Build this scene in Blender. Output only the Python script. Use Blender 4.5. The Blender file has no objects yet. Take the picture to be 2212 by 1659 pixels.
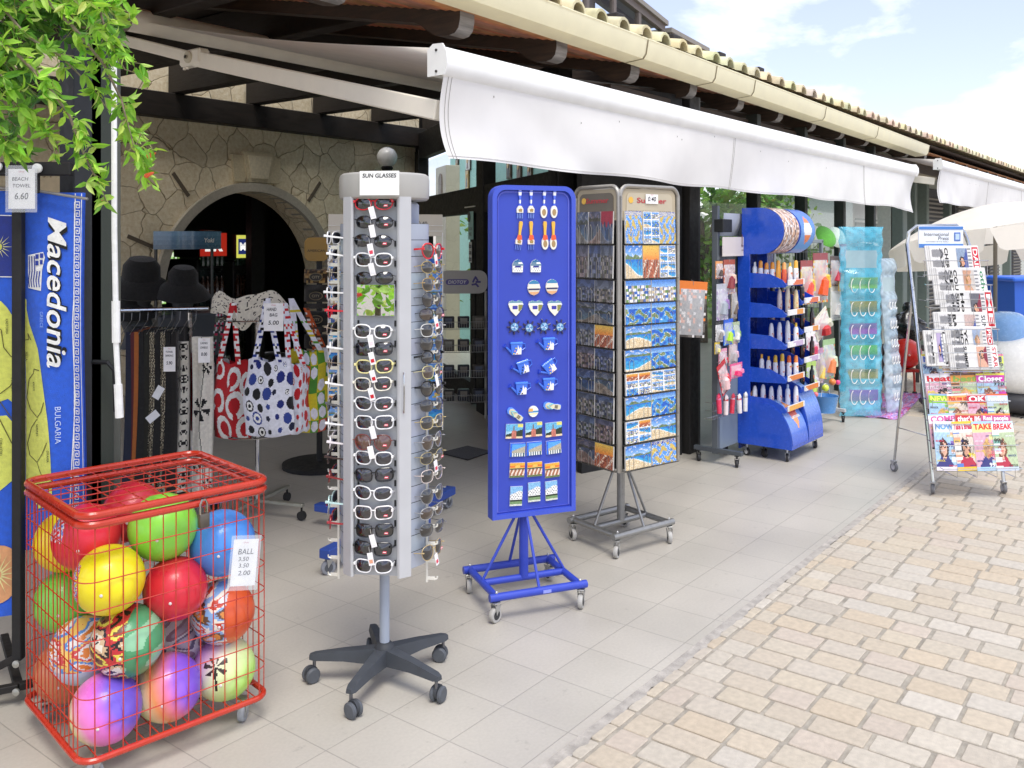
import bpy, bmesh, math, random
from mathutils import Matrix, Vector
R = math.radians
C = bpy.context.scene.collection
# ---------------------------------------------------------------- camera
CAMH = 1.55; F = 1954.0; CX = 1106.0; HY = 518.7          # photo measured in a 2212 x 1659 frame
YAW = R(37.71)
FW = Vector((math.cos(YAW), math.sin(YAW), 0)); RT = Vector((math.sin(YAW), -math.cos(YAW), 0)); UP = Vector((0, 0, 1))
A0 = math.degrees(math.atan2(RT.y, RT.x))                 # rotation of a thing that faces the viewer
cam = bpy.data.cameras.new('camera'); camo = bpy.data.objects.new('camera', cam); C.objects.link(camo)
camo.location = (0, 0, CAMH); camo.rotation_euler = (R(90), 0, YAW - R(90))
cam.sensor_width = 36; cam.lens = 36 * F / 2212; cam.shift_y = -(829.5 - HY) / 2212; cam.clip_end = 500
bpy.context.scene.camera = camo
# ---------------------------------------------------------------- world, sun, exposure
SUN_EL, SUN_AZ = R(63), R(232)                            # azimuth as world angle the light comes from
w = bpy.data.worlds.new('World'); bpy.context.scene.world = w; w.use_nodes = True
nt = w.node_tree; nt.nodes.clear()
def nn(t, ty, **k):
    n = t.nodes.new(ty)
    for a, b in k.items(): setattr(n, a, b)
    return n
sky = nn(nt, 'ShaderNodeTexSky', sky_type='NISHITA', sun_disc=False, sun_elevation=SUN_EL, sun_rotation=R(90) - SUN_AZ, air_density=1.0, dust_density=.6)
bg1 = nn(nt, 'ShaderNodeBackground'); bg1.inputs[1].default_value = .12
bg2 = nn(nt, 'ShaderNodeBackground'); bg2.inputs[0].default_value = (.95, .965, 1, 1); bg2.inputs[1].default_value = .95
tc = nn(nt, 'ShaderNodeTexCoord'); mp = nn(nt, 'ShaderNodeMapping'); mp.inputs['Scale'].default_value = (1, 1, 2.3); mp.inputs['Location'].default_value = (.35, .1, .2)
n1 = nn(nt, 'ShaderNodeTexNoise'); n1.inputs['Scale'].default_value = 2.3; n1.inputs['Detail'].default_value = 9; n1.inputs['Roughness'].default_value = .58; n1.inputs['Distortion'].default_value = .25
rp = nn(nt, 'ShaderNodeValToRGB'); rp.color_ramp.elements[0].position = .46; rp.color_ramp.elements[1].position = .61
rp.color_ramp.elements[0].color = (.22, .22, .22, 1)
mx = nn(nt, 'ShaderNodeMixShader'); ow = nn(nt, 'ShaderNodeOutputWorld')
L = nt.links.new
L(tc.outputs['Generated'], mp.inputs[0]); L(mp.outputs[0], n1.inputs['Vector']); L(n1.outputs[0], rp.inputs[0])
tn = nn(nt, 'ShaderNodeVectorMath', operation='MULTIPLY'); tn.inputs[1].default_value = (.80, .72, .86); L(sky.outputs[0], tn.inputs[0]); L(tn.outputs[0], bg1.inputs[0]); L(rp.outputs[0], mx.inputs[0]); L(bg1.outputs[0], mx.inputs[1]); L(bg2.outputs[0], mx.inputs[2]); L(mx.outputs[0], ow.inputs[0])
sl = bpy.data.lights.new('sun', 'SUN'); sl.energy = 1.35; sl.angle = R(26); sl.color = (1, .955, .88)
so = bpy.data.objects.new('sun', sl); C.objects.link(so)
sd = Vector((math.cos(SUN_AZ) * math.cos(SUN_EL), math.sin(SUN_AZ) * math.cos(SUN_EL), math.sin(SUN_EL)))
so.rotation_euler = sd.to_track_quat('Z', 'Y').to_euler(); so.location = (0, 0, 12)
vs = bpy.context.scene.view_settings
vs.view_transform = 'Standard'; vs.look = 'None'; vs.exposure = 1.0; vs.gamma = 1
# ---------------------------------------------------------------- pixel helpers (photo point + known plane -> place in the world)
def ray(px, py): return FW + RT * ((px - CX) / F) + UP * ((HY - py) / F)
def PD(px, py, d): return Vector((0, 0, CAMH)) + ray(px, py) * d
def PY(px, py, Y):
    r = ray(px, py); return Vector((0, 0, CAMH)) + r * (Y / r.y)
def PG(px, py, z=0):
    r = ray(px, py); return Vector((0, 0, CAMH)) + r * ((z - CAMH) / r.z)
def lin(c):
    return tuple(x / 12.92 if x <= .04045 else ((x + .055) / 1.055) ** 2.4 for x in c)
def hx(s):
    s = s.lstrip('#'); return lin(tuple(int(s[i:i + 2], 16) / 255 for i in (0, 2, 4)))
# ---------------------------------------------------------------- materials
def newmat(name):
    m = bpy.data.materials.new(name); m.use_nodes = True; t = m.node_tree; t.nodes.clear()
    o = nn(t, 'ShaderNodeOutputMaterial'); b = nn(t, 'ShaderNodeBsdfPrincipled'); t.links.new(b.outputs[0], o.inputs[0])
    return m, t, b, o
def colmat(name, rough=.5, metal=0, var=.12, scale=30, bump=0, alpha=1, coat=0, sheen=0, transl=0, bscale=None, spec=.5, stretch=(1, 1, 1)):
    "material whose colour is the mesh's own Col attribute, broken up by procedural noise"
    m, t, b, o = newmat(name); l = t.links.new
    a = nn(t, 'ShaderNodeVertexColor', layer_name='Col')
    tc = nn(t, 'ShaderNodeTexCoord'); mp = nn(t, 'ShaderNodeMapping'); mp.inputs['Scale'].default_value = stretch
    l(tc.outputs['Object'], mp.inputs[0])
    n = nn(t, 'ShaderNodeTexNoise'); n.inputs['Scale'].default_value = scale; n.inputs['Detail'].default_value = 5; l(mp.outputs[0], n.inputs['Vector'])
    mr = nn(t, 'ShaderNodeMapRange'); mr.inputs['From Min'].default_value = .3; mr.inputs['From Max'].default_value = .7
    mr.inputs['To Min'].default_value = 1 - var; mr.inputs['To Max'].default_value = 1 + var * .5; l(n.outputs[0], mr.inputs[0])
    vm = nn(t, 'ShaderNodeVectorMath', operation='SCALE'); l(a.outputs[0], vm.inputs[0]); l(mr.outputs[0], vm.inputs['Scale'])
    l(vm.outputs[0], b.inputs['Base Color'])
    r2 = nn(t, 'ShaderNodeMapRange'); r2.inputs['From Min'].default_value = .3; r2.inputs['From Max'].default_value = .7
    r2.inputs['To Min'].default_value = max(rough - .08, .02); r2.inputs['To Max'].default_value = min(rough + .12, 1); l(n.outputs[0], r2.inputs[0]); l(r2.outputs[0], b.inputs['Roughness'])
    b.inputs['Metallic'].default_value = metal; b.inputs['Alpha'].default_value = alpha
    b.inputs['Coat Weight'].default_value = coat; b.inputs['Sheen Weight'].default_value = sheen; b.inputs['Specular IOR Level'].default_value = spec
    if bump:
        n2 = nn(t, 'ShaderNodeTexNoise'); n2.inputs['Scale'].default_value = bscale or scale * 6; n2.inputs['Detail'].default_value = 4; l(mp.outputs[0], n2.inputs['Vector'])
        bp = nn(t, 'ShaderNodeBump'); bp.inputs['Strength'].default_value = bump; bp.inputs['Distance'].default_value = .004; l(n2.outputs[0], bp.inputs['Height']); l(bp.outputs[0], b.inputs['Normal'])
    if transl:
        tr = nn(t, 'ShaderNodeBsdfTranslucent'); l(vm.outputs[0], tr.inputs[0]); ms = nn(t, 'ShaderNodeMixShader'); ms.inputs[0].default_value = transl
        l(b.outputs[0], ms.inputs[1]); l(tr.outputs[0], ms.inputs[2]); l(ms.outputs[0], o.inputs[0])
    return m
MAT = dict(
    matte=colmat('matte_paint', .62, bump=.1), gloss=colmat('gloss_plastic', .22, var=.06, coat=.3), satin=colmat('satin_paint', .38, var=.05, scale=9, bump=.02),
    fabric=colmat('cloth', .9, sheen=.2, var=.15, scale=60, bump=.5), canvas=colmat('awning_canvas', .8, var=.05, scale=6, bump=.15, transl=.45),
    valance=colmat('valance_cloth', .75, var=.04, scale=5, bump=.12, transl=.15), metal=colmat('bare_metal', .38, .75, var=.12), chrome=colmat('chrome', .1, 1, var=.08), iron=colmat('dark_iron', .5, .2, var=.2),
    print_=colmat('printed_paper', .35, var=.05, coat=.15), paper=colmat('newsprint', .8, var=.08),
    vinyl=colmat('clear_vinyl', .08, alpha=.42, var=.05, coat=.5), sleeve=colmat('clear_sleeve', .06, alpha=.22, var=.02), ball=colmat('rubber_ball', .3, var=.07, scale=8, coat=.22),
    wood=colmat('dark_timber', .6, var=.45, scale=7, bump=.3, stretch=(1, 1, 9)), leaf=colmat('leaf', .42, var=.3, scale=25, transl=.42),
    stone=colmat('dressed_stone', .85, var=.13, scale=45, bump=.45), rubber=colmat('black_rubber', .55, var=.2), lens=colmat('tinted_lens', .04, var=.02, coat=1, spec=.8),
    cement=colmat('cement', .9, var=.3, scale=22, bump=.8), clay=colmat('roof_clay', .85, var=.35, scale=9, bump=.5), foil=colmat('plastic_bag', .12, alpha=.4, var=.1, bump=.6, scale=12, bscale=18, coat=.6))
def glassmat():
    m, t, b, o = newmat('window_glass'); l = t.links.new
    tr = nn(t, 'ShaderNodeBsdfTransparent'); tr.inputs[0].default_value = (.95, .98, .965, 1); gl = nn(t, 'ShaderNodeBsdfGlossy'); gl.inputs['Roughness'].default_value = .02
    fr = nn(t, 'ShaderNodeFresnel'); fr.inputs[0].default_value = 1.22; mxx = nn(t, 'ShaderNodeMixShader'); l(fr.outputs[0], mxx.inputs[0]); l(tr.outputs[0], mxx.inputs[1]); l(gl.outputs[0], mxx.inputs[2]); l(mxx.outputs[0], o.inputs[0])
    return m
MAT['glass'] = glassmat()
def emit(name, s):
    m, t, b, o = newmat(name); a = nn(t, 'ShaderNodeVertexColor', layer_name='Col'); t.links.new(a.outputs[0], b.inputs['Base Color']); t.links.new(a.outputs[0], b.inputs['Emission Color']); b.inputs['Emission Strength'].default_value = s
    return m
MAT['lit'] = emit('backlit_sign', .45)
def mirrormat():
    m, t, b, o = newmat('mirror'); b.inputs['Metallic'].default_value = 1; b.inputs['Roughness'].default_value = .01; b.inputs['Base Color'].default_value = (.85, .87, .86, 1); return m
MAT['mirror'] = mirrormat()
# tiles (floor), brick base, flagstone wall
def tilemat():
    m, t, b, o = newmat('terrace_tiles'); l = t.links.new
    tc = nn(t, 'ShaderNodeTexCoord'); mp = nn(t, 'ShaderNodeMapping'); mp.inputs['Location'].default_value = (-2.094 + .267 * 20, -1.865 + .262 * 20, 0); l(tc.outputs['Object'], mp.inputs[0])
    br = nn(t, 'ShaderNodeTexBrick', offset=0, squash=1); br.inputs['Scale'].default_value = 1; br.inputs['Brick Width'].default_value = .267; br.inputs['Row Height'].default_value = .262
    br.inputs['Mortar Size'].default_value = .0021; br.inputs['Mortar Smooth'].default_value = .25
    br.inputs['Color1'].default_value = (*hx('beb8ad'), 1); br.inputs['Color2'].default_value = (*hx('b8b3a8'), 1); br.inputs['Mortar'].default_value = (*hx('a39e95'), 1); l(mp.outputs[0], br.inputs[0])
    n = nn(t, 'ShaderNodeTexNoise'); n.inputs['Scale'].default_value = 90; n.inputs['Detail'].default_value = 3; l(tc.outputs['Object'], n.inputs['Vector'])
    n2 = nn(t, 'ShaderNodeTexNoise'); n2.inputs['Scale'].default_value = 1.7; n2.inputs['Detail'].default_value = 6; l(tc.outputs['Object'], n2.inputs['Vector'])
    mr = nn(t, 'ShaderNodeMapRange'); mr.inputs['From Min'].default_value = .3; mr.inputs['From Max'].default_value = .7; mr.inputs['To Min'].default_value = .95; mr.inputs['To Max'].default_value = 1.03; l(n.outputs[0], mr.inputs[0])
    m2 = nn(t, 'ShaderNodeMapRange'); m2.inputs['From Min'].default_value = .3; m2.inputs['From Max'].default_value = .7; m2.inputs['To Min'].default_value = .88; m2.inputs['To Max'].default_value = 1.04; l(n2.outputs[0], m2.inputs[0])
    v = nn(t, 'ShaderNodeVectorMath', operation='SCALE'); l(br.outputs[0], v.inputs[0]); l(mr.outputs[0], v.inputs['Scale'])
    v2 = nn(t, 'ShaderNodeVectorMath', operation='SCALE'); l(v.outputs[0], v2.inputs[0]); l(m2.outputs[0], v2.inputs['Scale']); 
    n3 = nn(t, 'ShaderNodeTexNoise'); n3.inputs['Scale'].default_value = 11; n3.inputs['Detail'].default_value = 4; n3.inputs['Roughness'].default_value = .75; l(tc.outputs['Object'], n3.inputs['Vector'])
    m3 = nn(t, 'ShaderNodeMapRange'); m3.inputs['From Min'].default_value = .63; m3.inputs['From Max'].default_value = .72; m3.inputs['To Min'].default_value = 1; m3.inputs['To Max'].default_value = .8; l(n3.outputs[0], m3.inputs[0])
    v3 = nn(t, 'ShaderNodeVectorMath', operation='SCALE'); l(v2.outputs[0], v3.inputs[0]); l(m3.outputs[0], v3.inputs['Scale']); l(v3.outputs[0], b.inputs['Base Color'])
    r = nn(t, 'ShaderNodeMapRange'); r.inputs['To Min'].default_value = .3; r.inputs['To Max'].default_value = .5; l(n2.outputs[0], r.inputs[0]); l(r.outputs[0], b.inputs['Roughness'])
    bp = nn(t, 'ShaderNodeBump', invert=True); bp.inputs['Strength'].default_value = .5; bp.inputs['Distance'].default_value = .002; l(br.outputs['Fac'], bp.inputs['Height']); l(bp.outputs[0], b.inputs['Normal'])
    return m
MAT['tile'] = tilemat()
def flagmat():
    m, t, b, o = newmat('crazy_stone'); l = t.links.new
    tc = nn(t, 'ShaderNodeTexCoord'); nz = nn(t, 'ShaderNodeTexNoise'); nz.inputs['Scale'].default_value = 5; l(tc.outputs['Object'], nz.inputs['Vector'])
    ad = nn(t, 'ShaderNodeVectorMath', operation='MULTIPLY_ADD'); ad.inputs[1].default_value = (.12, .12, .12); l(nz.outputs['Color'], ad.inputs[0]); l(tc.outputs['Object'], ad.inputs[2])
    v1 = nn(t, 'ShaderNodeTexVoronoi', feature='DISTANCE_TO_EDGE'); v1.inputs['Scale'].default_value = 3.9; v2 = nn(t, 'ShaderNodeTexVoronoi'); v2.inputs['Scale'].default_value = 3.9
    l(ad.outputs[0], v1.inputs['Vector']); l(ad.outputs[0], v2.inputs['Vector'])
    rp = nn(t, 'ShaderNodeValToRGB'); rp.color_ramp.elements[0].position = .002; rp.color_ramp.elements[1].position = .016; l(v1.outputs['Distance'], rp.inputs[0])
    n = nn(t, 'ShaderNodeTexNoise'); n.inputs['Scale'].default_value = 26; n.inputs['Detail'].default_value = 8; n.inputs['Roughness'].default_value = .7; l(tc.outputs['Object'], n.inputs['Vector'])
    c = nn(t, 'ShaderNodeValToRGB'); c.color_ramp.elements[0].position = .3; c.color_ramp.elements[0].color = (*hx('d8c49a'), 1); c.color_ramp.elements[1].position = .7; c.color_ramp.elements[1].color = (*hx('fbf0d6'), 1); l(n.outputs[0], c.inputs[0])
    hs = nn(t, 'ShaderNodeHueSaturation'); sp = nn(t, 'ShaderNodeSeparateColor'); l(v2.outputs['Color'], sp.inputs[0])
    mr = nn(t, 'ShaderNodeMapRange'); mr.inputs['To Min'].default_value = .86; mr.inputs['To Max'].default_value = 1.1; l(sp.outputs[0], mr.inputs[0]); l(mr.outputs[0], hs.inputs['Value']); l(c.outputs[0], hs.inputs['Color'])
    mxx = nn(t, 'ShaderNodeMix', data_type='RGBA'); mxx.inputs['A'].default_value = (*hx('b39d78'), 1); l(rp.outputs[0], mxx.inputs['Factor']); l(hs.outputs[0], mxx.inputs['B']); l(mxx.outputs['Result'], b.inputs['Base Color'])
    b.inputs['Roughness'].default_value = .9
    mm = nn(t, 'ShaderNodeMath', operation='MULTIPLY_ADD'); mm.inputs[1].default_value = .35; l(n.outputs[0], mm.inputs[0]); l(rp.outputs[0], mm.inputs[2])
    bp = nn(t, 'ShaderNodeBump'); bp.inputs['Strength'].default_value = .8; bp.inputs['Distance'].default_value = .02; l(mm.outputs[0], bp.inputs['Height']); l(bp.outputs[0], b.inputs['Normal'])
    return m
MAT['flag'] = flagmat()
# ---------------------------------------------------------------- mesh builder
_txt = {}
def textmesh(s, shear=0, bold=0, space=1):
    k = (s, shear, bold, space)
    if k in _txt: return _txt[k]
    cu = bpy.data.curves.new('t', 'FONT'); cu.body = s; cu.size = 1; cu.shear = shear; cu.offset = bold; cu.align_x = 'CENTER'; cu.align_y = 'CENTER'; cu.resolution_u = 3; cu.space_character = space
    o = bpy.data.objects.new('t', cu); C.objects.link(o); bpy.context.view_layer.update()
    me = bpy.data.meshes.new_from_object(o.evaluated_get(bpy.context.evaluated_depsgraph_get()))
    vs_ = [v.co.copy() for v in me.vertices]; fs = [tuple(p.vertices) for p in me.polygons]
    if vs_:
        x0 = min(v.x for v in vs_); x1 = max(v.x for v in vs_); y0 = min(v.y for v in vs_); y1 = max(v.y for v in vs_)
        for v in vs_: v.x -= (x0 + x1) / 2; v.y -= (y0 + y1) / 2
        wh = (x1 - x0, y1 - y0)
    else: wh = (1, 1)
    bpy.data.objects.remove(o); bpy.data.meshes.remove(me); bpy.data.curves.remove(cu)
    _txt[k] = (vs_, fs, wh); return _txt[k]
class MB:
    def __init__(s, T=None): s.v = []; s.f = []; s.m = []; s.c = []; s.mats = []; s.T = T or Matrix()
    def add(s, vs, fs, mat, col=(.8, .8, .8), cols=None):
        if mat not in s.mats: s.mats.append(mat)
        k = s.mats.index(mat); b = len(s.v); T = s.T
        s.v += [T @ Vector(v) for v in vs]
        for i, f in enumerate(fs):
            s.f.append(tuple(b + j for j in f)); s.m.append(k); s.c.append(cols[i] if cols else col)
        return s
    def box(s, c, d, mat, col=(.8, .8, .8), bev=0, rot=None, seg=1):
        M = Matrix.Translation(c) @ (rot or Matrix()); x, y, z = d[0] / 2, d[1] / 2, d[2] / 2
        if bev:
            bm = bmesh.new(); bmesh.ops.create_cube(bm, size=1, matrix=Matrix.Diagonal((d[0], d[1], d[2], 1)))
            bmesh.ops.bevel(bm, geom=bm.edges[:], offset=min(bev, min(d) * .45), segments=seg, affect='EDGES', profile=.5)
            bm.verts.index_update(); vs = [M @ v.co for v in bm.verts]; fs = [tuple(v.index for v in f.verts) for f in bm.faces]; bm.free()
            return s.add(vs, fs, mat, col)
        vs = [M @ Vector((a * x, b * y, e * z)) for a in (-1, 1) for b in (-1, 1) for e in (-1, 1)]
        return s.add(vs, [(0, 1, 3, 2), (4, 6, 7, 5), (0, 4, 5, 1), (2, 3, 7, 6), (0, 2, 6, 4), (1, 5, 7, 3)], mat, col)
    def tube(s, pts, r, mat, col=(.8, .8, .8), n=8, closed=False, caps=True):
        pts = [Vector(p) for p in pts]; N = len(pts); rs = r if isinstance(r, (list, tuple)) else [r] * N
        vs = []; prev = None
        for i, p in enumerate(pts):
            a = pts[i - 1] if (i or closed) else pts[0]; b = pts[(i + 1) % N] if (i < N - 1 or closed) else pts[-1]
            t = (b - a).normalized() if (b - a).length > 1e-9 else Vector((0, 0, 1))
            if prev is None: u = t.orthogonal().normalized()
            else:
                u = prev - t * prev.dot(t); u = u.normalized() if u.length > 1e-6 else t.orthogonal().normalized()
            prev = u; w_ = t.cross(u)
            for k in range(n):
                an = 2 * math.pi * k / n; vs.append(p + (u * math.cos(an) + w_ * math.sin(an)) * rs[i])
        fs = []
        for i in range(N if closed else N - 1):
            j = (i + 1) % N
            for k in range(n): fs.append((i * n + k, i * n + (k + 1) % n, j * n + (k + 1) % n, j * n + k))
        if caps and not closed: fs.append(tuple(range(n - 1, -1, -1))); fs.append(tuple((N - 1) * n + k for k in range(n)))
        return s.add(vs, fs, mat, col)
    def lathe(s, prof, mat, col=(.8, .8, .8), n=20, M=None, cols=None):
        M = M or Matrix(); vs = []; fs = []; cc = []
        for r, z in prof:
            for k in range(n): a = 2 * math.pi * k / n; vs.append(M @ Vector((r * math.cos(a), r * math.sin(a), z)))
        for i in range(len(prof) - 1):
            for k in range(n): fs.append((i * n + k, i * n + (k + 1) % n, (i + 1) * n + (k + 1) % n, (i + 1) * n + k)); cc.append(cols[i] if cols else col)
        if prof[0][0] > 1e-5: fs.append(tuple(range(n - 1, -1, -1))); cc.append(cc[0])
        if prof[-1][0] > 1e-5: fs.append(tuple((len(prof) - 1) * n + k for k in range(n))); cc.append(cc[-1])
        return s.add(vs, fs, mat, col, cc)
    def grid(s, fn, nu, nv, mat, col=(.8, .8, .8), cf=None):
        vs = [fn(i / nu, j / nv) for j in range(nv + 1) for i in range(nu + 1)]; fs = []; cc = []
        for j in range(nv):
            for i in range(nu):
                a = j * (nu + 1) + i; fs.append((a, a + 1, a + nu + 2, a + nu + 1)); cc.append(cf((i + .5) / nu, (j + .5) / nv) if cf else col)
        return s.add(vs, fs, mat, col, cc)
    def plate(s, outline, y0, y1, mat, col=(.8, .8, .8)):
        "outline in local x,z; front at y0, back at y1"
        n = len(outline); vs = [(x, y0, z) for x, z in outline] + [(x, y1, z) for x, z in outline]
        return s.add(vs, [tuple(range(n)), tuple(range(2 * n - 1, n - 1, -1))] + [(i, i + n, (i + 1) % n + n, (i + 1) % n) for i in range(n)], mat, col)
    def text(s, st, w_, M, mat, col, h=None, shear=0, bold=0, space=1):
        "text in local x,z plane of M; w_ = width (or None), h = height"
        vs, fs, wh = textmesh(st, shear, bold, space)
        if not vs: return s
        k = (w_ / wh[0]) if w_ else (h / wh[1]); kz = (h / wh[1]) if h else k
        return s.add([M @ Vector((v.x * k, 0, v.y * kz)) for v in vs], fs, mat, col)
    def build(s, name, parent=None, loc=None, rotz=0, sharp=35, smooth=True):
        me = bpy.data.meshes.new(name); me.from_pydata([tuple(v) for v in s.v], [], s.f)
        for m in s.mats: me.materials.append(MAT[m])
        me.polygons.foreach_set('material_index', s.m)
        ca = me.color_attributes.new('Col', 'FLOAT_COLOR', 'CORNER'); buf = []
        for p, c in zip(s.f, s.c): buf += [c[0], c[1], c[2], 1.0] * len(p)
        ca.data.foreach_set('color', buf)
        if smooth:
            me.polygons.foreach_set('use_smooth', [True] * len(s.f)); me.update(); me.set_sharp_from_angle(angle=R(sharp))
        o = bpy.data.objects.new(name, me); C.objects.link(o)
        if parent: o.parent = parent
        if loc is not None: o.location = loc
        o.rotation_euler.z = R(rotz)
        return o
def tag(o, label=None, cat=None, group=None, kind=None):
    if label: o['label'] = label
    if cat: o['category'] = cat
    if group: o['group'] = group
    if kind: o['kind'] = kind
    return o
def thing(name, label, cat, loc=(0, 0, 0), rotz=0, group=None):
    o = bpy.data.objects.new(name, None); C.objects.link(o); o.location = loc; o.rotation_euler = (0, 0, R(rotz)); o.empty_display_size = .1
    return tag(o, label, cat, group)
def kids(o): return [c for c in bpy.data.objects if c.parent == o]
def dup(src, loc, rot, label, group=None, tree=None):
    def cp(o, p):
        c = o.copy(); C.objects.link(c); c.parent = p
        for ch in tree[o]: cp(ch, c)
        return c
    if tree is None:
        tree = {}
        def walk(o):
            tree[o] = kids(o)
            for x in tree[o]: walk(x)
        walk(src)
    r = cp(src, None); r.location = loc; r.rotation_euler = rot; r['label'] = label
    if group: r['group'] = group
    return r, tree
def TM(x, y, z, rz=0, rx=0, ry=0, s=1):
    return Matrix.Translation((x, y, z)) @ Matrix.Rotation(R(rz), 4, 'Z') @ Matrix.Rotation(R(rx), 4, 'X') @ Matrix.Rotation(R(ry), 4, 'Y') @ Matrix.Scale(s, 4)
ORD = ['topmost', 'second', 'third', 'fourth', 'fifth', 'sixth', 'seventh', 'eighth', 'ninth', 'tenth', 'eleventh', 'twelfth', 'thirteenth', 'fourteenth', 'fifteenth', 'sixteenth', 'seventeenth', 'eighteenth', 'nineteenth', 'twentieth']
WH = hx('f2f2ee'); BK = hx('141414'); INK = hx('23232a')
def rrect(w_, h_, r, n=5, cx=0, cz=0):
    o = []
    for ax, az, a0 in ((1, 1, 0), (-1, 1, 90), (-1, -1, 180), (1, -1, 270)):
        for k in range(n + 1): a = R(a0 + 90 * k / n); o.append((cx + ax * (w_ / 2 - r) + r * math.cos(a), cz + az * (h_ / 2 - r) + r * math.sin(a)))
    return o
def casters(root, pts, r=.03, tyre=hx('8d8d8a'), hubc=hx('2a2a2a'), plate=hx('b8b8b4'), yaw=20, wdt=.02, h=None):
    "swivel casters: fork + wheel; pts are local ground positions, h = height of the frame above ground"
    for i, (x, y) in enumerate(pts):
        H_ = h or r * 2 + .03; T = TM(x, y, 0, yaw + i * 23)
        b = MB(T); b.box((0, 0, H_ - .004), (.034, .03, .006), 'metal', plate, .001); b.tube([(0, 0, H_ - .004), (0, 0, r * 2 + .006)], .007, 'metal', plate)
        for sgn in (-1, 1):
            yy = sgn * (wdt / 2 + .003)
            b.plate([(-.006, r), (.022, r * 2 + .008), (-.014, r * 2 + .01)][::-1], yy - .0012, yy + .0012, 'metal', plate)
        c = b.build('caster', root)
        q = MB(T @ TM(-.002, 0, r, 0, 90)); q.lathe([(r * .5, -wdt / 2), (r * .92, -wdt / 2), (r, -wdt * .3), (r, wdt * .3), (r * .92, wdt / 2), (r * .5, wdt / 2)], 'rubber', tyre, 20)
        q.lathe([(0.001, -wdt / 2 - .001), (r * .6, -wdt / 2 - .001), (r * .6, wdt / 2 + .001), (0.001, wdt / 2 + .001)], 'rubber', hubc, 16)
        q.build('wheel', c)
def PL(px, py, P, N):
    r = ray(px, py); P = Vector(P); N = Vector(N); O = Vector((0, 0, CAMH)); return O + r * ((P - O).dot(N) / r.dot(N))
rnd = random.Random(7)
# ---------------------------------------------------------------- ground
b = MB(); b.add([(-200, -200, -.02), (300, -200, -.02), (300, 300, -.02), (-200, 300, -.02)], [(0, 1, 2, 3)], 'cement', hx('a89f93')); tag(b.build('ground'), kind='structure')
TX1 = 8.45
b = MB(); b.add([(-6, 1.56, .0), (TX1, 1.56, .0), (TX1, 2.98, .0), (14, 2.98, .0), (14, 5.6, .0), (9.2, 9.5, 0), (-6, 9.5, 0)], [(0, 1, 2, 3, 4, 5, 6)], 'tile')
b.add([(-6, 1.56, 0), (TX1, 1.56, 0), (TX1, 2.98, 0), (TX1, 2.98, -.02), (TX1, 1.56, -.02), (-6, 1.56, -.02)], [(0, 5, 4, 1), (1, 4, 3, 2)], 'tile')
tag(b.build('terrace_floor', smooth=False), kind='structure')
b = MB(); b.add([(-1.5, -2, -.0065), (15, -2, -.0065), (15, 1.56, -.0065), (-1.5, 1.56, -.0065), (8.45, 1.56, -.0065), (15, 3.4, -.0065), (8.45, 3.4, -.0065)], [(0, 1, 2, 3), (4, 2, 5, 6)], 'cement', hx('a39c90')); tag(b.build('mortar_bed', smooth=False), kind='structure')
b = MB()
# ragged cement edge strip along the terrace and the thin dark drainage line
ns = 300; rr = random.Random(3)
ed = [(-1.5 + i * 9.95 / ns, 1.53 + rr.uniform(-.012, .008)) for i in range(ns + 1)]
vs_ = []; 
for x, y in ed: vs_ += [(x, 1.562, .0035), (x, y, -.0015)]
b.add(vs_, [(2 * i, 2 * i + 1, 2 * i + 3, 2 * i + 2) for i in range(ns)], 'cement', hx('a9a39b'))
tag(b.build('edge_strip', smooth=False), kind='structure')
pal = [hx(x) for x in ('c6bba9', 'c6b9a5', 'c3b7a5', 'c8bfb0', 'c4baab', 'c7b8a2', 'c8c0b3', 'c4bbac', 'c6baa6', 'c5b8a9', 'c1b7a8')]
def brick(b, x0, x1, y0, y1, jz):
    cx_ = .012; ch = .0028; c = rnd.choice(pal); k = rnd.uniform(.86, .93); c = tuple(q * k for q in c)
    lo, hi = (x0, y0), (x1, y1); cr = min(.0045, (y1 - y0) * .1, (x1 - x0) * .3)
    def ring(e, z):
        X0, X1, Y0, Y1 = x0 + e, x1 - e, y0 + e, y1 - e
        return [(X0 + cr, Y0, z), (X1 - cr, Y0, z), (X1, Y0 + cr, z), (X1, Y1 - cr, z), (X1 - cr, Y1, z), (X0 + cr, Y1, z), (X0, Y1 - cr, z), (X0, Y0 + cr, z)]
    t = [(p[0], p[1], p[2] + rnd.uniform(-.0005, .0005)) for p in ring(ch, jz)]
    v = t + ring(0, jz - ch) + ring(0, -.014)
    f = [tuple(range(8))] + [(i + 8, (i + 1) % 8 + 8, (i + 1) % 8, i) for i in range(8)] + [(i + 16, (i + 1) % 8 + 16, (i + 1) % 8 + 8, i + 8) for i in range(8)]
    b.add(v, f, 'stone', c)
b = MB(); x = -.9
while x < 14:
    wd = rnd.uniform(.112, .122)
    ytop = 1.533 if x + wd < TX1 + .02 else 3.3
    y = ytop; first = True; ymin = -1.6 if x < 9 else -.2
    dy = rnd.uniform(.07, .17)
    while y > ymin:
        ln = rnd.uniform(.135, .2)
        if first and ytop < 2: ln = y - 1.4875
        elif first: ln = dy
        y2 = y - ln
        if not (first and x < .2): brick(b, x + rnd.uniform(0, .002), x + wd - .006 - rnd.uniform(0, .004), y2 + rnd.uniform(.005, .012), y - (rnd.uniform(.003, .009) if not first else 0), rnd.uniform(-.0018, .0))
        if first and ytop < 2:
            y = 1.4835; first = False
            l0 = dy; brick(b, x, x + wd - .005, y - l0 + .008, y, rnd.uniform(-.003, 0)); y -= l0; continue
        first = False; y = y2
    x += wd
tag(b.build('brick_paving', sharp=18), kind='structure')
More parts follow.
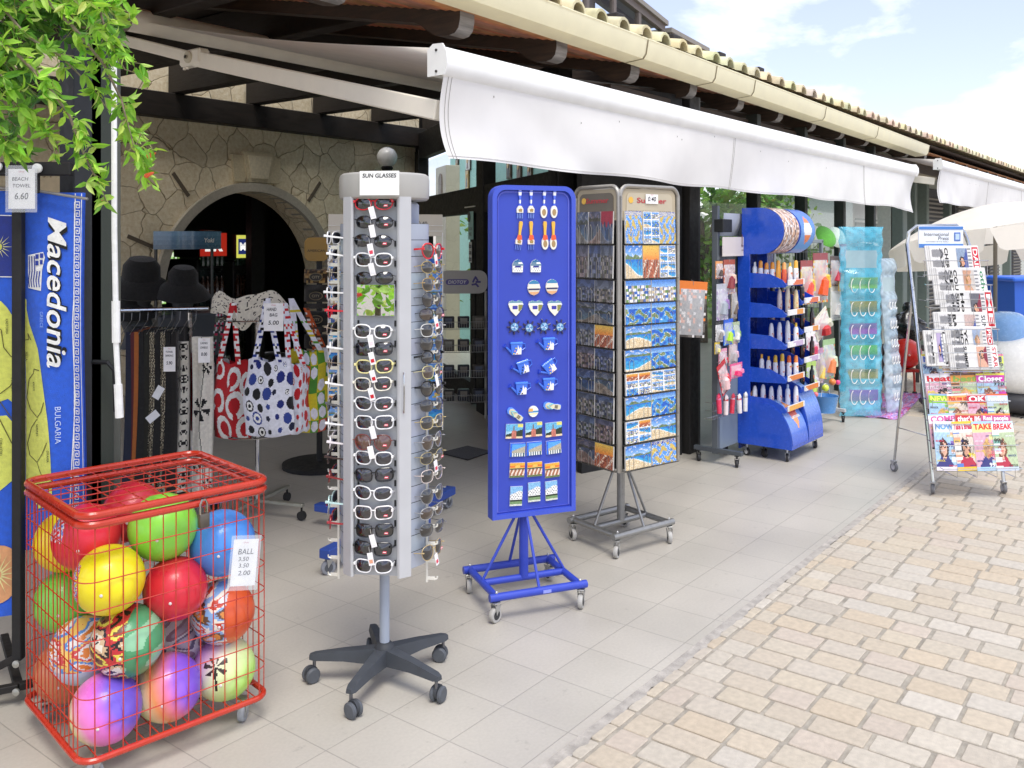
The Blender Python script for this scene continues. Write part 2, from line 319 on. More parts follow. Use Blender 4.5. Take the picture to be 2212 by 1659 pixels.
# ---------------------------------------------------------------- building
DK = hx('46392f'); DK2 = hx('1b1917'); GN = hx('2a302b')
bld = thing('shop_building', 'long single-storey shop with clay tiled eave, cream gutter and rough stone wall with an arch', 'building', (5, 3, 0))
def bp(name, b, parent=bld, **k):
    o = b.build(name, parent, **k)
    if parent is bld: o.location = Vector((-5, -3, 0))
    return o
# flagstone wall with arched opening, Y = 7.5
AX, AZ, AR = 5.50, 1.06, .97; WY = 7.5; zt = 3.75; x0, x1 = 1.6, 7.88
b = MB(); N = 28
arc = [(AX + AR * math.cos(math.pi * k / N), AZ + AR * math.sin(math.pi * k / N)) for k in range(N + 1)]   # right to left
vs_ = [(x, WY, z) for x, z in arc] + [(x, WY, zt) for x, z in arc]
b.add(vs_, [(k, N + 1 + k, N + 2 + k, k + 1) for k in range(N)], 'flag')
b.add([(x0, WY, 0), (AX - AR, WY, 0), (AX - AR, WY, AZ), (AX - AR, WY, zt), (x0, WY, zt)], [(0, 1, 2, 3, 4)], 'flag')
b.add([(AX + AR, WY, 0), (x1, WY, 0), (x1, WY, zt), (AX + AR, WY, zt), (AX + AR, WY, AZ)], [(0, 1, 2, 3, 4)], 'flag')
ins = [(AX + AR, 0)] + arc + [(AX - AR, 0)]
vs_ = [(x, WY, z) for x, z in ins] + [(x, WY + .35, z) for x, z in ins]; n_ = len(ins)
b.add(vs_, [(k, k + 1, n_ + k + 1, n_ + k) for k in range(n_ - 1)], 'flag'); bp('stone_wall', b, smooth=False)
b = MB()
tr_ = [(AX + (AR + .0) * math.cos(math.pi * k / 40), AZ + AR * math.sin(math.pi * k / 40)) for k in range(41)]
to = [(AX + (AR + .085) * math.cos(math.pi * k / 40), AZ + (AR + .085) * math.sin(math.pi * k / 40)) for k in range(41)]
o4 = tr_ + to[::-1]
vs_ = [(x, WY - .05, z) for x, z in tr_] + [(x, WY - .05, z) for x, z in to] + [(x, WY - .001, z) for x, z in to] + [(x, WY + .15, z) for x, z in tr_]
b.add(vs_, [(k, k + 1, 41 + k + 1, 41 + k) for k in range(40)] + [(41 + k, 42 + k, 82 + k + 1, 82 + k) for k in range(40)] + [(k, 123 + k, 124 + k, k + 1) for k in range(40)], 'stone', hx('b8b0a0')); bp('arch_trim', b)
b = MB()
for (xa, xb, zl, zh, tw, yy) in ((5.42, 5.68, 2.12, 2.42, .05, .05), (5.28, 5.40, 2.12, 2.38, .03, .03), (5.70, 5.80, 2.12, 2.38, -.03, .03)):
    b.plate([(xa, zl), (xb, zl), (xb + abs(tw), zh), (xa - abs(tw), zh)], WY - yy, WY - .001, 'stone', hx('cdbf9f'))
b.plate([(5.45, 2.16), (5.65, 2.16), (5.69, 2.38), (5.41, 2.38)], WY - .062, WY - .051, 'stone', hx('dacdb0')); bp('keystone', b, smooth=False)
for an in (128, 158, 52, 25):
    b = MB(TM(AX, WY - .004, AZ, 0, 0, -an + 90)); b.box((0, 0, AR + .3), (.035, .008, .26), 'stone', hx('6a5f50')); bp('radial_joint', b)
# header beam, joists, dark ceiling
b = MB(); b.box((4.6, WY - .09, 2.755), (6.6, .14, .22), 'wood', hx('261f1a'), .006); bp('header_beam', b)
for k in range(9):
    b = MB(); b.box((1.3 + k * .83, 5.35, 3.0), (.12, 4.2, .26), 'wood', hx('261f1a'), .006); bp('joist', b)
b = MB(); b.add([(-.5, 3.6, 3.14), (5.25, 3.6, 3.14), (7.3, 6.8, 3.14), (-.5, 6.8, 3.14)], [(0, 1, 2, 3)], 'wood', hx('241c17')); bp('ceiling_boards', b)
# roof slab with barrel tiles
def zr(Y): return 2.80 + .2 * (Y - 2.78)
b = MB(); X0 = 4.085 - .243 * 18; nT = 150
for k in range(nT):
    xc = X0 + .243 * k; yb = 6.85 if xc < 5.3 else (3.75 if xc < 9.2 else 5.6)
    vs_ = []; n = 6
    ys = [2.70 + rnd.uniform(-.01, .012), 3.12, 3.14, 3.6, 3.62, yb]; rs = [.07, .062, .07, .062, .07, .068]
    for y, r in zip(ys, rs):
        for i in range(n + 1): a = math.pi * i / n; vs_.append((xc + r * math.cos(a), y, zr(y) - .004 + r * 1.0 * math.sin(a)))
    for y, r in zip(ys[:2], rs[:2]):
        for i in range(n + 1): a = math.pi * i / n; vs_.append((xc + (r - .016) * math.cos(a), y, zr(y) - .004 + (r - .016) * math.sin(a)))
    fs = [(j * 7 + i, j * 7 + i + 1, j * 7 + i + 8, j * 7 + i + 7) for j in range(5) for i in range(n)]
    fs += [(i, i + 42, i + 43, i + 1) for i in range(n)] + [(42 + i, 49 + i, 50 + i, 43 + i) for i in range(n)]
    b.add(vs_, fs, 'clay', tuple(q * rnd.uniform(.88, 1.1) for q in hx('dccfae')))
def deck(b, dz, mat, col):  # left open over the shop room, an added gap that admits sky light
    for pl in ([(X0 - .2, 2.74), (37, 2.74), (37, 3.75), (X0 - .2, 3.75)], [(9.2, 3.75), (37, 3.75), (37, 5.6), (9.2, 5.6)], [(X0 - .2, 3.75), (5.35, 3.75), (7.3, 6.85), (X0 - .2, 6.85)]):
        b.add([(x, y, zr(y) + dz) for x, y in pl], [tuple(range(len(pl)))], mat, col)
deck(b, 0, 'clay', hx('b89d76'))
rf = bp('roof', b)
b = MB()
k = 0; y = 2.935
while y < 5.6:
    z = 2.70 + .2 * (y - 3); cw_ = tuple(q * rnd.uniform(.8, 1.25) for q in hx('c98a66'))
    for xa_, xb_ in (((-2, 35),) if y < 3.72 else ((-2, 5.35 + max(0, y - 3.75) * .68), (9.2, 35))): b.box(((xa_ + xb_) / 2, y, z), (xb_ - xa_, .05, .012), 'wood', cw_)
    y += .062

bp('soffit_boards', b)
b = MB(); deck(b, -.07, 'wood', hx('3a2a20')); bp('roof_underlay', b)
for k in range(-3, 34):
    xr = 3.473 + .83 * k
    b = MB(TM(xr - .05, 0, 0, 90)); zz = lambda Y: 2.575 + .2 * (Y - 3)
    lo = [(3.24, zz(3.24) + .045), (3.2, zz(3.2) + .036), (3.16, zz(3.16) + .012), (3.1, zz(3.1) - .012), (3.03, 2.570), (3.0, 2.570), (2.965, 2.578), (2.94, 2.6), (2.93, 2.64)]
    up = [(2.93, zz(2.93) + .135), (5.4, zz(5.4) + .135), (5.4, zz(5.4) + .045)]
    b.plate(lo + up, -.055, .055, 'wood', DK)
    fc = [(3.06, zz(3.06) - .006), (3.0, 2.570), (2.963, 2.576), (2.938, 2.6), (2.928, 2.64), (2.928, zz(2.93) + .13)]
    vs_ = [(x, -.055, z) for x, z in fc] + [(x, .055, z) for x, z in fc]
    b.add(vs_, [(i, i + 1, i + 7, i + 6) for i in range(5)], 'wood', hx('8d8986'))
    bp('rafter', b)
# gutter (box section, slight fall), in lengths with dark seams
def gz(x): return 2.775 - .011 * (x - 4)
GC = hx('f3ecc8')
xs = [-1, 1.9, PY(990, 1, 2.70).x, PY(1400, 99, 2.70).x, PY(1549, 145, 2.70).x, PY(1632, 175, 2.70).x, PY(1785, 227, 2.70).x, PY(1898, 274, 2.70).x, PY(2008, 322, 2.70).x]
for i in range(len(xs) - 1):
    a_, c_ = xs[i], xs[i + 1]; g = MB(); out = [(2.70, 0), (2.715, -.085), (2.735, -.112), (2.86, -.122), (2.87, -.01), (2.86, -.01), (2.85, -.112), (2.74, -.1), (2.712, 0)]
    vs_ = []
    for x in (a_ + .004, c_ - .004): vs_ += [(x, y, gz(x) + z) for y, z in out]
    n = len(out); g.add(vs_, [(j, (j + 1) % n, (j + 1) % n + n, j + n) for j in range(n)] + [tuple(range(n - 1, -1, -1)), tuple(range(n, 2 * n))], 'satin', GC)
    # rolled lip and seam strap
    g.tube([(a_ + .004, 2.702, gz(a_) + .002), (c_ - .004, 2.702, gz(c_) + .002)], .006, 'satin', GC, 6)
    vs_ = []
    for x in (c_ - .007, c_ + .007): vs_ += [(x, y + (-.002 if y < 2.8 else 0), gz(x) + z - .002) for y, z in out[:4]]
    g.add(vs_, [(j, j + 1, j + 5, j + 4) for j in range(3)], 'matte', hx('8a7c5a'))
    bp('gutter', g)
# clerestory boxes on the roof
for (xa, xb, za, zb) in ((PY(1130, 20, 4.7).x, PY(1428, 40, 4.7).x, 4.42, 3.93), (PY(1446, 50, 4.7).x, PY(1518, 80, 4.7).x, 3.86, 3.80)):
    b = MB(); ht = lambda x: za + (zb - za) * (x - xa) / (xb - xa); FR = hx('6f6660')
    nw = max(2, int((xb - xa) / .42)) if xb - xa > .8 else 2
    def beam(p, q, w_, c=FR): 
        b.box(((p[0] + q[0]) / 2, (p[1] + q[1]) / 2, (p[2] + q[2]) / 2), (abs(p[0] - q[0]) + w_, abs(p[1] - q[1]) + w_, abs(p[2] - q[2]) + w_), 'matte', c)
    for k in range(nw + 1):
        x = xa + (xb - xa) * k / nw; beam((x, 4.7, 3.1), (x, 4.7, ht(x) - .05), .05); beam((x, 4.95, 3.1), (x, 4.95, ht(x) - .05), .05)
    for yy in (4.7, 4.95):
        b.add([(xa - .04, yy - .03, za - .13), (xb + .04, yy - .03, zb - .13), (xb + .04, yy - .03, zb - .05), (xa - .04, yy - .03, za - .05)], [(0, 1, 2, 3)], 'matte', FR)
        b.add([(xa - .04, yy + .03, za - .13), (xb + .04, yy + .03, zb - .13), (xb + .04, yy + .03, zb - .05), (xa - .04, yy + .03, za - .05)], [(0, 1, 2, 3)], 'matte', FR)
        b.add([(xa - .04, yy - .03, za - .13), (xb + .04, yy - .03, zb - .13), (xb + .04, yy + .03, zb - .13), (xa - .04, yy + .03, za - .13)], [(0, 1, 2, 3)], 'matte', FR)
    T8 = [(x, y, ht(x) + d) for d in (-.05, .0) for x, y in ((xa - .06, 4.64), (xb + .06, 4.64), (xb + .06, 5.02), (xa - .06, 5.02))]
    b.add(T8, [(0, 1, 2, 3), (4, 5, 6, 7), (0, 1, 5, 4), (1, 2, 6, 5), (2, 3, 7, 6), (3, 0, 4, 7)], 'matte', hx('8b867e'))
    f = bp('roof_light', b, smooth=False)
    g = MB(); g.add([(xa, 4.7, 3.1), (xb, 4.7, 3.1), (xb, 4.7, zb - .1), (xa, 4.7, za - .1)], [(0, 1, 2, 3)], 'glass'); g.build('pane', f)
# posts on the terrace edge line Y = 2.96
for i, (px, wd, c) in enumerate(((1500, .14, DK2), (1640, .075, GN), (1742, .075, GN), (1825, .075, GN), (1890, .075, GN))):
    P = PY(px, 700, 2.98); b = MB(); b.box((P.x, 3.03, 1.3), (wd, .1, 2.6), 'matte', c, .004)
    if i == 0:
        b.box((P.x + .085, 3.01, 1.3), (.03, .06, 2.6), 'matte', hx('4a4c4b'), .003); b.box((P.x + .02, 2.975, 2.06), (.018, .01, .03), 'gloss', WH, .001)
    bp('post', b)
for xa, xb in ((7.24, 8.24), (8.35, 9.34), (9.45, 10.4), (6.15, 7.1)):
    g = MB(); g.add([(xa, 3.03, .05), (xb, 3.03, .05), (xb, 3.03, 2.35), (xa, 3.03, 2.35)], [(0, 1, 2, 3)], 'glass'); bp('pane', g)
b = MB(); b.box((14, 3.12, 2.5), (18, .12, .12), 'wood', DK, .004); bp('eave_beam', b)
# left post with dark green door frame, glass leaf and handle
b = MB(); P = PY(190, 700, 3.05); b.box((P.x, 3.1, 1.25), (.1, .1, 2.5), 'matte', hx('23262a'), .004); P2 = PY(222, 700, 3.05); b.box((P2.x, 3.1, 1.25), (.085, .1, 2.5), 'matte', hx('343b33'), .004); bp('post', b)
lf = MB(); Pa, Pb = PY(238, 700, 3.1), PY(266, 700, 3.1); lf.box(((Pa.x + Pb.x) / 2 - .005, 3.12, 1.2), (abs(Pb.x - Pa.x) * .95, .035, 2.3), 'matte', hx('5c5f56'), .003)
door = bp('door', lf)
h = MB(); q = PY(226, 0, 3.03).x; h.tube([(q - .03, 3.05, 1.13), (q - .005, 3.0, 1.13), (q + .012, 2.985, 1.1), (q + .016, 2.985, .96)], .008, 'matte', hx('15181a')); hh = h.build('handle', door)
# cream panel and blank stone behind the towels, at the left
b = MB(); Pp = PY(143, 395, 4.2); b.box((Pp.x, 4.22, Pp.z - .06), (.24, .03, .16), 'matte', hx('b9a988')); bp('cream_panel', b)
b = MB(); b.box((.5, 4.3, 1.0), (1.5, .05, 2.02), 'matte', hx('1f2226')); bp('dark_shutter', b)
# ---- glazed entrance partition, set diagonally
D = Vector((-.592, -.869, 0)); P0 = Vector((7.88, 7.5, 0)); NN = Vector((.869, -.592, 0)); ang = math.degrees(math.atan2(D.y, D.x))
Tp = TM(P0.x, P0.y, 0, ang)
b = MB(Tp)
for t, w_ in ((.12, .22), (2.84, .22), (4.75, .12)): b.box((t, 0, 1.3), (w_, .12, 2.6), 'matte', DK2, .004)
b.box((2.4, 0, 1.92), (4.7, .1, .24), 'matte', DK2, .004); b.box((2.4, 0, 2.65), (4.8, .1, .3), 'matte', DK2, .004)
b.box((.5, 0, .95), (.14, .09, 1.75), 'matte', DK2, .004); b.box((2.55, 0, .95), (.16, .09, 1.75), 'matte', DK2, .004); b.box((1.55, 0, .12), (1.9, .08, .2), 'matte', DK2, .004)
b.box((2.5, -.055, 1.86), (.35, .012, .012), 'metal', WH)
bp('entrance_frame', b)
g = MB(Tp); [g.add([(x0_, 0, z0_), (x1_, 0, z0_), (x1_, 0, z1_), (x0_, 0, z1_)], [(0, 1, 2, 3)], 'glass') for x0_, x1_, z0_, z1_ in ((.6, 2.5, .2, 1.8), (.25, 2.75, 2.04, 2.46), (2.95, 4.65, 2.04, 2.46))]; bp('pane', g)
b = MB(Tp); b.box((3.8, .02, .9), (1.7, .05, 1.8), 'matte', hx('131416')); b.box((4.75, .0, 1.3), (.06, .2, 2.6), 'matte', DK2); bp('dark_panel', b)
b = MB(); a_ = P0 + D * 4.8; c_ = Vector((5.93, 3.05, 0)); m_ = (a_ + c_) / 2; b.T = TM(m_.x, m_.y, 0, math.degrees(math.atan2(c_.y - a_.y, c_.x - a_.x))); b.box((0, 0, 1.3), ((c_ - a_).length, .05, 2.6), 'matte', hx('17181a')); bp('dark_panel', b)
b = MB(); a_ = Vector((6.02, 3.1, 0)); c_ = Vector((7.06, 3.86, 0)); m_ = (a_ + c_) / 2; b.T = TM(m_.x, m_.y, 0, math.degrees(math.atan2(c_.y - a_.y, c_.x - a_.x))); b.box((0, 0, 1.3), ((c_ - a_).length, .05, 2.6), 'matte', hx('17181a')); bp('dark_panel', b)
bw = P0 + NN * 1.3; b = MB(TM(bw.x, bw.y, 0, ang)); b.box((-.2, .03, 1.55), (7.4, .06, 3.1), 'matte', hx('a9dcd3')); bp('inner_wall', b)
# cafe room behind the arch
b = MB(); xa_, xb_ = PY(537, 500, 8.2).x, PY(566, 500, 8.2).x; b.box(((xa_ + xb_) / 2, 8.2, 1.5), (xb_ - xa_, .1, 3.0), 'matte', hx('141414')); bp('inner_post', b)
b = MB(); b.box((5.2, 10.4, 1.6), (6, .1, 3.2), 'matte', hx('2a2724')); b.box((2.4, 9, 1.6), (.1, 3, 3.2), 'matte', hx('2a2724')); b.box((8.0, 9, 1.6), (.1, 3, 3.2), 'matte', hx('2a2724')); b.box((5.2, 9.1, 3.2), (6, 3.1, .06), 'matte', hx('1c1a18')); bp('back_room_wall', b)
# framed pictures on the inner wall and cream icon cabinet
Q = bw - NN * .012
def onwall(px, py): return PL(px, py, Q, NN)
for k, (px, py, w_, h_, shp, lab) in enumerate(((988, 363, .16, .3, 0, 'dark framed icon picture, left of the group on the turquoise wall'), (1012, 352, .26, .24, 0, 'small wide black and white picture high on the turquoise wall'), (1010, 388, .2, .32, 0, 'gold toned icon picture below the black and white one on the turquoise wall'),
        (1040, 360, .2, .42, 0, 'tall framed picture next to the door post on the turquoise wall'), (1100, 365, .2, .26, 0, 'first dark framed picture right of the black door post'), (1122, 370, .18, .3, 0, 'middle dark framed picture right of the black door post'), (1145, 375, .17, .3, 0, 'last dark framed picture right of the black door post'))):
    P = onwall(px, py); b = MB(TM(0, 0, 0)); b.box((0, 0, 0), (w_, .02, h_), 'satin', hx('2c2118' if k != 2 else '6b5426'), .004); b.box((0, -.013, 0), (w_ * .8, .006, h_ * .84), 'print_', hx(('8a7558', 'd8d8d2', 'b99a55', '8b8f88', '54483c', '5c5044', '6a5a48')[k]))
    b.lathe([(.001, 0), (w_ * .17, 0), (w_ * .17, .004), (.001, .004)], 'print_', hx('c9a24e'), 14, TM(0, -.021, h_ * .16, 0, 90)); b.plate([(-w_ * .22, -h_ * .36), (w_ * .22, -h_ * .36), (w_ * .1, h_ * .06), (-w_ * .1, h_ * .06)], -.0185, -.0165, 'print_', hx('5b3022' if k % 2 else '26303e'))
    o = b.build('wall_picture', None, P, ang); tag(o, lab, 'picture', 'framed pictures on the turquoise wall')
P = PL(952, 375, P0 + NN * .7, NN); cb = thing('icon_cabinet', 'pale cream cabinet with an arched dark icon on its door, inside the shop window', 'cabinet', (P.x, P.y, 0), ang)
b = MB(); b.box((0, .1, 1.3), (.62, .2, 2.6), 'satin', hx('c9c2ae'), .004); b.build('body', cb)
b = MB(); b.plate([(-.1, 2.18)] + [(-.1 + .0, 2.18)] + [(.1, 2.18), (.1, 2.4)] + [(.1 * math.cos(R(a)), 2.4 + .1 * math.sin(R(a))) for a in range(15, 180, 15)] + [(-.1, 2.4)], -.012, 0, 'satin', hx('5c4a3e')); b.build('arched_icon', cb)
b = MB(); b.box((.02, -.01, 2.05), (.22, .016, .15), 'satin', hx('9b8a4a'), .003); b.box((.02, -.02, 2.05), (.17, .004, .1), 'print_', hx('e0dcb8')); b.build('small_picture', cb)
# notices on the entrance door
dq = P0 - NN * .06
def ondoor(px, py): return PL(px, py, dq, NN)
P = ondoor(1019, 655 / 1.0); 
o = thing('door_notice', 'pale turquoise door notice with a dark round emblem, upper part of the glass door', 'notice', ondoor(1017, 487), ang)
b = MB(); b.box((0, 0, 0), (.17, .003, .26), 'print_', hx('9fd0c8')); b.lathe([(.001, 0), (.05, 0), (.05, .002), (.001, .002)], 'print_', hx('1d2430'), 20, TM(-.05, -.004, .08, 0, 90))
b.text('SUGAR', .12, TM(0, -.004, -.03), 'print_', INK); b.text('FREE', .08, TM(0, -.004, -.08), 'print_', INK); b.build('sheet', o)
o = thing('payment_sticker', 'small stack of white card stickers on the glass door below the notice', 'sticker', ondoor(1016, 545), ang)
b = MB(); b.box((0, 0, 0), (.1, .002, .19), 'print_', hx('d8dcd6'))
for k in range(3): b.box((0, -.003, .055 - k * .06), (.08, .002, .03), 'print_', hx('3b4450')); b.text('VISA', .05, TM(0, -.005, .055 - k * .06), 'print_', WH)
b.build('sheet', o)
# pavilion, hedge and garden beyond the glass; far facade with shutters
pv = thing('white_pavilion', 'white pavilion with grey horizontal boards in the garden behind the glass', 'pavilion', (22.6, 7.4, 0), 4)
b = MB(); b.box((0, 0, 1.3), (3.8, 1.8, 2.6), 'matte', hx('d9ddd8'), .01); b.build('wall', pv)
b = MB(); b.box((0, 0, 2.66), (4.2, 2.3, .12), 'matte', hx('eceeea'), .01); b.build('roof', pv)
for k in range(3):
    b = MB(); b.box((-1.2 + k * 1.2, -.91, 1.7), (1.0, .03, .7), 'matte', hx('98a59f')); w_ = b.build('window', pv)
    b = MB(); [b.box((-1.2 + k * 1.2, -.93, 1.42 + j * .14), (1.2, .02, .05), 'matte', hx('e8ebe8')) for j in range(5)]; b.build('louvre', w_)
fa = thing('far_facade', 'grey far end of the shop front with dark green columns beyond the second awning', 'building', (12.4, 3.2, 0))
b = MB(); b.box((6, .17, 1.35), (12.2, .18, 2.7), 'matte', hx('c4c7bc')); b.build('wall', fa)
for k, xx in enumerate((0, .55, 1.2, 2.6, 5.2, 7.8)):
    b = MB(); b.box((xx, .02, 1.35), (.13 if k else .2, .16, 2.68), 'matte', hx('69756d'), .01); b.build('column', fa)
for k, xx in enumerate((1.9, 3.9, 6.5, 9.0)):
    b = MB(); b.box((xx, .06, 1.2), (1.15, .06, 2.2), 'matte', hx('3a3a3c'), .004); s_ = b.build('shutter', fa)
    b = MB()
    for j in range(30): b.box((xx, .01, .35 + j * .062), (.95, .02, .03), 'matte', hx('77746c'), .002, Matrix.Rotation(R(35), 4, 'X'))
    b.build('slats', s_)
b = MB(); b.box((.6, -.1, 2.5), (1.6, .06, .2), 'matte', hx('a49a84')); b.build('fascia', fa)
# ---------------------------------------------------------------- awnings
CV = hx('f6f4f0'); BG = hx('f6efdf')
def awning(label, xa, xb, zb, first):
    t = thing('awning', label, 'awning', (xa, 2.6, zb), 0, 'retractable white awnings over the terrace')
    Y0 = 2.6; L_ = xb - xa
    prof = [(-.035, -.055), (-.05, -.02), (-.045, .03), (-.02, .062), (.02, .068), (.045, .05), (.045, -.06), (-.02, -.066)]
    b = MB(); n = len(prof); vs_ = [(x, y, z) for x in (0, L_) for y, z in prof]
    b.add(vs_, [(j, (j + 1) % n, (j + 1) % n + n, j + n) for j in range(n)], 'satin', WH); b.build('front_bar', t)
    for x in (-.012, L_ + .002):
        b = MB(TM(x, 0, 0, 90)); b.plate([(y * 1.05, z * 1.05) for y, z in [(-.04, -.06), (.05, -.06), (.05, .05), (.02, .07), (-.03, .068), (-.055, .03), (-.058, -.02)]], -.01, .0, 'satin', WH)
        for dz in (.045, -.045): b.lathe([(.001, 0), (.006, 0), (.006, .004), (.001, .004)], 'metal', hx('55504c'), 8, TM(.0, .0, dz, 0, -90))
        b.build('end_cap', t)
    # valance
    H0 = .35 if first else .40
    def vf(u, v):
        x = u * L_ + .01; e = max(0, 1 - x / .5); e2 = max(0, 1 - (L_ - x) / .55)
        h = (H0 + .015 * u)
        z = -.062 - v * h * (1 + .1 * e2 * v)
        x += .05 * v ** 2 * e ** 1.5 - .0 * e2 + .07 * v ** 2 * e2 ** 2
        y = -.022 + .016 * math.sin(x * 2.3 + 1.5 * v) * v + .010 * math.sin(x * 7.7 + 1 + 2 * v) * v * v + .02 * math.exp(-((x - .5 - v * .6) / .22) ** 2) * v + .035 * e * math.sin(v * 2.6) + .05 * e2 * math.sin(3 * v) * (1 if e2 > .3 else .3) - .02 * v * math.sin(x * 1.3 + v)
        z += .006 * math.sin(x * 5) * v
        return (x, y, z)
    b = MB(); b.grid(vf, 110, 14, 'valance', hx('f1efeb')); val = b.build('valance', t, sharp=80)
    b = MB()
    for xs_ in [k for k in (.03, 2.95, 5.85) if k < L_]:
        for d in (0, .022):
            b.tube([Vector(vf((xs_ + d) / L_, v / 10)) + Vector((0, -.002, 0)) for v in range(11)], .0012, 'fabric', hx('a8a49e'), 4)
    b.tube([Vector(vf(i / 90, .965)) + Vector((0, -.002, 0)) for i in range(91)], .0012, 'fabric', hx('cfccc6'), 4)
    b.build('seams', val)
    b = MB()
    for q_ in range(9): p_ = Vector(vf(.03 + .6 * rnd.random(), .02 + .25 * rnd.random())); b.box(p_ + Vector((0, -.003, 0)), (.004, .001, .009), 'fabric', hx('7a726a'))
    b.build('stains', val)
    # canopy and roller
    yr, zr_ = 2.36, .52 if first else .40
    b = MB(); b.grid(lambda u, v: (.02 + u * (L_ - .04), .02 + v * (yr - .02), .062 + v * (zr_ - .062) - .03 * math.sin(v * math.pi)), 40, 12, 'canvas', hx('f8f3ea')); b.build('canopy', t, sharp=80)
    b = MB(); b.tube([(-.11, yr, zr_), (L_ + .1, yr, zr_)], .072, 'satin', hx('f6efdf'), 20); b.tube([(-.112, yr, zr_), (-.08, yr, zr_)], .076, 'satin', hx('8f8778'), 20); b.tube([(-.15, yr, zr_), (-.112, yr, zr_)], .05, 'satin', BG, 16); b.build('roller', t)
    # folding arms
    for k, xo in enumerate((.06, L_ * .52) if first else (.06,)):
        a_ = Vector((xo, .05, -.2)); e_ = Vector((xo + .045, 1.96, .27 if first else .14)); w_ = Vector((xo - .02, yr + .02, zr_ - .09))
        arm = MB()
        def bar(p, q, w1, h1):
            d = q - p; M = Matrix.Translation((p + q) / 2) @ d.to_track_quat('X', 'Z').to_matrix().to_4x4(); arm.box((0, 0, 0), (d.length, w1, h1), 'satin', BG, .006, M)
        bar(a_, e_, .05, .088); bar(e_, w_ + (w_ - e_) * .4 + Vector((0, 0, -.06)), .045, .066)
        M = TM(e_.x, e_.y, e_.z, 0, 0, 90); arm.box(e_, (.075, .2, .09), 'satin', BG, .012)
        arm.lathe([(.001, -.05), (.03, -.05), (.034, -.045), (.034, .045), (.03, .05), (.001, .05)], 'satin', hx('d2c9b2'), 20, M); arm.lathe([(.001, -.06), (.011, -.06), (.011, .06), (.001, .06)], 'chrome', hx('b0aca4'), 10, M)
        for dy in (-.09, .07, .1): arm.tube([e_ + Vector((0, dy, -.055)), e_ + Vector((0, dy, -.035))], .009, 'satin', BG)
        o = arm.build('folding_arm', t)
    return t
pa = PY(945, 165, 2.6); pb = PY(1972, 370, 2.6)
awning('large white awning with a hanging valance over the sunglasses and postcard stands, nearest the viewer', pa.x + .005, pb.x, 2.243 + .068, True)
awning('second white awning farther along the shop front, above the cream parasol', PY(2026, 372, 2.6).x, 18.6, 2.46, False)
# crank rod hanging at the left post
t = thing('crank_rod', 'long white awning crank rod hanging in front of the green door post', 'crank rod', tuple(PD(250, 180, 2.75)), A0)
z_ = lambda py: (180 - py) * 2.75 / F; x_ = lambda px: (px - 250) * 2.75 / F
b = MB(); b.tube([(x_(246), 0, z_(60)), (x_(247), 0, z_(500)), (x_(250), 0, z_(660))], .0085, 'gloss', WH, 10); b.tube([(x_(250), 0, z_(730)), (x_(256), 0, z_(840))], .0085, 'gloss', WH, 10); b.build('rod', t)
b = MB(); b.tube([(x_(250), 0, z_(650)), (x_(251), 0, z_(740))], .0125, 'gloss', WH, 10); b.build('grip', t); b = MB(); b.tube([(x_(255), 0, z_(830)), (x_(258), 0, z_(902))], .0125, 'gloss', WH, 10); b.build('grip', t)
# ---------------------------------------------------------------- pomegranate branches
def leafpoly(b, P, d, L_, col, rn, wd=.36):
    d = d.normalized(); s = d.cross(Vector((rn.uniform(-1, 1), rn.uniform(-1, 1), rn.uniform(-1, 1)))).normalized(); n = d.cross(s); W = L_ * wd * .5
    f = n * (L_ * .08); c = n * (-L_ * .18)
    v = [P, P + d * L_ * .3 + s * W * .9 + f, P + d * L_ * .65 + s * W * .8 + f + c * .4, P + d * L_ + c, P + d * L_ * .65 - s * W * .8 + f + c * .4, P + d * L_ * .3 - s * W * .9 + f, P + d * L_ * .35, P + d * L_ * .68 + c * .4]
    b.add(v, [(0, 1, 6), (1, 2, 7, 6), (2, 3, 7), (3, 4, 7), (4, 5, 6, 7), (5, 0, 6)], 'leaf', col)
rn = random.Random(11)
tr = thing('pomegranate_tree', 'leafy pomegranate branches with small orange red buds hanging into the upper left corner', 'tree', (-.9, 2.6, 0))
off = Vector((-.9, 2.6, 0)); bt = MB(TM(.9, -2.6, 0)); bl = MB(TM(.9, -2.6, 0)); bf = MB(TM(.9, -2.6, 0))
LC = [hx(x) for x in ('b0e04e', 'a2d646', 'c0ea60', '8cc63c', '7ab438', 'd0f078')]; LD = [hx(x) for x in ('5f9236', '4f8230', '6ea03c')]
start = PD(-160, -160, 2.3)
def branch(pts, dep, leafn, cols, r0=.004, ll=.04, spread=1.0):
    P = [PD(x, y, dep + k * .03) for k, (x, y) in enumerate(pts)]
    bt.tube(P, [r0 * (1 - .7 * k / (len(P) - 1)) for k in range(len(P))], 'wood', hx('8a7b66'), 5)
    segs = [(P[i], P[i + 1]) for i in range(len(P) - 1)]; tot = sum((b_ - a_).length for a_, b_ in segs)
    for k in range(leafn):
        s = rn.random() * tot
        for a_, b_ in segs:
            l = (b_ - a_).length
            if s <= l: break
            s -= l
        q = a_.lerp(b_, min(1, s / l)); ax = (b_ - a_).normalized()
        tw = Vector((rn.gauss(0, 1), rn.gauss(0, 1), rn.gauss(0, 1))).normalized() * .03 * spread * rn.random()
        q2 = q + tw
        if tw.length > .012: bt.tube([q, q2], [.0012, .0008], 'wood', hx('9a9a60'), 4, caps=False)
        for j in range(rn.choice((2, 3, 3, 4))):
            leafpoly(bl, q2, ax * .8 + Vector((rn.gauss(0, .8), rn.gauss(0, .8), rn.gauss(0, .7))), ll * rn.uniform(.6, 1.25), tuple(c * rn.uniform(.85, 1.12) for c in rn.choice(cols)), rn)
branch([(-60, -120), (60, -40), (160, 60), (225, 140), (262, 215), (285, 300), (312, 370), (322, 400)], 2.15, 66, LC, .005)
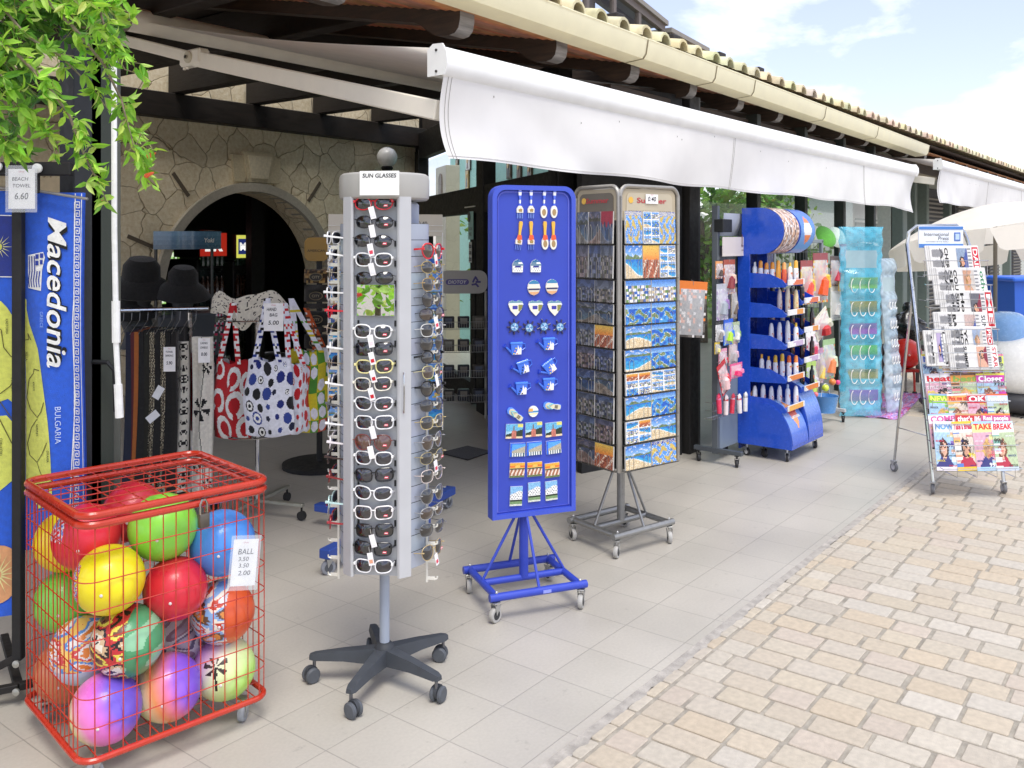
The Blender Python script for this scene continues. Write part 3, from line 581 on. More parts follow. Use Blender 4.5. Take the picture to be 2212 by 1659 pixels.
branch([(262, 215), (290, 320), (305, 290), (330, 320)], 2.2, 8, LC, .002)
branch([(-60, 60), (30, 110), (100, 180), (150, 250), (180, 330), (215, 400), (232, 440)], 2.1, 62, LC, .005)
branch([(-60, -60), (60, 80), (130, 120), (200, 190), (235, 240)], 2.2, 48, LC, .004, .04, 1.4)
branch([(-80, -60), (50, 0), (140, -10), (220, 10), (290, 30)], 2.2, 66, LC, .005, .044, 2.2)
branch([(150, -60), (215, 20), (235, 90), (270, 150), (300, 160)], 2.15, 50, LC, .004, .04, 1.8)
branch([(-80, 120), (0, 160), (40, 230), (80, 280), (110, 300)], 2.15, 52, LC, .004, .042, 1.6)
branch([(-60, 200), (-10, 260), (10, 300), (25, 330)], 2.15, 35, LC, .003, .042, 1.5)
branch([(-90, -60), (0, 40), (60, 60), (110, 40)], 2.35, 90, LD, .006, .05, 3.6)
branch([(-90, 60), (-10, 120), (30, 150), (60, 200)], 2.35, 90, LD, .006, .05, 3.4)
branch([(-90, 180), (-20, 220), (20, 300), (60, 340)], 2.5, 30, LD, .003, .05, 1.6)
branch([(60, -60), (130, 20), (180, 60), (220, 60)], 2.35, 70, LD, .005, .05, 3.2)
for (px, py) in ((326, 335), (322, 377), (229, 432)):
    bf = MB(TM(.9, -2.6, 0)); P = PD(px, py, 2.3); bf.lathe([(.001, .016), (.004, .01), (.005, 0), (.0065, -.008), (.004, -.014), (.001, -.016)], 'gloss', hx('e8613a'), 8, Matrix.Translation(P) @ TM(0, 0, 0, 20, 70)); bf.build('bud', tr)
# limb and trunk stand left of the picture
bt.tube([(-.9, 2.6, 0), (-.88, 2.5, 1.0), (-.8, 2.3, 2.0), tuple(start)], [.09, .075, .06, .02], 'wood', hx('7a6c5b'), 10)
for q in ((-60, -120), (-60, 60), (-60, -60), (-80, -60), (-80, 120), (-90, -60), (-90, 60)): bt.tube([start, PD(q[0], q[1], 2.2)], [.012, .004], 'wood', hx('7a6c5b'), 6)
bt.build('trunk', tr); bl.build('crown', tr, smooth=False)
# ---------------------------------------------------------------- beach towel stand
TD = 3.02; org = PD(40, 1490, TD); st = thing('towel_stand', 'black steel towel rack with white knobs at the left edge', 'stand', (org.x, org.y, 0), A0)
kx = lambda px: (px - 40) * TD / F; kz = lambda py: CAMH - (py - HY) * TD / F
b = MB(); b.box((0, 0, kz(900)), (.032, .03, 1.62), 'matte', hx('1b1a1b'), .003); b.build('post', st)
b = MB(); b.box((kx(20), 0, kz(365)), (.42, .03, .045), 'matte', hx('191818'), .004); b.tube([(kx(60), .0, kz(409)), (kx(190), -.0, kz(430))], .005, 'metal', hx('9a9a98')); b.tube([(kx(-120), 0, kz(400)), (kx(60), 0, kz(409))], .005, 'metal', hx('9a9a98')); b.box((kx(83), -.005, kz(395)), (.014, .012, .07), 'matte', hx('191818'), .003); b.build('crossbar', st)
for px, py in ((4, 361), (90, 365)):
    b = MB(TM(kx(px), -.02, kz(py), 0, 90)); b.lathe([(.001, 0), (.013, .0), (.016, .004), (.016, .012), (.001, .016)], 'gloss', hx('e8eae4'), 16); b.build('knob', st)
for px, py in ((46, 1433), (46, 1493)):
    b = MB(TM(kx(px) - .004, -.018, kz(py - 6), 0, 90)); b.lathe([(.001, 0), (.009, .0), (.012, .004), (.012, .01), (.001, .013)], 'metal', hx('b8b8b2'), 12); b.build('bolt', st)
b = MB()
for p, q in (((0, 0, .06), (-.55, -.2, .03)), ((0, 0, .06), (-.3, .45, .03)), ((0, 0, .16), (-.2, .02, .055)), ((0, 0, .06), (.3, .3, .03))):
    d = Vector(q) - Vector(p); b.box((Vector(p) + Vector(q)) / 2, (d.length, .028, .022), 'matte', hx('1f1c1b'), .002, d.to_track_quat('X', 'Z').to_matrix().to_4x4())
b.build('foot', st)
# ---- towels
TB = hx('2f62d6'); TY = hx('dbe06a'); TN = hx('5d5a2c')
def Lp(z_):  # helper to close over depth
    return None
def towel(label, D_, px0, px1, py0, py1, wave, draw):
    w_ = (px1 - px0) * D_ / F; h_ = (py1 - py0) * D_ / F; o = PD((px0 + px1) / 2, py0, D_)
    t = thing('beach_towel', label, 'towel', tuple(o), A0)
    def sf(x, z): return .012 * math.sin(x * 38 + z * 1.5) * min(1, -z * 1.5) + wave * math.sin(z * 5 + x * 6) * .5
    b = MB(); b.grid(lambda u, v: ((u - .5) * w_, sf((u - .5) * w_, -v * h_), -v * h_), 24, 60, 'fabric', TB); b.grid(lambda u, v: ((u - .5) * w_, sf((u - .5) * w_, -v * h_) + .012, -v * h_), 12, 30, 'fabric', TB)
    k = D_ / F
    X = lambda px: (px - (px0 + px1) / 2) * k; Z = lambda py: -(py - py0) * k
    def poly(pts, col, lay=1):   # polygon in photo measures, draped on the towel
        bm = bmesh.new(); vs = [bm.verts.new((X(a), 0, Z(c))) for a, c in pts]; f = bm.faces.new(vs); bmesh.ops.triangulate(bm, faces=[f]); bmesh.ops.subdivide_edges(bm, edges=bm.edges[:], cuts=1)
        bm.verts.index_update(); V = [(v.co.x, sf(v.co.x, v.co.z) - .0012 * lay, v.co.z) for v in bm.verts]; fs = [tuple(v.index for v in q.verts) for q in bm.faces]; bm.free(); b.add(V, fs, 'fabric', col)
    def line(pts, w2, col, lay=3):
        for i in range(len(pts) - 1):
            a = Vector((X(pts[i][0]), Z(pts[i][1]))); c = Vector((X(pts[i + 1][0]), Z(pts[i + 1][1]))); d = (c - a); nrm = Vector((-d.y, d.x)).normalized() * w2 * k / 2
            n_ = max(1, int(d.length / .03)); V = []
            for q in range(n_ + 1):
                m = a + d * q / n_
                for s_ in (-1, 1): x, z = m + nrm * s_; V.append((x, sf(x, z) - .0012 * lay, z))
            b.add(V, [(2 * q, 2 * q + 1, 2 * q + 3, 2 * q + 2) for q in range(n_)], 'fabric', col)
    def txt(s_, px, py, hpx, col, lay=4, sx=1, shear=0, bold=0):   # reads downwards
        vs, fs, wh = textmesh(s_, shear, bold); kk = hpx * k / max(wh[1], .01)
        V = []
        for v in vs:
            x = X(px) + v.y * kk; z = Z(py) - v.x * kk * sx; V.append((x, sf(x, z) - .0012 * lay, z))
        b.add(V, fs, 'fabric', col)
    draw(poly, line, txt); b.build('cloth', t, sharp=80); return t
def dr1(poly, line, txt):
    # key border
    line([(163, 418), (161, 640), (157, 700), (160, 860), (152, 1000), (146, 1180)], 2, WH); line([(176.5, 418), (176, 1180)], 1.6, WH)
    y = 436
    while y < 1170:
        x = 160 - max(0, (y - 640)) * .017 + 1.6; s = 11
        for p in ([(x, y), (x + s, y)], [(x + s, y), (x + s, y + 13)], [(x + s, y + 13), (x + 4, y + 13)], [(x + 4, y + 13), (x + 4, y + 5.5)], [(x + 4, y + 5.5), (x + 7.5, y + 5.5)], [(x + 7.5, y + 5.5), (x + 7.5, y + 9)], [(x, y), (x, y + 18)]): line(p, 1.7, WH)
        y += 18.6
    txt('Macedonia', 127, 632, 40, BK, 4, 1.36, .25, .035); txt('Macedonia', 126, 631, 38.5, WH, 6, 1.40, .25, .012)
    # flag
    poly([(63, 551), (97, 544), (101, 556), (95, 584), (93, 628), (63, 622), (66, 590)], WH, 2)
    for k_ in range(5): x = 66.5 + k_ * 5.9; line([(x, 553 if k_ < 3 else 590), (x + 1, 585), (x - 2, 605), (x, 620)], 2.4, hx('2b3f9c'), 4)
    for q in ((81, 549, 88, 559), (91, 547, 98, 557), (81, 563, 88, 573), (91, 561, 97, 571)): poly([(q[0], q[1]), (q[2], q[1]), (q[2], q[3]), (q[0], q[3])], hx('2b3f9c'), 4)
    txt('GREECE', 95, 690, 7, hx('8fb0f0'), 4)
    coast = [(52, 640), (58, 648), (57, 665), (64, 700), (62, 735), (84, 752), (88, 775), (84, 800), (86, 830), (97, 840), (101, 870), (106, 910), (110, 960), (112, 1010), (115, 1060), (60, 1060), (52, 1050)]
    poly(coast, TY, 2); poly([(115, 1060), (116, 1090), (80, 1100), (60, 1060)], TY, 2)
    for l in ([(52, 735), (62, 733), (60, 720), (68, 735)], [(88, 800), (74, 797), (72, 806), (60, 820), (56, 845), (54, 860), (62, 885), (80, 902), (90, 890), (98, 868)], [(80, 905), (64, 925), (55, 960), (60, 985), (78, 1000), (92, 980), (104, 955)], [(78, 1000), (84, 1015), (92, 1030)]): line(l, 1.8, TN, 4)
    txt('PELLA', 55, 770, 5, INK); txt('KILKIS', 72, 835, 5, INK); txt('SERRES', 79, 930, 6, INK); txt('DRAMA', 106, 985, 5, INK); txt('BULGARIA', 127, 918, 11, hx('cfe0ff'), 4, 1.1)
towel('blue beach towel printed Macedonia downwards, with white key border and yellow map', TD + .03, 50, 180, 416, 1190, .012, dr1)
def dr2(poly, line, txt):
    poly([(-40, 466), (33, 467), (33, 597), (-40, 595)], hx('2c3c90'), 1); line([(-40, 464), (33, 466)], 2, WH); line([(-40, 597), (33, 598)], 2, WH)
    cx_, cy_ = 0, 533
    for k_ in range(16):
        a = math.pi * 2 * k_ / 16; r1, r2 = 10, 32 if k_ % 2 == 0 else 26
        poly([(cx_ + r1 * math.cos(a - .1), cy_ + r1 * math.sin(a - .1)), (cx_ + r1 * math.cos(a + .1), cy_ + r1 * math.sin(a + .1)), (cx_ + r2 * math.cos(a), cy_ + r2 * math.sin(a))], hx('e8e8a0'), 4)
    poly([(cx_ + 8 * math.cos(k_ * math.pi / 6), cy_ + 8 * math.sin(k_ * math.pi / 6)) for k_ in range(12)], TY, 4)
    poly([(-40, 650), (5, 650), (18, 665), (33, 690), (33, 880), (15, 862), (-5, 870), (-40, 872)], TY, 2)
    poly([(-40, 900), (12, 898), (22, 912), (33, 925), (33, 1030), (0, 1060), (-40, 1050)], TY, 2)
    for l in ([(-10, 700), (6, 712), (10, 750), (24, 770), (33, 772)], [(33, 815), (20, 835), (2, 850), (-8, 852), (4, 872), (22, 905)], [(0, 905), (10, 930), (22, 960), (33, 985)]): line(l, 1.8, TN, 4)
    txt('KASTORIA', 17, 705, 5, INK); txt('IMATHIA', 25, 830, 5, INK); txt('CHALKIDIKI', 2, 965, 5, INK)
    poly([(0 + 42 * math.cos(k_ * math.pi / 12), 1238 + 62 * math.sin(k_ * math.pi / 12)) for k_ in range(24)], hx('dfa273'), 3)
    for k_ in range(18):
        a = math.pi * 2 * k_ / 18; poly([(8 * math.cos(a - .2), 1238 + 10 * math.sin(a - .2)), (8 * math.cos(a + .2), 1238 + 10 * math.sin(a + .2)), (34 * math.cos(a), 1238 + 48 * math.sin(a))], hx('e9dc9a'), 5)
towel('blue beach towel with small sun emblem and large orange sunburst, left of the post', TD + .05, -60, 33, 412, 1328, .02, dr2)
# price sleeve
def pricetag(name, label, cat, P, rz, w_, h_, lines, lean=0, group=None, sleeve=True, tilt=0):
    t = thing(name, label, cat, tuple(P), rz, group); t.rotation_euler.y = R(tilt); t.rotation_euler.x = R(lean)
    b = MB(); b.box((0, 0, 0), (w_, .0015, h_), 'paper', hx('f4f3f1'))
    for (s_, x, z, hh, wmax) in lines:
        b.text(s_, wmax * w_, TM(x * w_, -.0018, z * h_), 'paper', INK, h=hh * h_, shear=.12, bold=.01)
    b.text('shop', w_ * .22, TM(0, -.0018, h_ * .43), 'paper', hx('d08a92')); b.build('card', t)
    if sleeve:
        b = MB(); b.box((0, -.003, -.0), (w_ * 1.2, .001, h_ * 1.18), 'sleeve', hx('e8ecf2')); b.build('sleeve', t)
    return t
pricetag('price_card', 'handwritten BEACH TOWEL 6.60 price card in a clear sleeve on the black rack', 'price card', PD(47, 408, TD - .06), A0, 57 * 2.96 / F, 86 * 2.96 / F, [('BEACH', -.05, .25, .09, .62), ('TOWEL', 0, .08, .09, .68), ('6.60', 0, -.18, .17, .52)])
# ---------------------------------------------------------------- red wire basket with balls
BRZ = -8.4; bc = Vector((1.2607, 2.489, 0)); RD = hx('bd3520'); BW, BD_, BH = .575, .535, .775
bk = thing('wire_basket', 'red wire basket trolley with a padlocked mesh lid, full of play balls', 'basket', tuple(bc), BRZ)
def rr3(w_, d_, r, z, n=6, cx=None, cy=None):
    o = rrect(w_, d_, r, n, w_ / 2 if cx is None else cx, d_ / 2 if cy is None else cy); return [(x, y, z) for x, y in o]
b = MB(); b.tube(rr3(BW, BD_, .05, BH), .0115, 'gloss', RD, 10, True); lid = b.build('lid_frame', bk)
b = MB()
for k in range(1, 9): b.tube([(BW * k / 9, .0, BH + .004), (BW * k / 9, BD_, BH + .004)], .002, 'gloss', RD, 5)
for k in range(1, 8): b.tube([(0, BD_ * k / 8, BH + .0075), (BW, BD_ * k / 8, BH + .0075)], .002, 'gloss', RD, 5)
b.build('lid_mesh', lid)
b = MB(); b.tube(rr3(BW, BD_, .05, BH - .027), .0115, 'gloss', RD, 10, True); b.build('top_rail', bk)
b = MB(); b.tube(rr3(BW, BD_, .05, .085), .0095, 'gloss', RD, 10, True); b.build('bottom_rail', bk)
b = MB()
def side(p0, p1, n):
    p0 = Vector(p0); p1 = Vector(p1)
    for k in range(n):
        p = p0.lerp(p1, k / (n - 1)); b.tube([(p.x, p.y, .085), (p.x + rnd.uniform(-.002, .002), p.y, BH / 2), (p.x, p.y, BH - .03)], 0.0018, 'gloss', RD, 5, caps=False)
m_ = .035
side((m_, 0, 0), (BW - m_, 0, 0), 14); side((m_, BD_, 0), (BW - m_, BD_, 0), 14); side((0, m_, 0), (0, BD_ - m_, 0), 14); side((BW, m_, 0), (BW, BD_ - m_, 0), 14)
for k in range(1, 8): b.tube(rr3(BW + .004, BD_ + .004, .05, .085 + (BH - .12) * k / 8 + .01, cx=BW / 2, cy=BD_ / 2), 0.0018, 'gloss', RD, 5, True)
b.build('wire_cage', bk)
b = MB()
for k in range(1, 13): b.tube([(BW * k / 13, 0, .088), (BW * k / 13, BD_, .088)], .002, 'gloss', RD, 5)
for k in range(1, 6): b.tube([(0, BD_ * k / 6, .092), (BW, BD_ * k / 6, .092)], .002, 'gloss', RD, 5)
b.build('wire_floor', bk)
casters(bk, [(.05, .05), (BW - .06, .06), (.05, BD_ - .05), (BW - .06, BD_ - .05)], .028, hx('9a9ea4'), hx('8a8a88'), h=.075)
b = MB(TM(BW * .60, -.02, BH - .075, 4)); b.box((0, 0, 0), (.034, .02, .045), 'metal', hx('6d675f'), .006, None, 2); b.tube([(-.011, 0, .02), (-.011, 0, .05), (-.005, 0, .062), (.005, 0, .062), (.011, 0, .05), (.011, 0, .02)], .0035, 'chrome', hx('b5b2aa'), 8); b.build('padlock', bk)
P = PD(528, 1215, 2.72); pricetag('price_card', 'handwritten BALL 3.50 price card in a clear sleeve hooked to the red basket', 'price card', P, A0 + 22, 52 * 2.72 / F, 100 * 2.72 / F, [('BALL', .02, .24, .12, .62), ('3.50', -.05, .08, .09, .42), ('3.50', -.02, -.06, .09, .42), ('2.00', .02, -.22, .1, .5)], tilt=5)
# balls: (px, py, depth, radius, base colour, kind, label)
BL = [(236, 1252, 2.669, 0.100, 'f2e21e', 'p', 'yellow ball with a small coloured print on its left, pressed to the front wires'), (379, 1271, 2.808, 0.096, 'd9253a', 's', 'plain red ball at the middle of the basket front'),
      (352, 1138, 2.837, 0.104, '8fe04c', 's', 'light green ball under the lid at the top'), (187, 1160, 2.780, 0.100, 'e0243c', 'b', 'red ball with blue marks near the top left of the basket'),
      (288, 1105, 2.970, 0.096, 'cf2a3c', 's', 'dark red ball at the back under the lid mesh'), (142, 1169, 2.903, 0.096, 'f0dc28', 's', 'yellow ball at the upper left side behind the wires'),
      (480, 1172, 2.918, 0.104, '4f94ea', 's', 'sky blue ball at the upper right beside the price card'), (144, 1297, 2.903, 0.098, '7ed455', 's', 'mid green ball on the left side under the yellow one'),
      (276, 1383, 2.711, 0.105, '4f9a6a', 'm', 'green patterned ball with black, white and red print, low in the middle'), (180, 1404, 2.799, 0.100, 'dfe6ee', 'w', 'white and blue ball with orange print at the lower left'),
      (481, 1321, 2.916, 0.100, 'dd5a2a', 'o', 'orange ball with silver and blue print at the right side'), (388, 1385, 2.961, 0.090, '8f7f92', 'v', 'mauve grey patterned ball half hidden in the lower middle'),
      (229, 1530, 2.662, 0.100, 'f2a0c8', 'r', 'rainbow ball of pink, violet and lime at the front bottom left'), (363, 1484, 2.791, 0.100, 'f0b0a0', 'q', 'rainbow ball of lime, orange and pink at the bottom middle'),
      (484, 1443, 2.917, 0.098, 'd8f0a8', 't', 'pale lime ball with a black palm tree print at the bottom right'), (144, 1448, 2.902, 0.098, 'c98058', 's', 'brown orange ball at the bottom left corner')]
def ballcol(kind, base, d, p, rn):
    # d = unit direction in viewer frame (x right, y up, z to viewer)
    base = hx(base)
    if kind == 's': return base
    h = lambda *a: math.sin(a[0] * 12.9 + a[1] * 78.2 + a[2] * 37.7 + 3) * 43758.5 % 1
    r_ = .5 + .5 * math.sin(d[0] * 17 + 3 * math.sin(d[1] * 13)) * math.cos(d[1] * 19 + 2 * math.sin(d[2] * 9 + d[0] * 7))
    if kind == 'p': return hx(('d8324a', 'e8e4ea', '4a56b0', 'e8a060')[int(r_ * 4)]) if (d[0] < -.55 and abs(d[1]) < .6 and r_ < .75) else base
    if kind == 'b': return hx(('5a90e0', 'e8e8f0', '2a3a70')[int(r_ * 3)]) if (d[0] < -.3 and d[1] > .1 and r_ < .6) else base
    sw = math.sin(d[0] * 6 + math.sin(d[1] * 5) * 2) + math.sin(d[1] * 8 + d[2] * 3)
    if kind == 'm':
        if d[0] > .25: return base if sw > -.5 else hx('8fc49c')
        return hx(('1c1c22', 'f0ead8', 'd8b890', '1c1c22', 'c8343a', 'e9dd5a', '7a4a3a')[int((sw + 2) * 1.7 + r_ * 1.2) % 7])
    if kind == 'w': return hx('c9dcf2') if d[1] < -.3 else hx(('e88a3a', 'f2f2f0', 'd84a50', 'f4d070', '5a9ae0', 'f2f2f0')[int((sw + 2) * 1.5 + r_) % 6])
    if kind == 'o': return base if d[0] > .35 else hx(('c8ccd8', 'e09040', '6a4a3a', '88b0e0', 'f0e8d8', 'c8402a')[int((sw + 2) * 1.6 + r_) % 6])
    if kind == 'v': return hx(('b8a8b8', '6a5f7a', 'e0d8dc', 'a08090')[int((sw + 2) * 1.2) % 4])
    def mix(stops, t):
        t = max(0, min(1, t)); n = len(stops) - 1; i = min(int(t * n), n - 1); f = t * n - i; a = hx(stops[i]); c = hx(stops[i + 1]); return tuple(a[k] * (1 - f) + c[k] * f for k in range(3))
    if kind == 'r':
        if d[1] < -.8 and r_ < .5: return BK
        return mix(('d8f06a', 'e8f0a8', 'f08ac8', 'e878d8', '7a60d8', '6a50c8'), (d[0] * .75 + d[1] * .45 + .95) / 1.9)
    if kind == 'q': return mix(('c8f070', 'd8f8a0', 'f8e0a8', 'f8a060', 'f080a0', '9a60e0', '7850d0'), (d[0] * .85 + d[1] * .35 + .9) / 1.8)
    if kind == 't':
        if d[2] > .3 and abs(d[0] + .1 * d[1] - .05) < .04 and -.3 < d[1] < .45: return hx('2a2018')
        if d[2] > .3 and .2 < d[1] < .65 and abs(math.sin(math.atan2(d[1] - .45, d[0]) * 3.5)) > .75 and math.hypot(d[0], d[1] - .45) < .38: return hx('3a2a20')
        return mix(('b868d0', 'd8b0c8', 'e8f0c0', 'd8f0a0', 'b8f070'), (d[0] * .7 - d[1] * .5 + .9) / 1.6)
    return base
for (px, py, dep, r, col, kind, lab) in BL:
    o = PD(px, py, dep); b = MB(); nu, nv = (16, 10) if kind == 's' else (150, 96)
    def sp(u, v, r=r): a = 2 * math.pi * u; e = math.pi * (v - .5); return (r * math.cos(e) * math.cos(a), r * math.cos(e) * math.sin(a), r * math.sin(e))
    if kind == 's': nu, nv = 32, 20
    def cf(u, v, kind=kind, col=col):
        x, y, z = sp(u, v, 1); return ballcol(kind, col, (x, z, -y), 0, rnd)
    b.grid(sp, nu, nv, 'ball', hx(col), cf); b.lathe([(.001, .0), (.005, 0), (.004, .002), (.001, .002)], 'ball', hx('e8e0e0'), 10, TM(r * .2, -r * .975, -.01, 0, 90))
    q = b.build('ball', None, o, A0, sharp=80); tag(q, lab, 'ball', 'play balls in the red wire basket')
# ---------------------------------------------------------------- sunglasses tower
rw = random.Random(21)
TDp = 3.18; TC = Vector((0, 0, 0)) + FW * 3.18 + RT * (-.448); TRZ = A0 - 6
tw = thing('sunglasses_tower', 'tall grey revolving sunglasses tower on a dark five-star base', 'display tower', (TC.x, TC.y, 0), TRZ)
GR = hx('aeb1b6'); GR2 = hx('a3acba')
def tz(py, d=3.06): return CAMH - (py - HY) * d / F
zb, zt_ = tz(1252), tz(425)
b = MB(); b.box((0, -.100, (zb + zt_) / 2 + .01), (.152, .012, zt_ - zb), 'satin', GR)
for k in range(19):      # slots and little hooks of the front face
    z = tz(440 + k * 43.2)
    for sx in (-1, 1): b.box((sx * .064, -.1075, z), (.006, .004, .02), 'matte', hx('1c1d20'))
b.build('front_plate', tw)
for sx in (-1, 1):
    b = MB(); P_ = [(sx * .076, -.128), (sx * .084, -.132), (sx * .118, -.104), (sx * .114, -.094), (sx * .076, -.104)]
    if sx < 0: P_ = P_[::-1]
    n = len(P_); vs_ = [(x, y, z) for z in (zb + .01, zt_) for x, y in P_]
    b.add(vs_, [(j, (j + 1) % n, (j + 1) % n + n, j + n) for j in range(n)] + [tuple(range(n - 1, -1, -1)), tuple(range(n, 2 * n))], 'satin', hx('bcbdbf')); b.build('corner_strip', tw)
    # side panels: a stack of curved shields
    b = MB(); arcp = [(sx * (.112 + .044 * math.sin(math.pi * k / 10)), -.098 + .196 * k / 10) for k in range(11)]
    z = zb + .03; nseg = 21; hh = (zt_ - .09 - z) / nseg
    for s_ in range(nseg):
        z0, z1 = z + s_ * hh + .001, z + (s_ + 1) * hh - .0012
        vs_ = [(x, y, zz) for zz in (z0, z1) for x, y in arcp]; b.add(vs_, [(j, j + 1, j + 12, j + 11) for j in range(10)], 'satin', tuple(q * rw.uniform(.96, 1.03) for q in GR2))
    vs_ = [(x * .985, y, zz) for zz in (zb + .03, zt_ - .09) for x, y in arcp]; b.add(vs_, [(j, j + 1, j + 12, j + 11) for j in range(10)], 'matte', hx('2a2c30'))
    b.build('side_panel', tw)
    b = MB()
    for s_ in range(20):
        zz = tz(535 + s_ * 37.0, 3.18)
        b.box((sx * .171, -.03, zz), (.03, .003, .012), 'gloss', hx('e2dfd4'), .001); b.tube([(sx * .183, -.03, zz - .004), (sx * .193, -.03, zz), (sx * .194, -.03, zz + .008)], .003, 'gloss', hx('e2dfd4'), 6)
    b.box((sx * .157, -.03, (tz(535, 3.18) + tz(1238, 3.18)) / 2), (.008, .004, tz(535, 3.18) - tz(1238, 3.18) + .03), 'gloss', hx('dcd9cf'), .001); b.build('hook_rail', tw)
b = MB(); b.box((0, .05, (zb + zt_) / 2), (.2, .14, zt_ - zb - .02), 'satin', GR2, .01); b.build('core', tw)
b = MB(TM(0, 0, 0)); b.lathe([(.001, tz(430)), (.148, tz(430)), (.155, tz(426)), (.157, tz(418)), (.157, tz(384)), (.154, tz(376)), (.146, tz(372)), (.001, tz(371))], 'satin', hx('a9a7a1'), 40); b.T = TM(0, 0, 0); cap = b.build('cap', tw)
b = MB(); b.box((.022, -.158, tz(397)), (.135, .0012, tz(371) - tz(423)), 'paper', WH); b.text('SUN GLASSES', .115, TM(.022, -.1595, tz(381)), 'paper', INK, h=.014, shear=.1, bold=.015); b.build('sign', cap)
b = MB(); b.tube([(0, 0, .1), (0, 0, zb + .04)], .0175, 'satin', GR2, 20); b.build('pole', tw)
b = MB(); b.lathe([(.03, .07), (.036, .085), (.036, .12), (.026, .135), (.018, .14)], 'matte', hx('3a3d42'), 20); b.build('hub', tw)
for k, an in enumerate((180, 252, 322, 38, 108)):
    a = an - (-6); b = MB(TM(0, 0, 0, a)); L_ = .255
    v = []
    for x, w_, z0, z1 in ((.02, .028, .068, .122), (L_ * .55, .021, .078, .113), (L_ - .01, .017, .078, .1), (L_ + .008, .011, .08, .095)):
        v += [(x, -w_, z0), (x, w_, z0), (x, w_ * .75, z1), (x, -w_ * .75, z1)]
    fs = [(0, 3, 2, 1), (12, 13, 14, 15)]
    for q in range(3):
        for j in range(4): fs.append((q * 4 + j, q * 4 + (j + 1) % 4, q * 4 + 4 + (j + 1) % 4, q * 4 + 4 + j))
    b.add(v, fs, 'matte', hx('42464c')); b.build('base_arm', tw)
    T = TM(0, 0, 0, a) @ TM(L_ - .008, 0, 0, 40 + k * 31); c = MB(T); c.tube([(0, 0, .08), (0, 0, .05)], .006, 'metal', hx('77777a'))
    c.lathe([(.001, -.006), (.014, -.006), (.024, -.006), (.024, .006), (.001, .006)], 'matte', hx('3b3e43'), 18, TM(.012, 0, .034, 0, 90)); cc = c.build('caster', tw)
    for sy in (-1, 1):
        c = MB(T @ TM(.012, sy * .014, .027, 0, 90)); c.lathe([(.001, -.007), (.022, -.008), (.027, -.003), (.027, .004), (.022, .008), (.001, .008)], 'rubber', hx('54585e'), 20); c.build('wheel', cc)
b = MB(); b.tube([(.098, -.13, tz(803)), (.101, -.138, tz(815)), (.102, -.14, tz(845)), (.1, -.135, tz(878)), (.098, -.128, tz(890))], .003, 'chrome', hx('b7b9bb'), 6); b.build('handle', tw)
mz0, mz1 = tz(683), tz(614)
m = thing('small_mirror', 'small square mirror reflecting greenery on the sunglasses tower', 'mirror', tuple(Matrix.Translation((TC.x, TC.y, 0)) @ Matrix.Rotation(R(TRZ), 4, 'Z') @ Vector((.0, -.124, (mz0 + mz1) / 2))), TRZ)
mP = Vector(m.location); mN = Matrix.Rotation(R(TRZ), 3, 'Z') @ Vector((0, -1, 0)); mI = (mP - Vector((0, 0, CAMH))).normalized(); mR = mI - 2 * mI.dot(mN) * mN; SHRUB = mP + mR * 5.6
b = MB(); b.box((0, .003, 0), (.132, .004, mz1 - mz0), 'satin', hx('9aa0a6')); b.build('backing', m); b = MB(); b.box((0, 0, 0), (.128, .002, mz1 - mz0 - .004), 'mirror'); b.build('glass', m)
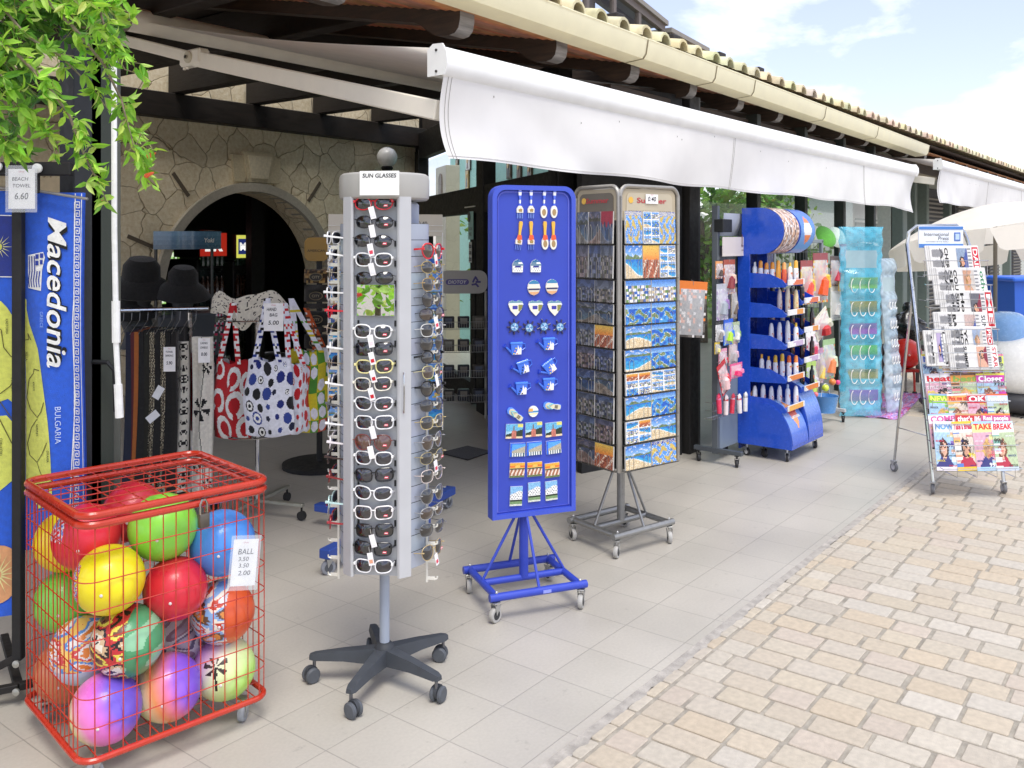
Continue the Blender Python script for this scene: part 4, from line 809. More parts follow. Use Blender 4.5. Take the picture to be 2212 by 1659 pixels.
# ---- sunglasses
def lensout(style, sx, n=26):
    cx_, w_, h_, pw, dr = dict(way=(.0345, .0275, .0215, 3.0, .12), oval=(.035, .0285, .0205, 2.2, 0), sq=(.035, .029, .0215, 3.8, .06), avi=(.034, .0275, .0255, 2.5, .28), cat=(.035, .0295, .021, 2.7, .2))[style]
    o = []
    for k in range(n):
        a = 2 * math.pi * k / n; c, s_ = math.cos(a), math.sin(a)
        x = w_ * math.copysign(abs(c) ** (2 / pw), c); z = h_ * math.copysign(abs(s_) ** (2 / pw), s_)
        x *= 1 - dr * max(0, -z / h_) * .8; z += .1 * x * (1 if style == 'cat' else .3)
        o.append((sx * (cx_ + x), z))
    return o
_proto = {}
def glasses(style, fcol, lcol, rim=.0021, tcol=None, tagc=None, fmat='gloss'):
    key = (style, fcol, lcol, rim, tcol, tagc)
    if key in _proto:
        return None, key
    t = thing('sunglasses', 'x', 'sunglasses'); fc = hx(fcol)
    b = MB()
    for sx in (-1, 1):
        o = [(x, .0025 * (abs(x) / .03) ** 2, z) for x, z in lensout(style, sx)]; b.tube(o, rim, fmat, fc, 6, True)
    b.tube([(-.0085, .001, .006), (-.003, -.002, .009), (.003, -.002, .009), (.0085, .001, .006)], max(rim, .0016), fmat, fc, 6); b.build('frame', t)
    for sx in (-1, 1):
        o = lensout(style, sx); b = MB(); ll = [(x, .0025 * (abs(x) / .03) ** 2 + .0005, z) for x, z in o]; c = Vector((sx * .0345, -.0052, 0)); n = len(ll); mid = [tuple(Vector(p).lerp(c, .4) + Vector((0, -.0012, 0))) for p in ll]
        b.add(ll + mid + [c], [(k, (k + 1) % n, n + (k + 1) % n, n + k) for k in range(n)] + [(n + k, n + (k + 1) % n, 2 * n) for k in range(n)], 'lens', hx(lcol))
        if sx > 0 and tagc != 'n': b.box((.043, -.0022, -.008), (.014, .0004, .008), 'print_', hx('d8455a')); b.box((.043, -.0026, -.008), (.01, .0004, .0025), 'print_', WH)
        b.build('lens', t, sharp=60)
        b = MB(); h_ = .0065 if rim > .0018 else .0022
        b.box((sx * .0645, .004, .008), (.007, .01, h_ * 1.3), fmat, fc, .001)
        v = []
        for y, z, hh in ((.006, .008, h_), (.03, .006, h_), (.075, .003, h_ * .7), (.1, -.012, h_ * .6)): v += [(sx * .0675, y, z - hh / 2), (sx * .0675, y, z + hh / 2), (sx * .0655, y, z + hh / 2), (sx * .0655, y, z - hh / 2)]
        fs = [(0, 1, 2, 3), (12, 15, 14, 13)]
        for q in range(3):
            for j in range(4): fs.append((q * 4 + j, q * 4 + (j + 1) % 4, q * 4 + 4 + (j + 1) % 4, q * 4 + 4 + j))
        b.add(v, fs, fmat, hx(tcol or fcol)); b.build('temple', t)
    if tagc not in (None, 'n'):
        b = MB(TM(-.004, -.009, -.02, 0, 0, -14 + 0)); b.box((0, 0, -.012), (.019, .0006, .042), 'paper', hx('f1eeee')); b.box((0, -.0006, -.02), (.012, .0004, .012), 'paper', hx(tagc)); b.tube([(0, 0, .01), (0, .003, .028)], .0005, 'fabric', WH, 4); b.build('price_tag', t)
    tree = {}
    def walk(o):
        tree[o] = kids(o)
        for x in tree[o]: walk(x)
    walk(t); _proto[key] = [t, tree, False]
    return t, key
def put_glasses(spec, loc, rz, lab, tilt=0, rx=0):
    t, key = glasses(*spec); rec = _proto[key]
    if not rec[2]:
        o = rec[0]; rec[2] = True; o.location = loc; o.rotation_euler = (R(rx), R(tilt), R(rz)); o['label'] = lab
    else: o, _ = dup(rec[0], loc, (R(rx), R(tilt), R(rz)), lab, None, rec[1])
    o['group'] = 'sunglasses on the grey tower'; return o
TWM = Matrix.Translation((TC.x, TC.y, 0)) @ Matrix.Rotation(R(TRZ), 4, 'Z')
FRN = [(440, 'oval', 'c8202c', '101013', .0024, None, 'e8e8ea', 'red-rimmed'), (480, 'oval', '1a1a1c', '0c0c0e', .0016, None, 'e8e8ea', 'thin black rimmed oval'), (520, 'oval', '26262a', '101013', .0013, None, 'd8455a', 'black wire rimmed oval'),
       (561, 'way', 'f4f4f4', '121216', .0026, None, 'e8e8ea', 'thick white rimmed'), (600, 'oval', '1c1c1e', '0d0d10', .0015, None, None, 'black oval'),
       (715, 'way', 'f4f4f2', '16161c', .0026, None, 'e8d8dc', 'white rimmed, just below the mirror'), (752, 'sq', '1b1b20', '15151c', .002, None, 'c81e2a', 'black half rimmed'), (790, 'way', 'efe6a0', '18181d', .0026, None, 'c81e2a', 'pale yellow rimmed'),
       (828, 'way', 'f1ecdb', '1a1a20', .0023, None, 'c81e2a', 'cream white rimmed'), (870, 'cat', 'f4f4f4', '1c1c24', .0024, None, None, 'white cat-eye'), (910, 'sq', 'f4f4f4', '26262c', .0024, None, 'efeff2', 'white square'),
       (953, 'avi', '7a3a34', '5a3a30', .0018, None, 'f2f2f2', 'brown tinted aviator'), (987, 'way', 'f4f4f4', '24222c', .0024, None, None, 'white rimmed with plum lenses'), (1023, 'sq', '141416', '2a2a33', .0026, None, None, 'black square'),
       (1062, 'cat', 'f4f4f4', '1f1e28', .0024, None, None, 'white cat-eye with dark lenses'), (1104, 'sq', 'f3efee', '2a2426', .0024, None, None, 'white pink-edged square'), (1142, 'sq', '1c1c1f', '141416', .0018, None, 'f2f2f4', 'black rimmed with a white diamond tag'),
       (1181, 'sq', '18181b', '17171b', .002, None, 'e0a080', 'black rimmed near the bottom'), (1219, 'way', 'f6f6f6', '1b1a22', .0024, None, None, 'lowest white rimmed')]
for i, (py, st_, fc, lc, rim, tc_, tg, nm) in enumerate(FRN):
    P = TWM @ Vector((-.004 + .003 * math.sin(i * 2.1), -.142, tz(py)))
    put_glasses((st_, fc, lc, rim, tc_, tg if tg else (None if i % 2 else 'n')), P, TRZ + rw.uniform(-3, 3), '%s sunglasses, %s on the tower front' % (nm, ORD[i] if i < 18 else 'last'), rw.uniform(-2.5, 2.5), rw.uniform(-6, 2))
LFT = [(514, 'f4f4f4'), (550, 'f4f4f4'), (590, 'a89c8c'), (632, 'e8e8e8'), (672, 'd02038'), (708, '9c8c78'), (748, 'f2f2f2'), (782, '8a7a68'), (824, 'f4f4f4'), (868, '55555a'), (910, 'f0f0f0'), (948, 'f0e8ea'), (980, '3a2422'), (1020, '8a2a2c'), (1076, 'c8e8e4'), (1118, 'a8303a')]
for i, (py, fc) in enumerate(LFT):
    P = TWM @ Vector((-.183, -.03, tz(py, 3.18))); nm = {'f4f4f4': 'white', 'a89c8c': 'tan', 'e8e8e8': 'pale grey', 'd02038': 'bright red', '9c8c78': 'sand coloured', 'f2f2f2': 'white', '8a7a68': 'brown', '55555a': 'charcoal', 'f0f0f0': 'white', 'f0e8ea': 'white and rose', '3a2422': 'dark brown', '8a2a2c': 'maroon', 'c8e8e4': 'mint white', 'a8303a': 'dark red'}[fc]
    put_glasses((('way', 'oval', 'cat')[i % 3], fc, '141418', .0024 if i not in (2, 5, 7) else .0013, None, 'e8e8ee' if i in (3, 14) else 'n'), P, TRZ - 90 + rw.uniform(-6, 6), '%s sunglasses seen side-on, %s down the tower\'s left side' % (nm, ORD[i]), rw.uniform(-2, 2), rw.uniform(-7, 2))
RGT = [(542, 'd0202c', .003, 'red'), (576, 'b8a060', .0012, 'gold wire'), (612, 'b0925c', .0012, 'amber wire'), (645, '2a2a2c', .0014, 'thin black'), (675, '3a3a3c', .0014, 'dark wire'), (708, 'd8d8d4', .0016, 'silver wire'), (738, '4a4a4c', .0014, 'grey wire'), (765, '1c1c20', .0024, 'black with round studs'), (797, 'c9c08a', .0016, 'pale gold'), (832, '202022', .0022, 'glossy black'), (868, '505054', .0014, 'steel wire'), (904, 'c8b47a', .0013, 'brass wire'), (945, '9a9a9c', .0014, 'nickel wire'), (978, 'a89a70', .0013, 'bronze wire'), (1016, 'd8c8c0', .0014, 'rose gold wire'), (1058, '88888a', .0014, 'dull silver'), (1094, 'a0a0a0', .0014, 'light silver'), (1130, '6c6c6e', .0014, 'gunmetal'), (1176, 'c0a878', .0014, 'yellow gold')]
for i, (py, fc, rim, nm) in enumerate(RGT):
    P = TWM @ Vector((.184, -.035, tz(py, 3.18)))
    put_glasses((('avi', 'oval', 'way')[i % 3], fc, '1c1c1e' if i % 4 else '3a2c22', rim, None, 'd8455a' if i in (0, 4, 13, 18) else ('f2f2f2' if i == 8 else 'n')), P, TRZ + 66 + rw.uniform(-6, 6), '%s sunglasses seen from the side, %s down the tower\'s right side' % (nm, ORD[i]), rw.uniform(-2, 2), rw.uniform(-7, 2))
# ---------------------------------------------------------------- blue magnet board
MBZ = A0 + 21.5; mo = FW * 3.895 + RT * .0505; BL_ = hx('3348b6')
mb_ = thing('magnet_board', 'tall royal blue metal board for souvenir magnets on a wheeled base', 'display board', (mo.x, mo.y, 0), MBZ)
xo = .034; bz0, bz1 = .372, 1.783; bw2 = .193
def rboard(w_, r, zb_, zt2, n=7):
    o = [(-w_, zb_), (w_, zb_)]
    for k in range(n + 1): a = R(90 * k / n); o.append((w_ - r + r * math.cos(a), zt2 - r + r * math.sin(a)))
    for k in range(n + 1): a = R(90 + 90 * k / n); o.append((-w_ + r + r * math.cos(a), zt2 - r + r * math.sin(a)))
    return [(x + xo, z) for x, z in o]
b = MB(); b.plate(rboard(bw2 - .012, .045, bz0 + .012, bz1 - .012), -.028, .01, 'satin', BL_); b.build('panel', mb_)
b = MB(); oo = rboard(bw2, .055, bz0, bz1); ii = rboard(bw2 - .02, .04, bz0 + .02, bz1 - .02); n = len(oo)
vs_ = [(x, -.043, z) for x, z in oo] + [(x, -.043, z) for x, z in ii] + [(x, .014, z) for x, z in oo] + [(x, -.0275, z) for x, z in ii]
b.add(vs_, [(k, (k + 1) % n, n + (k + 1) % n, n + k) for k in range(n)] + [(k, 2 * n + k, 2 * n + (k + 1) % n, (k + 1) % n) for k in range(n)] + [(n + k, n + (k + 1) % n, 3 * n + (k + 1) % n, 3 * n + k) for k in range(n)], 'satin', hx('3f56c6'))
ri = rboard(bw2 - .028, .038, bz0 + .028, bz1 - .028); b.tube([(x, -.029, z) for x, z in ri], .0035, 'satin', hx('6670d4'), 6, True)
b.build('rim', mb_)
def wheelbase(root, w_, d_, z, r, col, mat, polez, strutz, yaw=0, pr=.02):
    b = MB()
    for s_ in (-1, 1):
        b.tube([(-w_ / 2 - .03, s_ * d_ / 2, z), (w_ / 2 + .03, s_ * d_ / 2, z)], r, mat, col, 12); b.tube([(s_ * w_ / 2, -d_ / 2, z), (s_ * w_ / 2, d_ / 2, z)], r * .9, mat, col, 12)
    b.tube([(-w_ / 2, 0, z), (w_ / 2, 0, z)], r * .9, mat, col, 12)
    for sx in (-1, 1):
        for sy in (-1, 1): b.lathe([(.006, 0), (.006, .006), (.003, .009), (.001, .009)], 'metal', hx('c8c8c8'), 8, TM(sx * w_ / 2, sy * d_ / 2, z + r))
    b.build('base_frame', root)
    b = MB(); b.tube([(0, 0, z), (0, 0, polez)], pr, mat, col, 16); b.build('pole', root)
    for sx, sy in ((-.5, 0), (.5, 0), (0, -.5), (0, .5)):
        b = MB(); b.tube([(sx * w_, sy * d_, z + r * .8), (sx * w_ * .16, sy * d_ * .16, strutz)], .0065, mat, col, 8); b.build('strut', root)
    casters(root, [(-w_ / 2 - .005, -d_ / 2), (w_ / 2 + .005, -d_ / 2), (-w_ / 2 - .005, d_ / 2), (w_ / 2 + .005, d_ / 2)], .031, hx('b3b1ac'), hx('2e2f31'), h=z - r, yaw=30)
wheelbase(mb_, .375, .335, .1, .0165, BL_, 'satin', .40, .385)
b = MB(); b.box((.03, -.335 / 2 - .0172, .1), (.036, .001, .013), 'print_', hx('8f9af0')); b.build('label_plate', mb_)
MM = Matrix.Translation((mo.x, mo.y, 0)) @ Matrix.Rotation(R(MBZ), 4, 'Z'); MN = MM.to_3x3() @ Vector((0, -1, 0)); MP = MM @ Vector((0, -.0285, 0))
def onboard(px, py): return PL(px, py, MP, MN)
mk = 3.87 / F
def paintcard(b, w_, h_, th, fn, nx, nz, outline=None, mat='print_'):
    b.box((0, th / 2, 0), (w_, th, h_), mat, hx('e8e6e0')) if outline is None else b.plate(outline, 0, th, mat, hx('e4e0d4'))
    if outline is None: g_ = random.Random(nx * nz + int(w_ * 9999)); b.grid(lambda u, v: ((u - .5) * w_, -.0004, (.5 - v) * h_), nx, nz, mat, WH, lambda u, v: tuple(min(1, c * k_) for k_ in (g_.uniform(.72, 1.2),) for c in fn(u, v)))
    else: # keep only cells inside the outline
        def inside(x, z):
            c = False; j = len(outline) - 1
            for i in range(len(outline)):
                xi, zi = outline[i]; xj, zj = outline[j]
                if (zi > z) != (zj > z) and x < (xj - xi) * (z - zi) / (zj - zi) + xi: c = not c
                j = i
            return c
        vs_ = []; fs = []; cc = []
        for j in range(nz):
            for i in range(nx):
                x0_, x1_ = (i / nx - .5) * w_, ((i + 1) / nx - .5) * w_; z0_, z1_ = (.5 - j / nz) * h_, (.5 - (j + 1) / nz) * h_
                if inside((x0_ + x1_) / 2, (z0_ + z1_) / 2):
                    k = len(vs_); vs_ += [(x0_, -.0004, z0_), (x1_, -.0004, z0_), (x1_, -.0004, z1_), (x0_, -.0004, z1_)]; fs.append((k, k + 3, k + 2, k + 1)); cc.append(fn((i + .5) / nx, (j + .5) / nz))
        b.add(vs_, fs, mat, WH, cc)
    return b
def vn(x, y, s=0):
    return (math.sin(x * 3.1 + s * 1.7 + 2.1 * math.sin(y * 2.3 + s)) + math.sin(y * 4.3 + s * 2.9 + 1.7 * math.sin(x * 3.7 - s))) * .5
def scene(kind, s):
    q = random.Random(s * 13 + len(kind)); ph = q.uniform(0, 20); hz = q.uniform(.3, .5); hb = [q.uniform(-1, 1) for _ in range(8)]
    SK, SK2, SEA, SEA2, SAND, GRN, WHT = [hx(c) for c in ('3a7fd8', '9cc8f0', '1f6fc8', '3fb4dc', 'e8d8b0', '4a7a3a', 'f2f0ea')]
    def lp(a, c, t): t = max(0, min(1, t)); return tuple(a[k] * (1 - t) + c[k] * t for k in range(3))
    def sea(u, v):
        if v < hz:
            if v > hz - .1 - .06 * vn(u * 4, 0, ph): return lp(GRN, hx('8a8a78'), .5 + .5 * vn(u * 9, v * 9, ph))
            c = lp(SK, SK2, v / hz); return lp(c, WHT, .7) if vn(u * 5, v * 9, ph) > .55 else c
        cz = .75 + .2 * math.sin(u * 3 + ph)
        if v > cz: return lp(SAND, WHT if vn(u * 30, v * 30, ph) > .5 else hx('c8a070'), .4 + .4 * vn(u * 22, v * 14, ph))
        c = lp(SEA, SEA2, (v - hz) / (cz - hz) + .3 * vn(u * 6, v * 8, ph)); return WHT if (cz - v) < .035 else c
    def isl(u, v):
        d = vn(u * 3.4, v * 3.2, ph) + .3 * vn(u * 9, v * 8, ph)
        if v < .22: return lp(SK, SK2, v * 4)
        if d > .38: return lp(GRN, hx('9a9a78'), .5 + .9 * vn(u * 14, v * 14, ph))
        if d > .28: return hx('efe6cf')
        return lp(hx('1f5cc0'), hx('58b8e8'), .5 + d)
    def vil(u, v):
        if v < hz * .8: return lp(SK, SK2, v * 2)
        k = int(u * 9) + int(v * 8) * 3; r_ = math.sin(k * 7.3 + ph)
        if r_ > .1: return WHT if math.sin(k * 3 + u * 60) > -.6 else hx('3a5a9a')
        return hx(('c8b898', '6a8a4a', '9a8a78', '3868b8')[k % 4])
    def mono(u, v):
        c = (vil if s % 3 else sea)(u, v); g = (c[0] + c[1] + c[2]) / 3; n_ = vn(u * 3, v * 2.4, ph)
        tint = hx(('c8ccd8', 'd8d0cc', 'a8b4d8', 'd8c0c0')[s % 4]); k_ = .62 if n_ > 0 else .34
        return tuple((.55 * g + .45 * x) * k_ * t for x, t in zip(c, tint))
    def sunset(u, v): 
        return lp(hx('f8d060'), hx('e87830'), v * 2) if v < .45 else (hx('b86848') if vn(u * 12, v * 12, ph) > 0 else hx(('f0e0c8', '7a3a2a', 'a85a3a')[int(u * 7 + v * 5) % 3]))
    base = dict(sea=sea, isl=isl, vil=vil, mono=mono, sunset=sunset)
    if kind == 'multi':
        nx, ny = 2, 3 + s % 2; ks = [q.choice(('sea', 'isl', 'vil', 'sea', 'vil', 'sea', 'sunset')) for _ in range(nx * ny)]; subs = [scene(k_, s * 5 + i) for i, k_ in enumerate(ks)]
        def mul(u, v):
            a, c = u * nx, v * ny; fu, fv = a % 1, c % 1
            if fu < .06 or fu > .96 or fv < .07 or fv > .95: return WHT
            return subs[min(nx * ny - 1, int(a) + nx * int(c))](fu, fv)
        return mul
    if kind == 'map':
        def mp_(u, v):
            d = vn(u * 5, v * 4, ph)
            if v < .14: return hx('f0e8c0') if vn(u * 30, v * 40, 1) > 0 else hx('2a50b8')
            return lp(hx('c8c86a'), hx('d8a050'), .5 + vn(u * 20, v * 20, ph)) if d > .1 else (hx('5a9ae8') if vn(u * 18, v * 16, 3) < .6 else hx('e8f0f8'))
        return mp_
    if kind == 'red':
        return lambda u, v: hx('9a2038') if v < .4 + .1 * vn(u * 6, 0, ph) else mono(u, v)
    return base[kind]
GM = 'souvenir magnets on the blue board'
def magnet(name, lab, cat, px, py, b, tilt=0, dy=.0):
    P = onboard(px, py) + MN * dy; o = b.build(name, None, P, MBZ); o.rotation_euler.y = R(tilt); tag(o, lab, cat, GM)
    if not name.startswith(('fork', 'spoon')): o.scale = (1.24, 1, 1.24)
    return o
def cutlery(kind, style, px, py0, py1, lab, tilt=0):
    L_ = (py1 - py0) * mk * .97; b = MB(); hc = hx('eef0f4') if style == 'b' else hx('f2b83a'); hc2 = hx('4a6ae0') if style == 'b' else hx('f2b83a')
    zt2 = L_ / 2
    prof = [(0, .0042), (.03, .0065), (.08, .007), (.2, .0055), (.35, .0035), (.48, .003), (.56, .006)] if style == 'b' else [(0, .004), (.02, .0068), (.1, .008), (.3, .0055), (.48, .005), (.56, .0075)]
    for i in range(len(prof) - 1):
        (a, ra), (c, rc) = prof[i], prof[i + 1]; col = (hc if i % 2 == 0 else hc2) if style == 'b' else hc
        b.plate([(-ra, zt2 - a * L_), (-rc, zt2 - c * L_), (rc, zt2 - c * L_), (ra, zt2 - a * L_)], -.009, 0, 'gloss', col)
    hw = .0145; zc = zt2 - .56 * L_
    if kind == 'fork':
        b.plate([(-.006, zc), (-hw, zc - .1 * L_), (-hw, zc - .24 * L_), (hw, zc - .24 * L_), (hw, zc - .1 * L_), (.006, zc)], -.009, 0, 'gloss', hx('f0ead8') if style == 'b' else hx('f0e4d8'))
        b.plate([(-.008, zc - .13 * L_), (-.006, zc - .2 * L_), (.008, zc - .21 * L_), (.01, zc - .12 * L_), (.002, zc - .09 * L_)], -.0098, -.009, 'gloss', hx('a88a4a'))
        for k in range(4): x = -hw + .003 + k * (2 * hw - .006) / 3; b.box((x, -.0045, zc - .34 * L_), (.0035, .006, .2 * L_), 'gloss', hx('7f9ae8') if style == 'b' else hx('6a84d8'), .001)
    else:
        el = [(.0155 * math.cos(R(a)), zc - .21 * L_ + .22 * L_ * math.sin(R(a))) for a in range(0, 360, 15)]; b.plate(el, -.009, 0, 'gloss', hx('f0ecdc')); b.plate([(x * .6, (z - zc + .21 * L_) * .55 + zc - .23 * L_) for x, z in el], -.0098, -.009, 'gloss', hx('a88a5a'))
    if style == 'o': b.plate([(-.0085, zc + .01), (-.012, zc - .07 * L_), (-.004, zc - .11 * L_), (.006, zc - .08 * L_), (.012, zc - .07 * L_), (.0085, zc + .01)], -.0105, -.0098, 'gloss', hx('ee5a22'))
    magnet(kind + '_magnet', lab, 'magnet', px, (py0 + py1) / 2, b, tilt)
for kind, px, w_ in (('fork', 1122, 'first'), ('fork', 1146, 'second')): cutlery(kind, 'b', px, 409, 473, '%s blue-handled fork magnet from the left, top row of the blue board' % w_)
for kind, px, w_ in (('spoon', 1174, 'left'), ('spoon', 1196, 'right')): cutlery(kind, 'b', px, 409, 473, '%s blue-handled spoon magnet, top row of the blue board' % w_, 2)
for kind, px, w_, ti in (('fork', 1121, 'tilted left', 7), ('fork', 1146, 'upright right', 0)): cutlery(kind, 'o', px, 477, 541, '%s orange-handled fork magnet, second row of the board' % w_, ti)
for kind, px, w_ in (('spoon', 1176, 'left'), ('spoon', 1194, 'right')): cutlery(kind, 'o', px, 477, 541, '%s orange-handled spoon magnet, second row of the board' % w_)
def shape(name, lab, px, py, w_, h_, outline, fn, tilt=0, n=18): 
    b = MB(); paintcard(b, w_, h_, .007, fn, n, n, outline); magnet(name, lab, 'magnet', px, py, b, tilt, .0075)
HS = lambda u, v: hx('2a6a9c') if v < .2 else (WH if (u > .55 and v < .32) else (hx('6a8aa0') if v < .42 else (hx('2a2f8a') if .42 < v < .55 and .3 < u < .8 else (BK if (math.sin(u * 31) * math.sin(v * 27) > .62) else WH))))
mug = [(-.019, -.018), (.015, -.02), (.019, -.016), (.02, .008), (.012, .02), (0, .026), (-.012, .02), (-.019, .008)]
for px, w_ in ((1117, 'left'), (1156, 'right')): shape('house_magnet', '%s of the two white house magnets with blue domed tops' % w_, px, 576, .042, .056, mug, HS)
el = [(.023 * math.cos(R(a)), .026 * math.sin(R(a))) for a in range(0, 360, 15)]
SC = scene('vil', 5)
OV = lambda u, v: hx('3a84b0') if v < .3 else (hx('f0e8d8') if v < .55 else (hx('2a3058') if .55 < v < .64 else (hx('d8d0c0') if v < .8 else hx('e0a878'))))
for px, py, w_ in ((1152, 621, 'left'), (1191, 619, 'right')): shape('oval_magnet', '%s oval magnet painted with a harbour, below the house magnets' % w_, px, py, .048, .054, el, OV)
ht = [(0, -.028), (.02, -.008), (.027, .01), (.024, .02), (.012, .024), (0, .02), (-.012, .024), (-.024, .02), (-.027, .01), (-.02, -.008)]
HF = lambda u, v: hx('6a98a8') if v < .24 else (hx('eaf0f0') if v < .34 else (hx('8a8a4a') if u > .65 and v < .7 else (hx('3a3aa0') if .4 < v < .6 and .3 < u < .62 else hx('f0ecd8'))))
for px, w_ in ((1113, 'left'), (1156, 'middle'), (1197, 'right')): shape('heart_magnet', '%s of the three heart-shaped village magnets in one row' % w_, px, 664, .056, .056, ht, HF)
for k, (px, py) in enumerate(((1110, 706), (1142, 708), (1174, 705), (1208, 706))):
    b = MB()
    for j in range(8): a = R(45 * j + k * 9); b.box((.021 * math.cos(a), -.004, .021 * math.sin(a)), (.012, .005, .005), 'gloss', hx('3a3450'), .001, Matrix.Rotation(-a, 4, 'Y'))
    c_ = [(.0165 * math.cos(R(a)), .0165 * math.sin(R(a))) for a in range(0, 360, 20)]; b.plate(c_, -.008, 0, 'gloss', hx('3a4a80'))
    b.plate([(x * .8, z * .8) for x, z in c_], -.0095, -.008, 'gloss', hx('7ab0d8'))
    for j in range(6): a = R(60 * j + 15); b.box((.007 * math.cos(a), -.0102, .007 * math.sin(a)), (.011, .0012, .0018), 'gloss', hx('e8f4ff' if j % 2 else '2a5aa8'), 0, Matrix.Rotation(-a, 4, 'Y'))
    magnet('wheel_magnet', "%s ship's wheel magnet from the left in the row of four" % ('first', 'second', 'third', 'fourth')[k], 'magnet', px, py, b)
for k, (px, py, ti, lab) in enumerate(((1114, 752, 0, 'blue watering can magnet, left of the upper pair'), (1184, 742, 0, 'blue watering can magnet, right of the upper pair'), (1129, 792, -14, 'blue watering can magnet with black dotted print, left of the middle pair'),
        (1186, 792, -34, 'blue watering can magnet leaning far over, right of the middle pair'), (1125, 838, 0, 'blue watering can magnet with black flowers, left of the lower pair'), (1184, 829, 0, 'blue watering can magnet with yellow print, right of the lower pair'))):
    b = MB(); c = hx('3f74e0'); w_, h_ = .022, .022
    b.plate([(-w_ * .8, -h_), (w_ * .8, -h_), (w_, h_), (-w_, h_)], -.012, 0, 'gloss', c); b.box((0, -.007, h_ * .8), (w_ * 2.1, .014, .008), 'gloss', hx('4a86f0'), .002)
    b.tube([(-w_ * .7, -.005, -h_ * .7), (-w_ * 1.7, -.005, h_ * .25)], [.005, .003], 'gloss', c, 8); b.lathe([(.004, 0), (.009, .007), (.001, .008)], 'gloss', hx('2f4cc8'), 10, TM(-w_ * 1.72, -.005, h_ * .27, 0, 0, -48))
    b.tube([(w_ * .85, -.005, h_ * .7), (w_ * 1.5, -.005, h_ * .65), (w_ * 1.55, -.005, 0), (w_ * .85, -.005, -h_ * .4)], .0018, 'gloss', c, 6)
    b.plate([(-w_ * .3, -h_ * .95), (w_ * .75, -h_ * .95), (w_ * .8, 0), (w_ * .55, h_ * .2), (w_ * .45, -h_ * .2), (w_ * .2, h_ * .5), (w_ * .1, -h_ * .3)], -.0132, -.012, 'gloss', hx('f4f0ea'))
    for j in range(4): b.box((-w_ * .5 + j * .004, -.0138, -h_ * .8 + (j % 3) * .009), (.005, .001, .004), 'gloss', BK if k in (2, 4) else hx(('e8d040', 'e89a90')[j % 2]))
    magnet('watering_can_magnet', lab, 'magnet', px, py, b, ti)
for px, py, ti, w_ in ((1112, 895, -52, 'steeply tilted'), (1192, 877, -80, 'nearly level')):
    sl_ = [(0, -.034), (.009, -.032), (.011, -.02), (.009, -.005), (.013, .012), (.013, .025), (.006, .034), (-.005, .034), (-.013, .026), (-.013, .012), (-.009, -.005), (-.011, -.02), (-.009, -.032)][::-1]
    b = MB(); b.plate(sl_[::-1], -.007, 0, 'gloss', hx('5a90f0')); b.plate([(x * .82, z * .86 - .002) for x, z in sl_[::-1]], -.009, -.007, 'gloss', hx('e0d8b8')); b.tube([(-.01, -.009, .0), (-.004, -.015, .014), (0, -.013, .022), (.004, -.015, .014), (.01, -.009, .0)], .0018, 'gloss', hx('7ad0e0'), 6)
    for j in range(3): b.box((-.004 + j * .004, -.0095, -.014), (.0022, .001, .012), 'gloss', hx('3a3020'))
    magnet('sandal_magnet', '%s beach sandal magnet beside the small round magnet' % w_, 'magnet', px, py, b, ti)
shape('round_magnet', 'small round white magnet with a beach scene, between the two sandals', 1151, 888, .036, .038, [(.018 * math.cos(R(a)), .019 * math.sin(R(a))) for a in range(0, 360, 20)], lambda u, v: hx('e8b060') if (v < .5 and u < .45 and v > .2) else (hx('4a90c0') if .45 < v < .6 else (hx('e8e0a0') if .66 < v < .78 else WH)))
MILL = lambda u, v: (hx('c87868') if (.34 < u < .62 and v > .45) else (hx('7a6a5a') if abs(u - .46) < .05 and v > .12 else (hx('2a3a2a') if v > .72 - .35 * u and v < .86 else (hx('f2d8b0') if v > .84 else (hx('e8e078') if v < .25 and u > .7 else (hx('6ab8e0') if v < .5 else hx('a8d8ee')))))))
HILL = lambda u, v: (hx('2a6ae8') if u < .12 or v < .1 else (hx('5aa8f0') if v < .62 - .38 * u else (hx('b8b09a') if v < .72 else (WH if math.sin(u * 40) > 0 else hx('4a6a78')))))
SUN = scene('sunset', 3)
SUNP = lambda u, v: (hx('f0b040') if v < .18 else (hx('e87a30') if v < .3 and math.sin(u * 9) > 0 else (hx('f0c060') if v < .36 else (hx('4a5a4a') if v < .46 else (hx('a86a4a') if math.sin(u * 25 + v * 9) > -.2 else hx('f0e0d0'))))))if v < .88 else hx('6a7a4a')
CHUR = lambda u, v: (hx('8ac0ea') if v < .22 + .25 * abs(u - .75) else ((WH if math.sin(u * 30) * math.sin(v * 33) > -.5 else hx('3a4a5a')) if v < .66 else (hx('2a3a28') if v < .78 else (hx('7a9a6a') if v < .9 else hx('d8dcd0')))))
for row, (ys, xs_, w_, h_, fn, nm) in enumerate((((931, 927, 927), (1110, 1152, 1195), .062, .049, MILL, 'windmill'), ((971, 968, 965), (1117, 1153, 1195), .056, .046, HILL, 'blue hillside'), ((1015, 1013, 1015), (1116, 1154, 1192), .055, .05, SUNP, 'orange sunset'), ((1071, 1062, 1059), (1114, 1153, 1190), .045, .066, CHUR, 'white church'))):
    for k in range(3):
        b = MB(); paintcard(b, w_, h_, .006, fn, 26, 22); magnet('picture_magnet', '%s of the three %s picture magnets in their row on the board' % (('left', 'middle', 'right')[k], nm), 'magnet', xs_[k], ys[k], b, (3, 0, -2)[k], .0065)
